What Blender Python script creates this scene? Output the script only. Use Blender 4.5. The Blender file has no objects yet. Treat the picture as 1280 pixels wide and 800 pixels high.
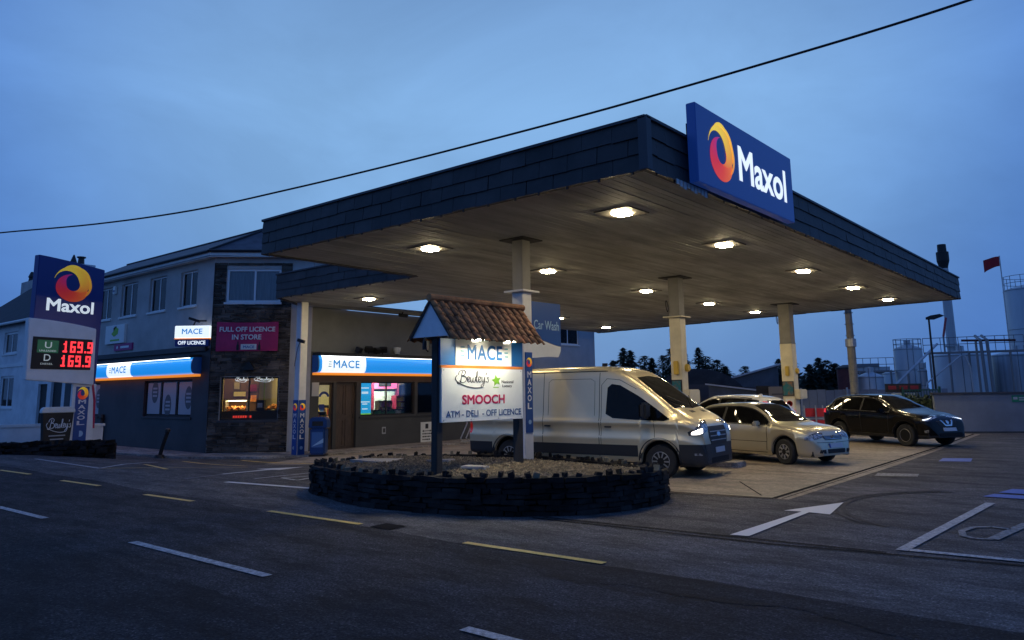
import bpy, bmesh, math, random
from mathutils import Vector, Matrix
from mathutils.bvhtree import BVHTree

R = random.Random(7)
PI = math.pi
scene = bpy.context.scene
COL = scene.collection

# ------------------------------------------------------------------ camera
cd = bpy.data.cameras.new('camera')
cd.sensor_fit = 'HORIZONTAL'; cd.sensor_width = 36.0
cd.lens = 36.0 * 951.83 / 1280
cd.shift_y = -68.64 / 1280
cd.clip_start = 0.1; cd.clip_end = 3000
cam = bpy.data.objects.new('camera', cd); COL.objects.link(cam)
_p, _r, _y = 0.165, -0.0119, -0.7011
_fw = Vector((math.sin(_y) * math.cos(_p), math.cos(_y) * math.cos(_p), math.sin(_p)))
_rt = Vector((math.cos(_y), -math.sin(_y), 0))
_up = _rt.cross(_fw)
_rt2 = _rt * math.cos(_r) + _up * math.sin(_r)
_up2 = _up * math.cos(_r) - _rt * math.sin(_r)
m = Matrix((( _rt2.x, _up2.x, -_fw.x, 0), (_rt2.y, _up2.y, -_fw.y, 0), (_rt2.z, _up2.z, -_fw.z, 1.83), (0, 0, 0, 1)))
cam.matrix_world = m
scene.camera = cam

# ------------------------------------------------------------------ sky, sun, exposure
SUN_EL, SUN_ROT = math.radians(0.5), math.radians(320)
w = bpy.data.worlds.new('World'); scene.world = w; w.use_nodes = True
nt = w.node_tree; nt.nodes.clear()
def N(t, **k):
    n = nt.nodes.new(t)
    for a, b in k.items(): setattr(n, a, b)
    return n
out = N('ShaderNodeOutputWorld'); bg = N('ShaderNodeBackground'); bg.inputs['Strength'].default_value = 0.1
nt.links.new(bg.outputs[0], out.inputs[0])
sky = N('ShaderNodeTexSky'); sky.sky_type = 'NISHITA'; sky.sun_disc = False
sky.sun_elevation = SUN_EL; sky.sun_rotation = SUN_ROT; sky.air_density = 1.0; sky.dust_density = 0.6; sky.ozone_density = 5.0
tc = N('ShaderNodeTexCoord'); sep = N('ShaderNodeSeparateXYZ')
nt.links.new(tc.outputs['Generated'], sep.inputs[0])
ramp = N('ShaderNodeValToRGB')
nt.links.new(sep.outputs['Z'], ramp.inputs[0])
els = ramp.color_ramp.elements
els[0].position = 0.0; els[0].color = (0.175, 0.345, 0.63, 1)
els[1].position = 0.9; els[1].color = (0.12, 0.235, 0.54, 1)
for p, c in ((0.08, (0.195, 0.375, 0.67, 1)), (0.2, (0.22, 0.425, 0.735, 1)), (0.36, (0.23, 0.44, 0.765, 1)), (0.55, (0.16, 0.31, 0.60, 1))):
    e = els.new(p); e.color = c
# the dusk glow ahead; darker and bluer away from it to both sides
az = N('ShaderNodeVectorMath', operation='DOT_PRODUCT'); az.inputs[1].default_value = (-0.58, 0.69, 0.43)
nt.links.new(tc.outputs['Generated'], az.inputs[0])
azr = N('ShaderNodeMapRange', interpolation_type='SMOOTHSTEP'); azr.inputs[1].default_value = 0.76; azr.inputs[2].default_value = 0.99
azr.inputs[3].default_value = 0.0; azr.inputs[4].default_value = 1.0
nt.links.new(az.outputs['Value'], azr.inputs[0])
tint = N('ShaderNodeMix', data_type='RGBA'); tint.inputs[6].default_value = (0.36, 0.49, 0.76, 1); tint.inputs[7].default_value = (1, 1, 1, 1)
nt.links.new(azr.outputs[0], tint.inputs[0])
# soft stratus: stretched noise on the dome
mp = N('ShaderNodeMapping'); mp.inputs['Scale'].default_value = (1.6, 1.6, 3.6); mp.inputs['Rotation'].default_value = (0.10, 0.06, 0.4)
nt.links.new(tc.outputs['Generated'], mp.inputs[0])
nz = N('ShaderNodeTexNoise'); nz.inputs['Scale'].default_value = 1.7; nz.inputs['Detail'].default_value = 7; nz.inputs['Roughness'].default_value = 0.56
nz.inputs['Distortion'].default_value = 0.5
nt.links.new(mp.outputs[0], nz.inputs['Vector'])
nr = N('ShaderNodeMapRange'); nr.inputs[1].default_value = 0.36; nr.inputs[2].default_value = 0.66; nr.inputs[3].default_value = 0.90; nr.inputs[4].default_value = 1.08
nt.links.new(nz.outputs[0], nr.inputs[0])
m1 = N('ShaderNodeVectorMath', operation='MULTIPLY'); nt.links.new(ramp.outputs[0], m1.inputs[0]); nt.links.new(tint.outputs[2], m1.inputs[1])
sc = N('ShaderNodeVectorMath', operation='SCALE'); nt.links.new(m1.outputs[0], sc.inputs[0]); nt.links.new(nr.outputs[0], sc.inputs['Scale'])
sc10 = N('ShaderNodeVectorMath', operation='SCALE'); sc10.inputs['Scale'].default_value = 10.2
nt.links.new(sc.outputs[0], sc10.inputs[0])
sks = N('ShaderNodeVectorMath', operation='SCALE'); sks.inputs['Scale'].default_value = 0.05
nt.links.new(sky.outputs[0], sks.inputs[0])
add = N('ShaderNodeVectorMath', operation='ADD'); nt.links.new(sc10.outputs[0], add.inputs[0]); nt.links.new(sks.outputs[0], add.inputs[1])
nt.links.new(add.outputs[0], bg.inputs['Color'])

sl = bpy.data.lights.new('sun', 'SUN'); sl.energy = 0.02; sl.angle = math.radians(12); sl.color = (1.0, 0.9, 0.8)
so = bpy.data.objects.new('sun', sl); COL.objects.link(so)
so.rotation_euler = (PI / 2 - SUN_EL, 0, -SUN_ROT + PI); so.location = (0, -20, 30)

scene.view_settings.view_transform = 'Standard'; scene.view_settings.look = 'None'
scene.view_settings.exposure = 0.0; scene.view_settings.gamma = 1.0; scene.view_settings.use_curve_mapping = False
scene.cycles.use_denoising = True
scene.cycles.max_bounces = 8; scene.cycles.diffuse_bounces = 4; scene.cycles.sample_clamp_indirect = 4.0
scene.cycles.caustics_reflective = False; scene.cycles.caustics_refractive = False

# ------------------------------------------------------------------ materials
def mat(name, col, rough=0.6, metal=0.0, var=0.0, scale=3.0, bump=0.0, bscale=None, emit=None, es=0.0, col2=None, spec=0.5, coat=0.0, stretch=(1, 1, 1), detail=5, lo=0.35, hi=0.65, island=0.0):
    m = bpy.data.materials.new(name); m.use_nodes = True
    t = m.node_tree; b = t.nodes['Principled BSDF']
    b.inputs['Base Color'].default_value = (*col, 1); b.inputs['Roughness'].default_value = rough; b.inputs['Metallic'].default_value = metal
    b.inputs['Specular IOR Level'].default_value = spec
    if coat: b.inputs['Coat Weight'].default_value = coat; b.inputs['Coat Roughness'].default_value = 0.05
    if emit: b.inputs['Emission Color'].default_value = (*emit, 1); b.inputs['Emission Strength'].default_value = es
    if var or bump or col2:
        c = t.nodes.new('ShaderNodeTexCoord'); mp = t.nodes.new('ShaderNodeMapping'); mp.inputs['Scale'].default_value = stretch
        t.links.new(c.outputs['Object'], mp.inputs[0])
    if var or col2:
        n = t.nodes.new('ShaderNodeTexNoise'); n.inputs['Scale'].default_value = scale; n.inputs['Detail'].default_value = detail; n.inputs['Roughness'].default_value = 0.62
        t.links.new(mp.outputs[0], n.inputs['Vector'])
        r = t.nodes.new('ShaderNodeValToRGB')
        r.color_ramp.elements[0].position = lo; r.color_ramp.elements[1].position = hi
        d = col2 or tuple(min(1, x * (1 + var)) for x in col)
        r.color_ramp.elements[0].color = (*(tuple(x * (1 - var) for x in col) if not col2 else col), 1); r.color_ramp.elements[1].color = (*d, 1)
        t.links.new(n.outputs[0], r.inputs[0]); t.links.new(r.outputs[0], b.inputs['Base Color'])
        if island:
            gi = t.nodes.new('ShaderNodeNewGeometry'); mr = t.nodes.new('ShaderNodeMapRange'); mr.inputs[3].default_value = 1 - island; mr.inputs[4].default_value = 1 + island
            t.links.new(gi.outputs['Random Per Island'], mr.inputs[0]); vs_ = t.nodes.new('ShaderNodeVectorMath'); vs_.operation = 'SCALE'
            t.links.new(r.outputs[0], vs_.inputs[0]); t.links.new(mr.outputs[0], vs_.inputs['Scale']); t.links.new(vs_.outputs[0], b.inputs['Base Color'])
    if bump:
        n2 = t.nodes.new('ShaderNodeTexNoise'); n2.inputs['Scale'].default_value = bscale or scale * 8; n2.inputs['Detail'].default_value = 4
        t.links.new(mp.outputs[0], n2.inputs['Vector'])
        bp = t.nodes.new('ShaderNodeBump'); bp.inputs['Strength'].default_value = min(1, bump); bp.inputs['Distance'].default_value = 0.01
        t.links.new(n2.outputs[0], bp.inputs['Height']); t.links.new(bp.outputs[0], b.inputs['Normal'])
    return m

def attr_mat(name, rough=0.5, es=0.0):
    m = bpy.data.materials.new(name); m.use_nodes = True
    t = m.node_tree; b = t.nodes['Principled BSDF']; b.inputs['Roughness'].default_value = rough
    a = t.nodes.new('ShaderNodeAttribute'); a.attribute_name = 'Col'
    t.links.new(a.outputs['Color'], b.inputs['Base Color'])
    if es: t.links.new(a.outputs['Color'], b.inputs['Emission Color']); b.inputs['Emission Strength'].default_value = es
    return m

def two_scale_ground(name, dark, light, fine, rough=0.75, big=0.35, stain=0.55, bump=0.5, fscale=42, wet=0.0):
    """tarmac or concrete: broad patches, mid stains and fine aggregate"""
    m = bpy.data.materials.new(name); m.use_nodes = True
    t = m.node_tree; b = t.nodes['Principled BSDF']; b.inputs['Specular IOR Level'].default_value = 0.25
    c = t.nodes.new('ShaderNodeTexCoord')
    def noise(s, d, st=(1, 1, 1), rg=0.6):
        mp = t.nodes.new('ShaderNodeMapping'); mp.inputs['Scale'].default_value = st; t.links.new(c.outputs['Object'], mp.inputs[0])
        n = t.nodes.new('ShaderNodeTexNoise'); n.inputs['Scale'].default_value = s; n.inputs['Detail'].default_value = d; n.inputs['Roughness'].default_value = rg
        t.links.new(mp.outputs[0], n.inputs['Vector']); return n
    def rng(n, a, bb, x, y):
        r = t.nodes.new('ShaderNodeMapRange'); r.inputs[1].default_value = a; r.inputs[2].default_value = bb; r.inputs[3].default_value = x; r.inputs[4].default_value = y
        t.links.new(n.outputs[0], r.inputs[0]); return r
    n1 = noise(big, 4, (0.35, 1.3, 1)); n2 = noise(1.6, 6, (0.5, 1.4, 1), 0.7); n3 = noise(fscale, 3, (1, 1, 1), 0.75); n4 = noise(11, 5, (0.7, 1.2, 1), 0.7); n5 = noise(fscale * .8, 1)
    r = t.nodes.new('ShaderNodeValToRGB'); r.color_ramp.elements[0].position = 0.33; r.color_ramp.elements[1].position = 0.67
    r.color_ramp.elements[0].color = (*dark, 1); r.color_ramp.elements[1].color = (*light, 1)
    t.links.new(n1.outputs[0], r.inputs[0])
    a = rng(n2, 0.38, 0.58, stain, 1.2); f = rng(n3, 0.40, 0.60, 1 - fine, 1 + fine); g = rng(n4, 0.38, 0.62, 0.70, 1.28); h = rng(n5, 0.60, 0.70, 1.0, 1.0 + fine * 2.4)
    x1 = t.nodes.new('ShaderNodeMath'); x1.operation = 'MULTIPLY'; t.links.new(a.outputs[0], x1.inputs[0]); t.links.new(f.outputs[0], x1.inputs[1])
    x2 = t.nodes.new('ShaderNodeMath'); x2.operation = 'MULTIPLY'; t.links.new(x1.outputs[0], x2.inputs[0]); t.links.new(g.outputs[0], x2.inputs[1])
    x3 = t.nodes.new('ShaderNodeMath'); x3.operation = 'MULTIPLY'; t.links.new(x2.outputs[0], x3.inputs[0]); t.links.new(h.outputs[0], x3.inputs[1])
    s = t.nodes.new('ShaderNodeVectorMath'); s.operation = 'SCALE'; t.links.new(r.outputs[0], s.inputs[0]); t.links.new(x3.outputs[0], s.inputs['Scale'])
    t.links.new(s.outputs[0], b.inputs['Base Color'])
    rr = rng(n2, 0.3, 0.7, rough - wet, rough + 0.08); t.links.new(rr.outputs[0], b.inputs['Roughness'])
    bp = t.nodes.new('ShaderNodeBump'); bp.inputs['Strength'].default_value = bump; bp.inputs['Distance'].default_value = 0.012
    t.links.new(n3.outputs[0], bp.inputs['Height']); t.links.new(bp.outputs[0], b.inputs['Normal'])
    return m

M = {}
M['road'] = two_scale_ground('road tarmac', (0.026, 0.025, 0.026), (0.056, 0.053, 0.052), 0.65, 0.85, stain=0.35, bump=0.9)
M['road_dark'] = two_scale_ground('newer road tarmac', (0.017, 0.017, 0.018), (0.040, 0.039, 0.039), 0.65, 0.85, stain=0.35, bump=0.9)
M['tarmac'] = two_scale_ground('yard tarmac', (0.08, 0.074, 0.069), (0.125, 0.117, 0.11), 0.5, 0.8, stain=0.5, bump=0.9)
M['ground'] = two_scale_ground('ground', (0.06, 0.058, 0.052), (0.1, 0.095, 0.085), 0.3)
M['slab'] = two_scale_ground('forecourt concrete', (0.23, 0.19, 0.145), (0.34, 0.28, 0.215), 0.14, 0.6, big=0.3, stain=0.6, bump=0.25, wet=0.15)
M['path'] = two_scale_ground('path concrete', (0.22, 0.2, 0.18), (0.32, 0.30, 0.27), 0.15)
def paint(name, col, wear=0.5):
    m = mat(name, col, 0.6); t = m.node_tree; b = t.nodes['Principled BSDF']
    c = t.nodes.new('ShaderNodeTexCoord'); n = t.nodes.new('ShaderNodeTexNoise'); n.inputs['Scale'].default_value = 17; n.inputs['Detail'].default_value = 9; n.inputs['Roughness'].default_value = 0.85
    t.links.new(c.outputs['Object'], n.inputs['Vector'])
    r = t.nodes.new('ShaderNodeValToRGB'); r.color_ramp.elements[0].position = wear - 0.1; r.color_ramp.elements[1].position = wear + 0.12
    r.color_ramp.elements[0].color = (0.06, 0.06, 0.06, 1); r.color_ramp.elements[1].color = (*col, 1)
    t.links.new(n.outputs[0], r.inputs[0]); t.links.new(r.outputs[0], b.inputs['Base Color']); return m
M['white_paint'] = paint('worn white road paint', (0.62, 0.62, 0.6), 0.47)
M['fresh_white'] = paint('white road paint', (0.72, 0.71, 0.67), 0.27)
M['faint_white'] = paint('faded white paint', (0.4, 0.4, 0.4), 0.52)
M['yellow_paint'] = paint('yellow road paint', (0.85, 0.56, 0.13), 0.36)
M['blue_paint'] = paint('blue bay paint', (0.11, 0.17, 0.50), 0.38)
M['tar'] = mat('joint tar', (0.012, 0.011, 0.010), 0.9, spec=0.1)
M['tyre_mark'] = mat('tyre rubber mark', (0.062, 0.058, 0.055), 0.8, 0, 0.3, 20, spec=0.2)
M['iron'] = mat('cast iron', (0.010, 0.010, 0.011), 0.9, 0, 0.2, 20, spec=0.08)
M['fascia'] = mat('slate fascia tile', (0.034, 0.029, 0.028), 0.6, 0, 0.4, 1.3, 0.35, 40, island=0.28)
M['fascia_trim'] = mat('dark trim', (0.05, 0.05, 0.058), 0.55)
M['soffit'] = mat('soffit board', (0.42, 0.435, 0.425), 0.75, 0, 0.30, 1.1, 0.6, 30, stretch=(1, 0.3, 1), island=0.16, detail=8)
M['black'] = mat('black', (0.012, 0.012, 0.013), 0.6)
M['void'] = mat('unlit inside', (0.01, 0.01, 0.01), 0.9)
M['black_metal'] = mat('black metal', (0.02, 0.02, 0.021), 0.45, 0.3)
M['galv'] = mat('galvanised steel', (0.42, 0.43, 0.44), 0.45, 0.7, 0.15, 8)
M['chrome'] = mat('chrome', (0.75, 0.75, 0.76), 0.15, 1.0)
M['cream'] = mat('lamplit cream paint', (0.70, 0.63, 0.44), 0.45, 0, 0.1, 2.5, 0.1, 30)  # strong light on the lower pillars is put into this brighter cream
M['column_dim'] = mat('painted upper column shade', (0.22, 0.21, 0.19), 0.5, 0, 0.1, 2.5, 0.1, 30)  # darker tone paints in the weaker light on the upper columns
M['white'] = mat('white paint', (0.78, 0.77, 0.74), 0.45, 0, 0.06, 3)
M['upvc'] = mat('white upvc', (0.8, 0.8, 0.8), 0.35)
M['grey_render'] = mat('grey render', (0.47, 0.445, 0.42), 0.85, 0, 0.16, 0.7, 0.3, 50)
M['blue_grey_render'] = mat('blue grey render', (0.38, 0.40, 0.42), 0.85, 0, 0.1, 0.7, 0.3, 50)
M['char_paint'] = mat('charcoal paint', (0.045, 0.046, 0.05), 0.6, 0, 0.2, 0.8, 0.2, 40)
M['shop_upper'] = mat('shop upper render', (0.19, 0.197, 0.195), 0.85, 0, 0.12, 0.7, 0.3, 50)
M['shop_grey'] = mat('shop front grey', (0.055, 0.056, 0.055), 0.6, 0, 0.15, 0.8, 0.2, 40)
M['white_render'] = mat('white render', (0.74, 0.74, 0.74), 0.85, 0, 0.12, 0.9, 0.3, 40)
M['slate'] = mat('roof slate', (0.075, 0.075, 0.085), 0.6, 0, 0.3, 2.2, 0.5, 14)
M['dark_slate'] = mat('dark roof slate', (0.025, 0.025, 0.028), 0.7, 0, 0.3, 2, 0.5, 14)
M['wood'] = mat('dark brown door', (0.075, 0.05, 0.035), 0.5, 0, 0.3, 6, stretch=(4, 4, 0.5))
M['post'] = mat('black stained timber', (0.022, 0.019, 0.018), 0.6, 0, 0.3, 12, 0.3, 60, stretch=(4, 4, 0.6))
M['sign_white'] = mat('sign board white', (0.76, 0.77, 0.73), 0.4, 0, 0.04, 3)
M['orange'] = mat('orange stripe', (0.75, 0.22, 0.03), 0.45)
M['mace_blue'] = mat('sign blue', (0.02, 0.14, 0.38), 0.4)
M['teal'] = mat('teal dash', (0.05, 0.33, 0.42), 0.4)
M['navy'] = mat('navy lettering', (0.015, 0.07, 0.22), 0.4)
M['ink'] = mat('black ink', (0.012, 0.012, 0.012), 0.5)
M['crimson'] = mat('crimson lettering', (0.5, 0.01, 0.07), 0.4)
M['green'] = mat('leaf green', (0.22, 0.5, 0.03), 0.5)
M['deep_blue'] = mat('deep blue panel', (0.008, 0.03, 0.20), 0.35)
M['pillar_blue'] = mat('pillar sign blue', (0.012, 0.075, 0.30), 0.35)
M['letter_white'] = mat('white lettering', (0.8, 0.8, 0.8), 0.4)
M['sky_blue_pale'] = mat('pale blue print', (0.35, 0.55, 0.75), 0.4)
M['lit_white'] = mat('lit white', (0.8, 0.8, 0.8), 0.4, emit=(0.82, 0.92, 1.0), es=0.95)
M['lit_sign_white'] = mat('lit sign panel white', (0.8, 0.8, 0.8), 0.4, emit=(0.78, 0.88, 0.9), es=0.62)
M['lit_deep_blue'] = mat('lit blue panel', (0.008, 0.03, 0.20), 0.35, emit=(0.008, 0.045, 0.26), es=0.28)
M['lit_orange'] = mat('lit orange stripe', (0.75, 0.22, 0.03), 0.4, emit=(1.0, 0.30, 0.03), es=0.75)
M['lit_cyan'] = mat('lit cyan poster', (0.02, 0.4, 0.7), 0.3, emit=(0.02, 0.42, 0.82), es=0.9)
M['lit_text'] = mat('lit poster print', (0.7, 0.85, 0.9), 0.3, emit=(0.7, 0.9, 1.0), es=0.9)
M['lit_lime'] = mat('lit poster foot', (0.3, 0.6, 0.1), 0.3, emit=(0.25, 0.75, 0.12), es=0.7)
M['led_red'] = mat('red led', (0.5, 0.01, 0.01), 0.4, emit=(1.0, 0.035, 0.05), es=1.6)
M['led_dim'] = mat('price label print', (0.5, 0.5, 0.5), 0.4, emit=(0.5, 0.6, 0.6), es=0.35)
M['led_green'] = mat('green price label', (0.01, 0.09, 0.05), 0.4, emit=(0.01, 0.12, 0.06), es=0.3)
M['panel_grey'] = mat('pale grey panel', (0.82, 0.82, 0.81), 0.4, 0.0, 0.05, 2)
M['lamp'] = mat('lamp diffuser', (0.9, 0.9, 0.85), 0.4, emit=(1.0, 0.81, 0.47), es=200.0)
M['lamp_rim'] = mat('lamp frame', (0.16, 0.15, 0.14), 0.5)
M['strip'] = mat('sign strip lamp', (0.9, 0.9, 0.85), 0.4, emit=(0.95, 0.97, 1.0), es=3.0)
M['lit_blue_text'] = mat('lit blue lettering', (0.02, 0.16, 0.42), 0.4, emit=(0.03, 0.24, 0.56), es=0.8)
M['fridge_glow'] = mat('lit fridge glass', (0.4, 0.5, 0.5), 0.2, emit=(0.30, 0.52, 0.55), es=0.35)
M['food'] = mat('hot food', (0.72, 0.20, 0.02), 0.5, col2=(0.9, 0.48, 0.12), scale=14, lo=.4, hi=.6)
M['brown_wall'] = mat('brown deli wall', (0.12, 0.06, 0.035), 0.7)
M['green_wall_pale'] = mat('olive shop wall', (0.50, 0.46, 0.10), 0.8)
M['green_wall'] = mat('green deli wall', (0.30, 0.42, 0.03), 0.8)
M['deli_lamp'] = mat('deli lamp', (0.9, 0.9, 0.85), 0.4, emit=(1.0, 0.70, 0.30), es=17.0)
M['room_lamp'] = mat('room lamp', (0.9, 0.9, 0.85), 0.4, emit=(1.0, 0.86, 0.58), es=210.0)
M['tile'] = mat('terracotta pantile', (0.30, 0.125, 0.045), 0.75, 0, 0.55, 3.0, 0.5, 25, detail=8, island=0.3)
M['gable'] = mat('gable board', (0.74, 0.75, 0.77), 0.6, 0, 0.08, 3)
M['stone_dark'] = mat('dark slate stone', (0.019, 0.0175, 0.017), 0.9, 0, 0.55, 2.5, 0.9, 30, spec=0.2, island=0.45)
M['stone_brown'] = mat('brown grey stone', (0.085, 0.07, 0.057), 0.9, 0, 0.5, 1.7, 0.8, 30, spec=0.2, island=0.5)
M['gravel'] = mat('gravel', (0.085, 0.062, 0.036), 0.9, 0, 0.5, 6, 0.8, 60)
M['pebble'] = mat('pebbles', (0.15, 0.115, 0.07), 0.85, 0, 0.5, 7, island=0.5)
M['moss'] = mat('moss stone', (0.16, 0.145, 0.10), 0.9, 0, 0.3, 5)
M['flag_pale'] = mat('pale slab', (0.34, 0.32, 0.29), 0.8, 0, 0.15, 5)
M['banner'] = mat('crimson banner', (0.46, 0.018, 0.11), 0.55, 0, 0.1, 3)
M['pink'] = mat('magenta board', (0.36, 0.02, 0.16), 0.5)
M['bin_blue'] = mat('bin blue', (0.012, 0.05, 0.19), 0.35)
M['glass_dark'] = mat('window glass', (0.012, 0.015, 0.02), 0.05, 0, spec=0.7)
M['car_glass'] = mat('car glass', (0.004, 0.0042, 0.0045), 0.03, 0, spec=0.2)
M['curtain'] = mat('net curtain', (0.42, 0.42, 0.44), 0.9, 0, 0.2, 3, stretch=(14, 14, 0.4))
M['print_grey'] = mat('window print', (0.42, 0.43, 0.45), 0.5)
M['print_dark'] = mat('window emblem', (0.09, 0.1, 0.11), 0.5)
M['rubber'] = mat('tyre rubber', (0.018, 0.018, 0.018), 0.75, 0, 0.1, 30)
M['rim_silver'] = mat('silver rim', (0.36, 0.35, 0.33), 0.4, 0.6)
M['rim_dark'] = mat('dark rim gap', (0.012, 0.012, 0.012), 0.7)
M['van_paint'] = mat('bronze silver paint', (0.72, 0.62, 0.41), 0.38, 0.55, 0.05, 0.7, coat=0.7)
M['golf_paint'] = mat('pale silver paint', (0.56, 0.51, 0.37), 0.32, 0.6, 0.04, 0.7, coat=0.8)
M['white_car'] = mat('white car paint', (0.72, 0.71, 0.68), 0.25, 0.0, coat=0.8)
M['screen_glass'] = mat('windscreen glass', (0.010, 0.011, 0.011), 0.04, 0, spec=0.9)
M['black_car'] = mat('black car paint', (0.003, 0.003, 0.0035), 0.2, 0.0, coat=0.1, spec=0.25)
M['cladding'] = mat('black plastic', (0.022, 0.022, 0.023), 0.55)
M['seam'] = mat('panel gap', (0.01, 0.01, 0.01), 0.8)
M['lens'] = mat('headlamp lens', (0.10, 0.105, 0.11), 0.1, 0.4, coat=1.0, col2=(0.5, 0.52, 0.54), scale=11, lo=.42, hi=.6)
M['lens_lit'] = mat('lit headlamp', (0.8, 0.8, 0.8), 0.1, emit=(1.0, 0.93, 0.82), es=9.0)
M['lens_drl'] = mat('lit side lamp', (0.8, 0.8, 0.8), 0.1, emit=(0.85, 0.92, 1.0), es=2.2)
M['tail'] = mat('tail lamp', (0.35, 0.01, 0.01), 0.15, emit=(1.0, 0.05, 0.02), es=0.12, coat=1.0)
M['tail_lit'] = mat('lit tail lamp', (0.5, 0.01, 0.01), 0.15, emit=(1.0, 0.04, 0.05), es=0.55)
M['plate'] = mat('number plate', (0.55, 0.56, 0.58), 0.4)
M['plate_blue'] = mat('plate blue', (0.02, 0.06, 0.3), 0.4)
M['tank'] = mat('tank steel', (0.50, 0.51, 0.52), 0.5, 0.25, 0.12, 0.6, stretch=(1, 1, 0.25))
M['tank_ribbed'] = mat('tank cladding', (0.33, 0.35, 0.37), 0.55, 0.2, 0.25, 1.2, stretch=(4, 4, 0.05))
M['pipe'] = mat('pipe steel', (0.2, 0.21, 0.22), 0.5, 0.3)
M['rust_red'] = mat('dark red silo', (0.10, 0.025, 0.025), 0.7, 0, 0.2, 2)
M['red'] = mat('red panel', (0.42, 0.015, 0.025), 0.5)
M['dim_red'] = mat('dull red print', (0.16, 0.012, 0.02), 0.6)
M['flag_red'] = mat('red flag', (0.42, 0.012, 0.02), 0.7)
M['wall_grey'] = mat('grey block wall', (0.19, 0.22, 0.27), 0.85, 0, 0.18, 0.6, 0.3, 30)
M['shed'] = mat('sheet metal shed', (0.085, 0.10, 0.12), 0.6, 0.2, 0.2, 1)
M['hut'] = mat('corrugated hut', (0.035, 0.038, 0.045), 0.75, 0.1, 0.3, 1)
M['crate'] = mat('pale box', (0.3, 0.25, 0.19), 0.8)
M['leaf'] = mat('conifer needles', (0.022, 0.035, 0.02), 0.9, 0, 0.5, 0.5)
M['bark'] = mat('bark', (0.04, 0.03, 0.022), 0.9)
M['hedge'] = mat('hedge leaves', (0.03, 0.05, 0.024), 0.9, 0, 0.5, 2)
M['cable'] = mat('cable', (0.01, 0.01, 0.01), 0.7)
M['yellow'] = mat('yellow plastic', (0.62, 0.42, 0.06), 0.45)
M['poster'] = mat('poster teal', (0.015, 0.14, 0.17), 0.35, 0, col2=(0.35, 0.12, 0.02), scale=6, lo=0.45, hi=0.7)
M['shop_wall'] = mat('shop inside wall', (0.62, 0.56, 0.28), 0.8)
M['deli_wall'] = mat('deli inside wall', (0.40, 0.36, 0.12), 0.8)
M['shop_floor'] = mat('shop floor', (0.25, 0.22, 0.18), 0.5)
PRODUCT = [mat('packet %s' % n, c, 0.4) for n, c in (('yellow', (0.7, 0.5, 0.05)), ('red', (0.5, 0.03, 0.03)), ('green', (0.05, 0.25, 0.06)), ('white', (0.7, 0.7, 0.66)), ('purple', (0.16, 0.02, 0.2)), ('orange', (0.65, 0.22, 0.03)), ('brown', (0.14, 0.06, 0.03)), ('blue', (0.03, 0.12, 0.4)))]
M['lit_pink'] = mat('lit pink header', (0.6, 0.1, 0.3), 0.4, emit=(1.0, 0.12, 0.45), es=0.7)
M['lit_red_text'] = mat('red window sign', (0.6, 0.02, 0.02), 0.4, emit=(1.0, 0.06, 0.03), es=0.5)
M['magenta'] = mat('magenta frame', (0.2, 0.015, 0.06), 0.5)

def clear_glass(name, tint=(0.9, 0.93, 0.95), ior=1.5):
    m = bpy.data.materials.new(name); m.use_nodes = True; t = m.node_tree; t.nodes.clear()
    o = t.nodes.new('ShaderNodeOutputMaterial'); mx = t.nodes.new('ShaderNodeMixShader'); f = t.nodes.new('ShaderNodeFresnel'); f.inputs['IOR'].default_value = ior
    a = t.nodes.new('ShaderNodeBsdfTransparent'); a.inputs[0].default_value = (*tint, 1); g = t.nodes.new('ShaderNodeBsdfGlossy'); g.inputs['Roughness'].default_value = 0.02
    t.links.new(f.outputs[0], mx.inputs[0]); t.links.new(a.outputs[0], mx.inputs[1]); t.links.new(g.outputs[0], mx.inputs[2]); t.links.new(mx.outputs[0], o.inputs[0])
    return m
M['glass_clear'] = clear_glass('clear glass')

# ------------------------------------------------------------------ mesh building
WM = {}                                   # where each Empty or mesh stands
class Frame:
    """a wall or panel: u runs along it, z up, n out towards the viewer's side"""
    def __init__(s, o, u, n=None):
        s.o = Vector((o[0], o[1], 0)); s.u = Vector((u[0], u[1], 0)).normalized()
        s.n = Vector((n[0], n[1], 0)).normalized() if n else Vector((s.u.y, -s.u.x, 0))
    def p(s, u, z, n=0.0): return s.o + s.u * u + s.n * n + Vector((0, 0, z))

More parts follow.
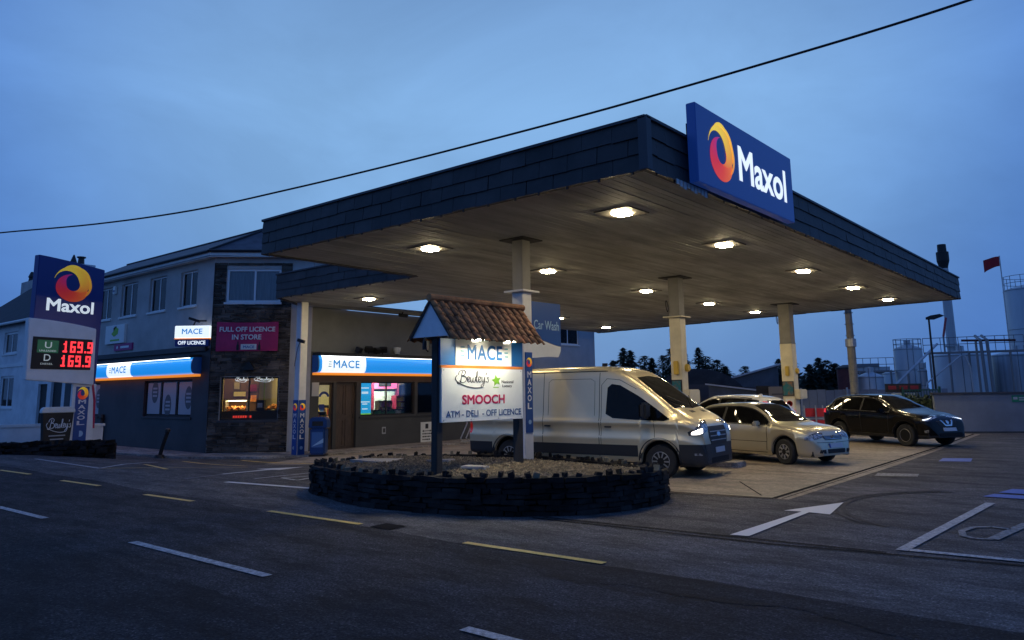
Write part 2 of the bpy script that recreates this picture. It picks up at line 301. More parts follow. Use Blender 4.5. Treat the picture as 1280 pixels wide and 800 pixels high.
class MB:
    def __init__(s): s.v = []; s.f = []; s.mi = []; s.c = []
    def add(s, vs, fs, mi=0):
        b = len(s.v); s.v += [Vector(x) for x in vs]
        for f in fs: s.f.append([b + i for i in f]); s.mi.append(mi)
        return s
    def hexa(s, P, mi=0):
        return s.add(P, [(0, 3, 2, 1), (4, 5, 6, 7), (0, 1, 5, 4), (1, 2, 6, 5), (2, 3, 7, 6), (3, 0, 4, 7)], mi)
    def box(s, x0, y0, z0, x1, y1, z1, mi=0):
        return s.hexa([(x0, y0, z0), (x1, y0, z0), (x1, y1, z0), (x0, y1, z0), (x0, y0, z1), (x1, y0, z1), (x1, y1, z1), (x0, y1, z1)], mi)
    def fbox(s, F, u0, u1, z0, z1, n0, n1, mi=0):
        return s.hexa([F.p(u0, z0, n1), F.p(u1, z0, n1), F.p(u1, z0, n0), F.p(u0, z0, n0), F.p(u0, z1, n1), F.p(u1, z1, n1), F.p(u1, z1, n0), F.p(u0, z1, n0)], mi)
    def obox(s, c, size, rot=(0, 0, 0), mi=0, jit=0, rnd=R):
        q = Matrix.Rotation(rot[2], 3, 'Z') @ Matrix.Rotation(rot[1], 3, 'Y') @ Matrix.Rotation(rot[0], 3, 'X')
        P = []
        for sx, sy, sz in ((-1, -1, -1), (1, -1, -1), (1, 1, -1), (-1, 1, -1), (-1, -1, 1), (1, -1, 1), (1, 1, 1), (-1, 1, 1)):
            v = Vector((sx * size[0] / 2, sy * size[1] / 2, sz * size[2] / 2))
            if jit: v += Vector((rnd.uniform(-jit, jit), rnd.uniform(-jit, jit), rnd.uniform(-jit, jit)))
            P.append(Vector(c) + q @ v)
        return s.hexa(P, mi)
    def tube(s, pts, r, n=8, mi=0, caps=True, r1=None):
        pts = [Vector(p) for p in pts]; k = len(pts); b = len(s.v); prev = None
        for i, p in enumerate(pts):
            d = (pts[min(i + 1, k - 1)] - pts[max(i - 1, 0)]).normalized()
            a = Vector((0, 0, 1)) if abs(d.z) < 0.9 else Vector((1, 0, 0))
            if prev is not None: a = prev
            x = (a - d * a.dot(d)).normalized(); y = d.cross(x); prev = x
            rr = r if r1 is None else r + (r1 - r) * i / (k - 1)
            for j in range(n):
                t = 2 * PI * j / n; s.v.append(p + (x * math.cos(t) + y * math.sin(t)) * rr)
        for i in range(k - 1):
            for j in range(n):
                s.f.append([b + i * n + j, b + i * n + (j + 1) % n, b + (i + 1) * n + (j + 1) % n, b + (i + 1) * n + j]); s.mi.append(mi)
        if caps:
            s.f.append([b + j for j in range(n)][::-1]); s.mi.append(mi)
            s.f.append([b + (k - 1) * n + j for j in range(n)]); s.mi.append(mi)
        return s
    def lathe(s, o, prof, n=24, axis='Z', mi=0, q=None):
        """prof: (radius, height) pairs turned about an axis through o"""
        b = len(s.v); k = len(prof)
        for r, h in prof:
            for j in range(n):
                t = 2 * PI * j / n; c, d = r * math.cos(t), r * math.sin(t)
                v = Vector((c, d, h)) if axis == 'Z' else Vector((c, h, d)) if axis == 'Y' else Vector((h, c, d))
                s.v.append(Vector(o) + v)
        for i in range(k - 1):
            for j in range(n):
                s.f.append([b + i * n + j, b + i * n + (j + 1) % n, b + (i + 1) * n + (j + 1) % n, b + (i + 1) * n + j]); s.mi.append(mi)
        for i in (0, k - 1):
            if prof[i][0] > 1e-5: s.f.append([b + i * n + j for j in range(n)]); s.mi.append(mi)
        return s
    def prism(s, poly, fn, d0, d1, mi=0):
        """poly of 2-D points; fn(a, b, d) gives the 3-D point; extruded from d0 to d1"""
        n = len(poly); b = len(s.v)
        s.v += [Vector(fn(a, c, d0)) for a, c in poly] + [Vector(fn(a, c, d1)) for a, c in poly]
        s.f.append([b + i for i in range(n)][::-1]); s.mi.append(mi)
        s.f.append([b + n + i for i in range(n)]); s.mi.append(mi)
        for i in range(n):
            j = (i + 1) % n; s.f.append([b + i, b + j, b + n + j, b + n + i]); s.mi.append(mi)
        return s
    def build(s, name, m, parent=None, smooth=None, bevel=0, local=False, cols=None):
        me = bpy.data.meshes.new(name)
        W = WM.get(parent, Matrix()) if parent else Matrix()
        inv = W.inverted()
        me.from_pydata([tuple(x if local else inv @ x) for x in s.v], [], s.f)
        for x in (m if isinstance(m, (list, tuple)) else [m]): me.materials.append(x)
        me.polygons.foreach_set('material_index', s.mi)
        bm = bmesh.new(); bm.from_mesh(me)
        if not cols: bmesh.ops.recalc_face_normals(bm, faces=bm.faces)
        if bevel:
            bmesh.ops.bevel(bm, geom=[e for e in bm.edges if len(e.link_faces) == 2 and e.calc_face_angle(0) > 0.5], offset=bevel, segments=2, affect='EDGES', clamp_overlap=True)
        bm.to_mesh(me); bm.free()
        if cols:
            ca = me.color_attributes.new('Col', 'FLOAT_COLOR', 'POINT')
            for i, c in enumerate(cols): ca.data[i].color = (*c, 1)
        if smooth:
            me.shade_smooth(); me.set_sharp_from_angle(angle=math.radians(smooth))
        o = bpy.data.objects.new(name, me); COL.objects.link(o)
        if parent: o.parent = parent
        WM[o] = W
        return o

def tag(o, label=None, cat=None, group=None, kind=None):
    if label: o['label'] = label
    if cat: o['category'] = cat
    if group: o['group'] = group
    if kind: o['kind'] = kind
    return o
def thing(name, label, cat, loc=(0, 0, 0), rz=0.0, group=None, kind=None):
    o = bpy.data.objects.new(name, None); COL.objects.link(o); o.empty_display_size = 0.2
    o.location = loc; o.rotation_euler = (0, 0, rz)
    WM[o] = Matrix.Translation(Vector(loc)) @ Matrix.Rotation(rz, 4, 'Z')
    return tag(o, label, cat, group, kind)
def copy_tree(o, parent=None):
    c = o.copy(); COL.objects.link(c)
    if parent: c.parent = parent
    for ch in list(o.children): copy_tree(ch, c)
    return c

def smoothstep(t): t = max(0, min(1, t)); return t * t * (3 - 2 * t)
def G(x, y):
    """the yard falls gently towards the shop"""
    return -0.48 * smoothstep((-x - 12) / 14) * smoothstep((y - 8) / 6.5)

def text_mb(body, F, u0, u1, z0, z1, n=0.004, depth=0.004, bold=0.0, fitw=True, spacing=1.0, shear=0.0):
    """lettering fitted into a rectangle of a frame"""
    cu = bpy.data.curves.new('lettering', 'FONT'); cu.body = body; cu.size = 1; cu.extrude = 0.002; cu.bevel_depth = bold * 2.1; cu.bevel_resolution = 0; cu.space_character = spacing; cu.shear = shear
    cu.resolution_u = 4; cu.align_x = 'CENTER'
    ob = bpy.data.objects.new('lettering', cu); COL.objects.link(ob)
    dg = bpy.context.evaluated_depsgraph_get(); me = bpy.data.meshes.new_from_object(ob.evaluated_get(dg))
    xs = [v.co.x for v in me.vertices]; ys = [v.co.y for v in me.vertices]; zs = [v.co.z for v in me.vertices]
    x0, x1, y0, y1, w0, w1 = min(xs), max(xs), min(ys), max(ys), min(zs), max(zs)
    sx, sy = (u1 - u0) / (x1 - x0), (z1 - z0) / (y1 - y0)
    if not fitw: sx = sy
    uc = (u0 + u1) / 2; xc = (x0 + x1) / 2
    b = MB()
    b.v = [F.p(uc + (v.co.x - xc) * sx, z0 + (v.co.y - y0) * sy, n + depth * (v.co.z - w0) / (w1 - w0)) for v in me.vertices]
    b.f = [list(p.vertices) for p in me.polygons]; b.mi = [0] * len(b.f)
    bpy.data.objects.remove(ob); bpy.data.curves.remove(cu); bpy.data.meshes.remove(me)
    return b
def text(body, F, u0, u1, z0, z1, m, parent, name='lettering', **k):
    return text_mb(body, F, u0, u1, z0, z1, **k).build(name, m, parent)

def catmull(pts, k=6):
    P = [pts[0]] + list(pts) + [pts[-1]]; o = []
    for i in range(1, len(P) - 2):
        for j in range(k):
            t = j / k; a, b, c, d = P[i - 1], P[i], P[i + 1], P[i + 2]
            o.append(tuple(0.5 * (2 * b[q] + (c[q] - a[q]) * t + (2 * a[q] - 5 * b[q] + 4 * c[q] - d[q]) * t * t + (3 * b[q] - a[q] - 3 * c[q] + d[q]) * t ** 3) for q in range(len(b))))
    o.append(tuple(pts[-1])); return o

SCRIPT = [
 [(-.35, 1.35), (-.1, 1.9), (.5, 2.15), (.95, 1.8), (.7, 1.3), (.25, 1.1), (.85, 1.05), (1.1, .55), (.75, .05), (.25, .0), (-.1, .3)],
 [(.4, 1.95), (.2, 1.0), (.05, .1), (-.3, -.25), (-.6, .0)],
 [(1.2, .4), (1.6, .6), (1.6, .95), (1.35, .95), (1.25, .5), (1.45, .05), (1.8, .3)],
 [(1.85, .95), (1.9, .1), (2.15, .1), (2.28, .8), (2.32, .1), (2.6, .15), (2.75, .95)],
 [(2.75, .3), (3.1, 1.4), (3.08, 1.95), (2.92, 1.6), (2.9, .25), (3.15, .05)],
 [(3.2, .4), (3.6, .6), (3.6, .95), (3.35, .95), (3.25, .5), (3.45, .05), (3.75, .3)],
 [(3.9, .95), (3.95, .2), (4.2, .15), (4.4, .95), (4.3, -.2), (4.0, -.8), (3.75, -.55), (4.5, .2)],
 [(4.7, 1.75), (4.75, 1.55), (4.65, 1.35)],
 [(5.15, .9), (4.9, .8), (5.1, .45), (5.0, .05), (4.65, .2)],
 [(4.0, -.8), (2.6, -.95), (.9, -.6), (-.4, .05), (-.85, .7), (-.55, 1.2)]]
def script_name(F, u0, u1, z0, z1, m, parent, n=0.006, fat=1.0):
    b = MB(); sx = (u1 - u0) / 6.1; sz = (z1 - z0) / 3.2
    for st in SCRIPT:
        b.tube([F.p(u0 + (x + .9) * sx, z0 + (y + 1.0) * sz, n) for x, y in catmull(st, 5)], 0.075 * sz * fat, 5)
    return b.build('script_lettering', m, parent)

def swirl(F, uc, zc, r, m, parent, n=0.006, squash=1.0):
    """the round flame emblem: two sweeping blades, magenta-red below and yellow above"""
    def mix(cs, t):
        t = max(0, min(0.9999, t)) * (len(cs) - 1); i = int(t); f = t - i
        return tuple(cs[i][k] * (1 - f) + cs[i + 1][k] * f for k in range(3))
    b = MB(); cols = []
    def blade(a0, a1, rin, rout, cs, dn, k=40):
        base = len(b.v)
        for i in range(k + 1):
            t = i / k; a = math.radians(a0 + (a1 - a0) * t)
            for q in range(4):
                rr = rin(t) + (rout(t) - rin(t)) * q / 3
                b.v.append(F.p(uc + rr * r * math.cos(a) * squash, zc + rr * r * math.sin(a), n + dn))
                cols.append(mix(cs, t * 0.9 + 0.1 * q / 3))
        for i in range(k):
            for q in range(3):
                x = base + i * 4 + q; b.f.append([x, x + 4, x + 5, x + 1] if a1 > a0 else [x, x + 1, x + 5, x + 4]); b.mi.append(0)
    red = [(0.30, 0.02, 0.26), (0.48, 0.015, 0.12), (0.62, 0.02, 0.03), (0.72, 0.05, 0.015), (0.82, 0.15, 0.015), (0.88, 0.28, 0.015)]
    yel = [(0.92, 0.60, 0.03), (0.95, 0.68, 0.04), (0.92, 0.56, 0.03), (0.88, 0.40, 0.02), (0.82, 0.22, 0.02), (0.7, 0.07, 0.02)]
    blade(100, 385, lambda t: 0.37 + 0.20 * (1 - smoothstep(t * 3.2)), lambda t: 0.60 + 0.40 * smoothstep(t * 2.4) - 0.30 * smoothstep((t - .72) * 3.6), red, 0.0)
    blade(166, -80, lambda t: 1.04 - 0.67 * smoothstep(t * 1.75), lambda t: 1.06 - .02 * t - 0.62 * smoothstep((t - .58) * 2.4), yel, 0.002)
    blade(122, 62, lambda t: 1.04 - 0.05 * t, lambda t: 1.04 + 0.10 * math.sin(PI * t) ** .8, yel[:3], 0.003, 20)
    blade(92, 20, lambda t: 0.99 - .02 * t, lambda t: 1.0 + 0.10 * math.sin(PI * t) ** .8, yel[1:4], 0.004, 20)
    blade(40, -40, lambda t: 0.93 - .05 * t, lambda t: 0.95 + 0.09 * math.sin(PI * t) ** .8, yel[2:5], 0.005, 20)
    return b.build('emblem', m, parent, cols=cols)

def resample_poly(poly, step):
    o = []
    for i in range(len(poly)):
        a, b = Vector(poly[i]), Vector(poly[(i + 1) % len(poly)]); k = max(1, int((b - a).length / step))
        o += [a + (b - a) * j / k for j in range(k)]
    return o

def drape(name, poly, m, dz, label=None, cat=None, step=1.0, parent=None, kind=None):
    """a thin painted or poured sheet that follows the ground"""
    bm = bmesh.new(); vs = [bm.verts.new((p[0], p[1], 0)) for p in poly]; bm.faces.new(vs)
    xs = [p[0] for p in poly]; ys = [p[1] for p in poly]
    for ax, lo, hi in ((0, min(xs), max(xs)), (1, min(ys), max(ys))):
        k = lo + step
        while k < hi:
            no = Vector((1, 0, 0)) if ax == 0 else Vector((0, 1, 0)); co = no * k
            bmesh.ops.bisect_plane(bm, geom=bm.verts[:] + bm.edges[:] + bm.faces[:], plane_co=co, plane_no=no); k += step
    bmesh.ops.triangulate(bm, faces=bm.faces[:])
    for v in bm.verts: v.co.z = G(v.co.x, v.co.y) + dz
    bmesh.ops.recalc_face_normals(bm, faces=bm.faces)
    for f in bm.faces:
        if f.normal.z < 0: f.normal_flip()
    me = bpy.data.meshes.new(name); bm.to_mesh(me); bm.free(); me.materials.append(m)
    o = bpy.data.objects.new(name, me); COL.objects.link(o); WM[o] = Matrix()
    return tag(o, label, cat, kind=kind)
def strip(p0, p1, wd):
    a, b = Vector(p0), Vector(p1); d = (b - a).normalized(); q = Vector((-d.y, d.x)) * wd / 2
    return [tuple(a - q), tuple(b - q), tuple(b + q), tuple(a + q)]

def wall_mb(F, u0, u1, z0, z1, holes, n0, n1, mb=None):
    """a wall slab with rectangular openings, reveals included"""
    us = sorted({u0, u1, *[h[0] for h in holes], *[h[1] for h in holes]}); zs = sorted({z0, z1, *[h[2] for h in holes], *[h[3] for h in holes]})
    us = [x for x in us if u0 <= x <= u1]; zs = [x for x in zs if z0 <= x <= z1]
    def solid(i, j):
        if not (0 <= i < len(us) - 1 and 0 <= j < len(zs) - 1): return False
        uc, zc = (us[i] + us[i + 1]) / 2, (zs[j] + zs[j + 1]) / 2
        return not any(h[0] < uc < h[1] and h[2] < zc < h[3] for h in holes)
    b = mb or MB()
    for i in range(len(us) - 1):
        for j in range(len(zs) - 1):
            if not solid(i, j): continue
            a, c, d, e = us[i], us[i + 1], zs[j], zs[j + 1]
            b.add([F.p(a, d, n1), F.p(c, d, n1), F.p(c, e, n1), F.p(a, e, n1)], [(0, 1, 2, 3)])
            b.add([F.p(a, d, n0), F.p(c, d, n0), F.p(c, e, n0), F.p(a, e, n0)], [(3, 2, 1, 0)])
            if not solid(i - 1, j): b.add([F.p(a, d, n0), F.p(a, d, n1), F.p(a, e, n1), F.p(a, e, n0)], [(0, 1, 2, 3)])
            if not solid(i + 1, j): b.add([F.p(c, d, n1), F.p(c, d, n0), F.p(c, e, n0), F.p(c, e, n1)], [(0, 1, 2, 3)])
            if not solid(i, j - 1): b.add([F.p(a, d, n0), F.p(c, d, n0), F.p(c, d, n1), F.p(a, d, n1)], [(0, 1, 2, 3)])
            if not solid(i, j + 1): b.add([F.p(a, e, n1), F.p(c, e, n1), F.p(c, e, n0), F.p(a, e, n0)], [(0, 1, 2, 3)])
    return b

def stones_mb(F, u0, u1, z0, z1, holes, n0, depth, h=(0.05, 0.11), l=(0.15, 0.45), jit=0.012, rnd=None):
    """coursed rubble facing of separate stones"""
    rnd = rnd or R; b = MB(); z = z0
    while z < z1 - 0.02:
        hh = min(rnd.uniform(*h), z1 - z); u = u0
        while u < u1 - 0.02:
            ll = min(rnd.uniform(*l), u1 - u)
            if u1 - (u + ll) < 0.06: ll = u1 - u
            segs = [(u, u + ll)]
            for q in holes:
                if z + hh > q[2] + 0.01 and z < q[3] - 0.01:
                    ns = []
                    for a, c in segs:
                        if c <= q[0] or a >= q[1]: ns.append((a, c))
                        else:
                            if a < q[0] - .03: ns.append((a, q[0]))
                            if c > q[1] + .03: ns.append((q[1], c))
                    segs = ns
            for a, c in segs:
                g = 0.006; nn = depth * rnd.uniform(0.45, 1.0)
                P = [F.p(a + g, z + g, n0 + nn), F.p(c - g, z + g, n0 + nn), F.p(c - g, z + g, n0), F.p(a + g, z + g, n0), F.p(a + g, z + hh - g, n0 + nn), F.p(c - g, z + hh - g, n0 + nn), F.p(c - g, z + hh - g, n0), F.p(a + g, z + hh - g, n0)]
                for k in (0, 1, 4, 5): P[k] = P[k] + Vector((rnd.uniform(-jit, jit), rnd.uniform(-jit, jit), rnd.uniform(-jit, jit)))
                b.hexa(P)
            u += ll
        z += hh
    return b

def window(parent, F, u0, u1, z0, z1, n=-0.08, bars=(), curtain=True, frame='upvc', fw=0.07, sill=True, glass='glass_clear', sillm='white', trans=None):
    """a frame with its panes set in the opening; panes and sill are its sub-parts"""
    b = MB(); b.fbox(F, u0, u1, z0, z0 + fw, n - .05, n); b.fbox(F, u0, u1, z1 - fw, z1, n - .05, n)
    b.fbox(F, u0, u0 + fw, z0 + fw, z1 - fw, n - .05, n); b.fbox(F, u1 - fw, u1, z0 + fw, z1 - fw, n - .05, n)
    for x in bars: b.fbox(F, x - fw * .45, x + fw * .45, z0 + fw, z1 - fw, n - .048, n - .002)
    if trans: b.fbox(F, u0 + fw, u1 - fw, trans - fw * .4, trans + fw * .4, n - .047, n - .003)
    f = b.build('window', M[frame], parent)
    MB().fbox(F, u0 + fw * .5, u1 - fw * .5, z0 + fw * .5, z1 - fw * .5, n - .035, n - .028).build('pane', M[glass], f)
    if curtain:
        c = MB(); k = 26
        cov = [(u0 + .05, u0 + (u1 - u0) * curtain), (u1 - (u1 - u0) * curtain, u1 - .05)] if curtain < 0.5 else [(u0 + .03, u1 - .03)]
        for a, e in cov:
            P = [F.p(a + (e - a) * i / k, z, n - .10 + .012 * math.sin(i * 1.9)) for z in (z0 + .05, z1 - .05) for i in range(k + 1)]
            c.add(P, [(i, i + 1, i + k + 2, i + k + 1) for i in range(k)])
        c.build('curtain', M['curtain'], f)
    MB().fbox(F, u0 - .3, u1 + .3, z0 - .3, z1 + .3, n - .20, n - .17).build('added_dark_backing', M['void'], f)  # black sheet added as the dark room, stops light leaking through
    if sill: MB().fbox(F, u0 - .08, u1 + .08, z0 - .09, z0, -0.06, .07).build('sill', M[sillm], f, bevel=.01)
    return f

# ------------------------------------------------------------------ ground, road, forecourt
def lin(a, b, n): return [a + (b - a) * i / n for i in range(n + 1)]
xs = [-900, -500, -300, -180, -110, -75] + lin(-60, 10, 140) + [14, 20, 35, 60, 120, 250, 500]
ys = [-300, -150, -60, -25, -12] + lin(-6, 42, 96) + [46, 55, 70, 95, 140, 220, 400, 800]
b = MB(); nx = len(xs)
b.v = [Vector((x, y, G(x, y))) for y in ys for x in xs]
for j in range(len(ys) - 1):
    for i in range(nx - 1): b.f.append([j * nx + i, j * nx + i + 1, (j + 1) * nx + i + 1, (j + 1) * nx + i]); b.mi.append(0)
tag(b.build('ground', M['tarmac']), kind='structure')
JR = random.Random(77)
def edge(x): return 7.18 + 0.12 * math.sin(x * .21) + 0.05 * math.sin(x * 1.3) + JR.uniform(-.025, .025)
tag(drape('gutter_band', [(-7, 6.62)] + [(x, 6.5 + .12 * math.sin(x * 1.7) + .08 * math.sin(x * 4.3) + JR.uniform(-.05, .05)) for x in lin(-6, 10, 130)] + [(x, edge(x) - .03) for x in reversed(lin(-7, 10, 130))], M['road_dark'], .007, step=4), kind='structure')
tag(drape('near_lane', [(-160, -3.6), (60, -3.6)] + [(x, 3.98 + .06 * math.sin(x * .9) + .03 * math.sin(x * 3.1) + JR.uniform(-.03, .03)) for x in [60, 30, 12] + lin(8, -30, 280) + [-45, -60]] + [(-160, 4.0)], M['road_dark'], .0075, step=8), kind='structure')
px = [-160, -100, -70, -50] + lin(-40, 10, 330) + [20, 40, 60]
tag(drape('road', [(-160, -3.6), (60, -3.6)] + [(x, edge(x)) for x in reversed(px)], M['road'], .004, step=8), kind='structure')
slab_edge = [(-5.0, 12.98), (-5.08, 20), (-5.28, 26), (-5.65, 34.6), (-26.3, 38.5), (-26.3, 19.0), (-24.9, 17.6), (-22.8, 14.3), (-13.6, 14.1), (-7.2, 12.6)]
tag(drape('forecourt_slab', slab_edge, M['slab'], .008, step=1.0), kind='structure')
for p0, p1, wd in (((-7.1, 12.72), (-5.25, 12.98), .07), ((-5.25, 12.98), (-5.5, 26), .09), ((-5.5, 26), (-5.88, 34.6), .09), ((-5.12, 13.0), (-5.4, 26), .025)):
    tag(drape('drain_channel', strip(p0, p1, wd), M['tar'], .012, step=2), kind='structure')
for p0, p1 in (((-5.3, 17.2), (-12, 17.25)), ((-5.45, 21.2), (-14, 21.2)), ((-5.6, 27), (-14, 27)), ((-9.6, 14.2), (-9.6, 34)), ((-13.8, 18.2), (-14.0, 34)), ((-6.7, 14.9), (-5.55, 13.2))):
    tag(drape('slab_joint', strip(p0, p1, .03), M['tar'], .012, step=2), kind='structure')
# tarmac joint along the footpath line and the manhole
for p0, p1 in (((-7.3, 9.05), (-3.8, 9.22)), ((-3.8, 9.22), (-1.0, 9.72)), ((-1.0, 9.72), (6, 10.2)), ((-7.2, 9.18), (-2.6, 9.52))):
    tag(drape('tarmac_joint', strip(p0, p1, .05), M['tar'], .010, step=2), kind='structure')
tag(drape('manhole_cover', [(-8.64, 7.10), (-8.22, 7.12), (-8.26, 7.46), (-8.68, 7.44)], M['iron'], .011), kind='structure')
for r0, a0, a1, cx_, cy_ in ((2.6, 2.2, 4.1, -1.5, 13.4), (2.75, 2.25, 4.0, -1.48, 13.42), (4.4, 3.6, 4.5, -8.5, 19.5), (5.9, 3.65, 4.45, -8.4, 19.4)):
    P_ = [(cx_ + r0 * math.cos(a0 + (a1 - a0) * i / 24), cy_ + r0 * math.sin(a0 + (a1 - a0) * i / 24)) for i in range(25)]
    P_ = P_ + [(cx_ + (r0 + .07) * math.cos(a1 + (a0 - a1) * i / 24), cy_ + (r0 + .07) * math.sin(a1 + (a0 - a1) * i / 24)) for i in range(25)]
    if cx_ > -3: tag(drape('tyre_mark', P_, M['tyre_mark'], .009, step=3), kind='structure')
def mark(name, poly, m, step=1.5): return tag(drape(name, poly, M[m], .013, step=step), kind='structure')
for x0, x1 in ((-27.2, -25.3), (-23.0, -21.1), (-18.9, -17.1), (-14.85, -13.2), (-11.09, -8.9), (-6.79, -4.8)):
    y = 6.83 if x0 < -12 else 7.08
    mark('yellow_edge_dash', strip((x0, y), (x1, y + .08), .11), 'yellow_paint')
for x0, x1 in ((-27, -24), (-21.5, -18.6), (-15.34, -13.28), (-10.22, -7.2), (-4.4, -1.4)):
    mark('white_centre_dash', strip((x0, 4.58), (x1, 4.61), .115), 'white_paint')
mark('white_arrow', [(-4.43, 9.47), (-4.20, 9.52), (-4.26, 11.83), (-3.95, 11.80), (-4.17, 13.15), (-4.62, 11.78), (-4.37, 11.83)], 'fresh_white')
mark('white_bay_line', strip((-2.49, 9.72), (-2.32, 14.4), .13), 'white_paint')
mark('white_bay_line', strip((-2.42, 9.80), (1.5, 10.15), .13), 'white_paint')
# the big hollow letter painted in the bay
LO = [(-1.62, 12.55), (-1.80, 11.06), (-1.98, 10.98), (-2.12, 11.1), (-2.20, 11.45), (-2.13, 11.85), (-1.95, 12.0), (-1.72, 11.95)]
for i in range(len(LO) - 1):
    mark('white_bay_letter', strip(LO[i], LO[i + 1], .13 if i == 0 else .08), 'faint_white')
mark('white_bay_letter', strip((-1.25, 10.9), (-1.05, 12.6), .12), 'faint_white')
for p in ([(-2.55, 15.15), (-.2, 15.3), (-.2, 15.75), (-2.45, 15.62)], [(-2.42, 15.85), (-.2, 16.0), (-.2, 16.7), (-2.3, 16.55)]):
    mark('blue_bay_panel', p, 'blue_paint')
mark('blue_bay_panel', [(-4.5, 21.6), (-3.85, 21.9), (-3.98, 22.9), (-4.6, 22.6)], 'blue_paint')
mark('pale_patch', [(-4.85, 17.4), (-4.1, 17.7), (-4.2, 18.3), (-4.95, 18.0)], 'faint_white')
# left of the planter: parking bays
mark('white_bay_line', strip((-15.52, 8.85), (-12.9, 9.25), .16), 'fresh_white')
mark('white_bay_line', strip((-26.5, 8.79), (-21.28, 8.58), .12), 'white_paint')
mark('white_bay_line', strip((-21.28, 8.58), (-25.9, 12.26), .10), 'white_paint')
mark('yellow_bay_line', strip((-22.9, 10.47), (-19.97, 9.7), .12), 'yellow_paint')
mark('yellow_bay_line', strip((-26.6, 13.48), (-21.8, 13.07), .13), 'yellow_paint')
mark('yellow_bay_line', strip((-25.4, 15.04), (-20.4, 14.62), .12), 'yellow_paint')
mark('white_bay_line', strip((-16.9, 8.63), (-17.33, 9.88), .09), 'faint_white')
mark('white_arrow', [(-17.28, 9.8), (-17.95, 11.5), (-17.70, 11.56), (-18.9, 13.15), (-18.7, 11.5), (-18.2, 11.5), (-17.42, 9.8)], 'fresh_white')
mark('yellow_bay_line', strip((-21.3, 8.62), (-19.95, 12.0), .07), 'yellow_paint')
mark('white_bay_line', strip((-15.64, 9.59), (-15.95, 11.25), .09), 'white_paint')
for p0, p1 in (((-15.3, 10.06), (-15.11, 10.8)), ((-14.53, 9.95), (-14.77, 10.5)), ((-15.3, 10.06), (-14.6, 9.95)), ((-15.1, 10.7), (-14.7, 10.5))): mark('white_bay_letter', strip(p0, p1, .10), 'white_paint')
# footpath in front of the shop, a low kerb
b = MB(); path = [(-46, 13.2), (-31, 13.9), (-28.3, 14.2), (-25.6, 15.9), (-24.4, 17.8), (-24.4, 30), (-26.39, 30), (-26.39, 18.53), (-29.2, 15.7), (-46, 15.7)]
b.prism(path, lambda x, y, d: (x, y, G(-27, 20) + d), -.3, .07)
tag(b.build('path', M['path'], bevel=.02), kind='structure')

# ------------------------------------------------------------------ canopy
ZS, ZT = 5.37, 6.20
def yend(x): return 35.33 + (-x - 5.96) * 0.2
canopy = thing('forecourt_canopy', 'large flat slate edged petrol station canopy with board soffit over the pumps and vehicles', 'canopy', (-11.5, 21, 0))
b = MB(); rr = random.Random(3)
x = -26.3
while x < -6.0:
    x1 = min(x + .155, -6.0); g = .004
    segs = []
    if x1 <= -17.13: ys0 = 15.72 if x > -24.66 else 15.76 + (-24.66 - x) * 1.37
    else: ys0 = 10.5
    if -24.75 < x < -21.3: segs = [(ys0, 20.05), (25.8, yend(x) - .05)]
    else: segs = [(ys0, yend(x) - .05)]
    for a, c in segs:
        y = a
        while y < c - .01:
            e = min(c, y + rr.choice((3.6, 4.8, 4.2))); dz = rr.uniform(0, .004)
            b.box(x + g, y + .002, ZS + dz, x1 - g, e - .002, ZS + .03); y = e
    x = x1
b.build('soffit', M['soffit'], canopy)
def tiles(F, u0, u1, z0, z1, n, rows=3, tl=.62, seed=1):
    b = MB(); r = random.Random(seed); h = (z1 - z0) / rows
    for k in range(rows):
        u = u0 - (tl * .5 if k % 2 else 0)
        while u < u1:
            a, c = max(u0, u), min(u1, u + tl); u += tl
            if c - a < .04: continue
            g = .004 if r.random() > .06 else .012
            lift = r.uniform(0, .016); jz = r.uniform(-.012, .012); j2 = r.uniform(-.008, .008)
            P = [F.p(a + g, z0 + k * h - .015 + jz, n + .022 + lift), F.p(c - g, z0 + k * h - .015 + jz + j2, n + .022 + lift), F.p(c - g, z0 + k * h, n - .03), F.p(a + g, z0 + k * h, n - .03),
                 F.p(a + g, z0 + (k + 1) * h, n + .004), F.p(c - g, z0 + (k + 1) * h, n + .004), F.p(c - g, z0 + (k + 1) * h, n - .03), F.p(a + g, z0 + (k + 1) * h, n - .03)]
            b.hexa(P)
    b.fbox(F, u0, u1, z0, z1, n - .12, n - .031)
    return b
def fascia(p0, p1, nrm, seed):
    u = Vector(p1) - Vector(p0); F = Frame(p0, u, nrm); L = u.length
    f = tiles(F, 0, L, ZS - .02, ZT, 0, seed=seed).build('fascia', M['fascia'], canopy)
    c = MB(); c.fbox(F, -.02, L + .02, ZT, ZT + .05, -.2, .05); c.build('fascia_coping', M['fascia_trim'], f)
    k = int(L / .62)
    for i in range(k if nrm[1] <= 0 and nrm[0] >= 0 else 0):
        u = (i + .5) * L / k + R.uniform(-.05, .05); MB().fbox(F, u - .022, u + .022, ZS - .075, ZS - .02, -.01, .015).build('drip_clip', M['black'], f)
    return f
fascia((-17.13, 10.45), (-5.96, 10.45), (0, -1), 1)
fascia((-5.96, 10.45), (-5.96, 35.33), (1, 0), 2)
fascia((-17.13, 15.65), (-17.13, 10.45), (-1, 0), 3)
fascia((-24.66, 15.7), (-17.13, 15.7), (0, -1), 4)
fascia((-26.38, 18.1), (-24.66, 15.7), (-.81, -.58), 5)
fascia((-5.96, 35.33), (-26.38, yend(-26.38)), (.19, .98), 6)
b = MB(); b.fbox(Frame((-5.96, 10.45), (1, 0)), -.11, .05, ZS - .03, ZT + .02, -.11, .05); b.build('corner_trim', M['fascia_trim'], canopy)
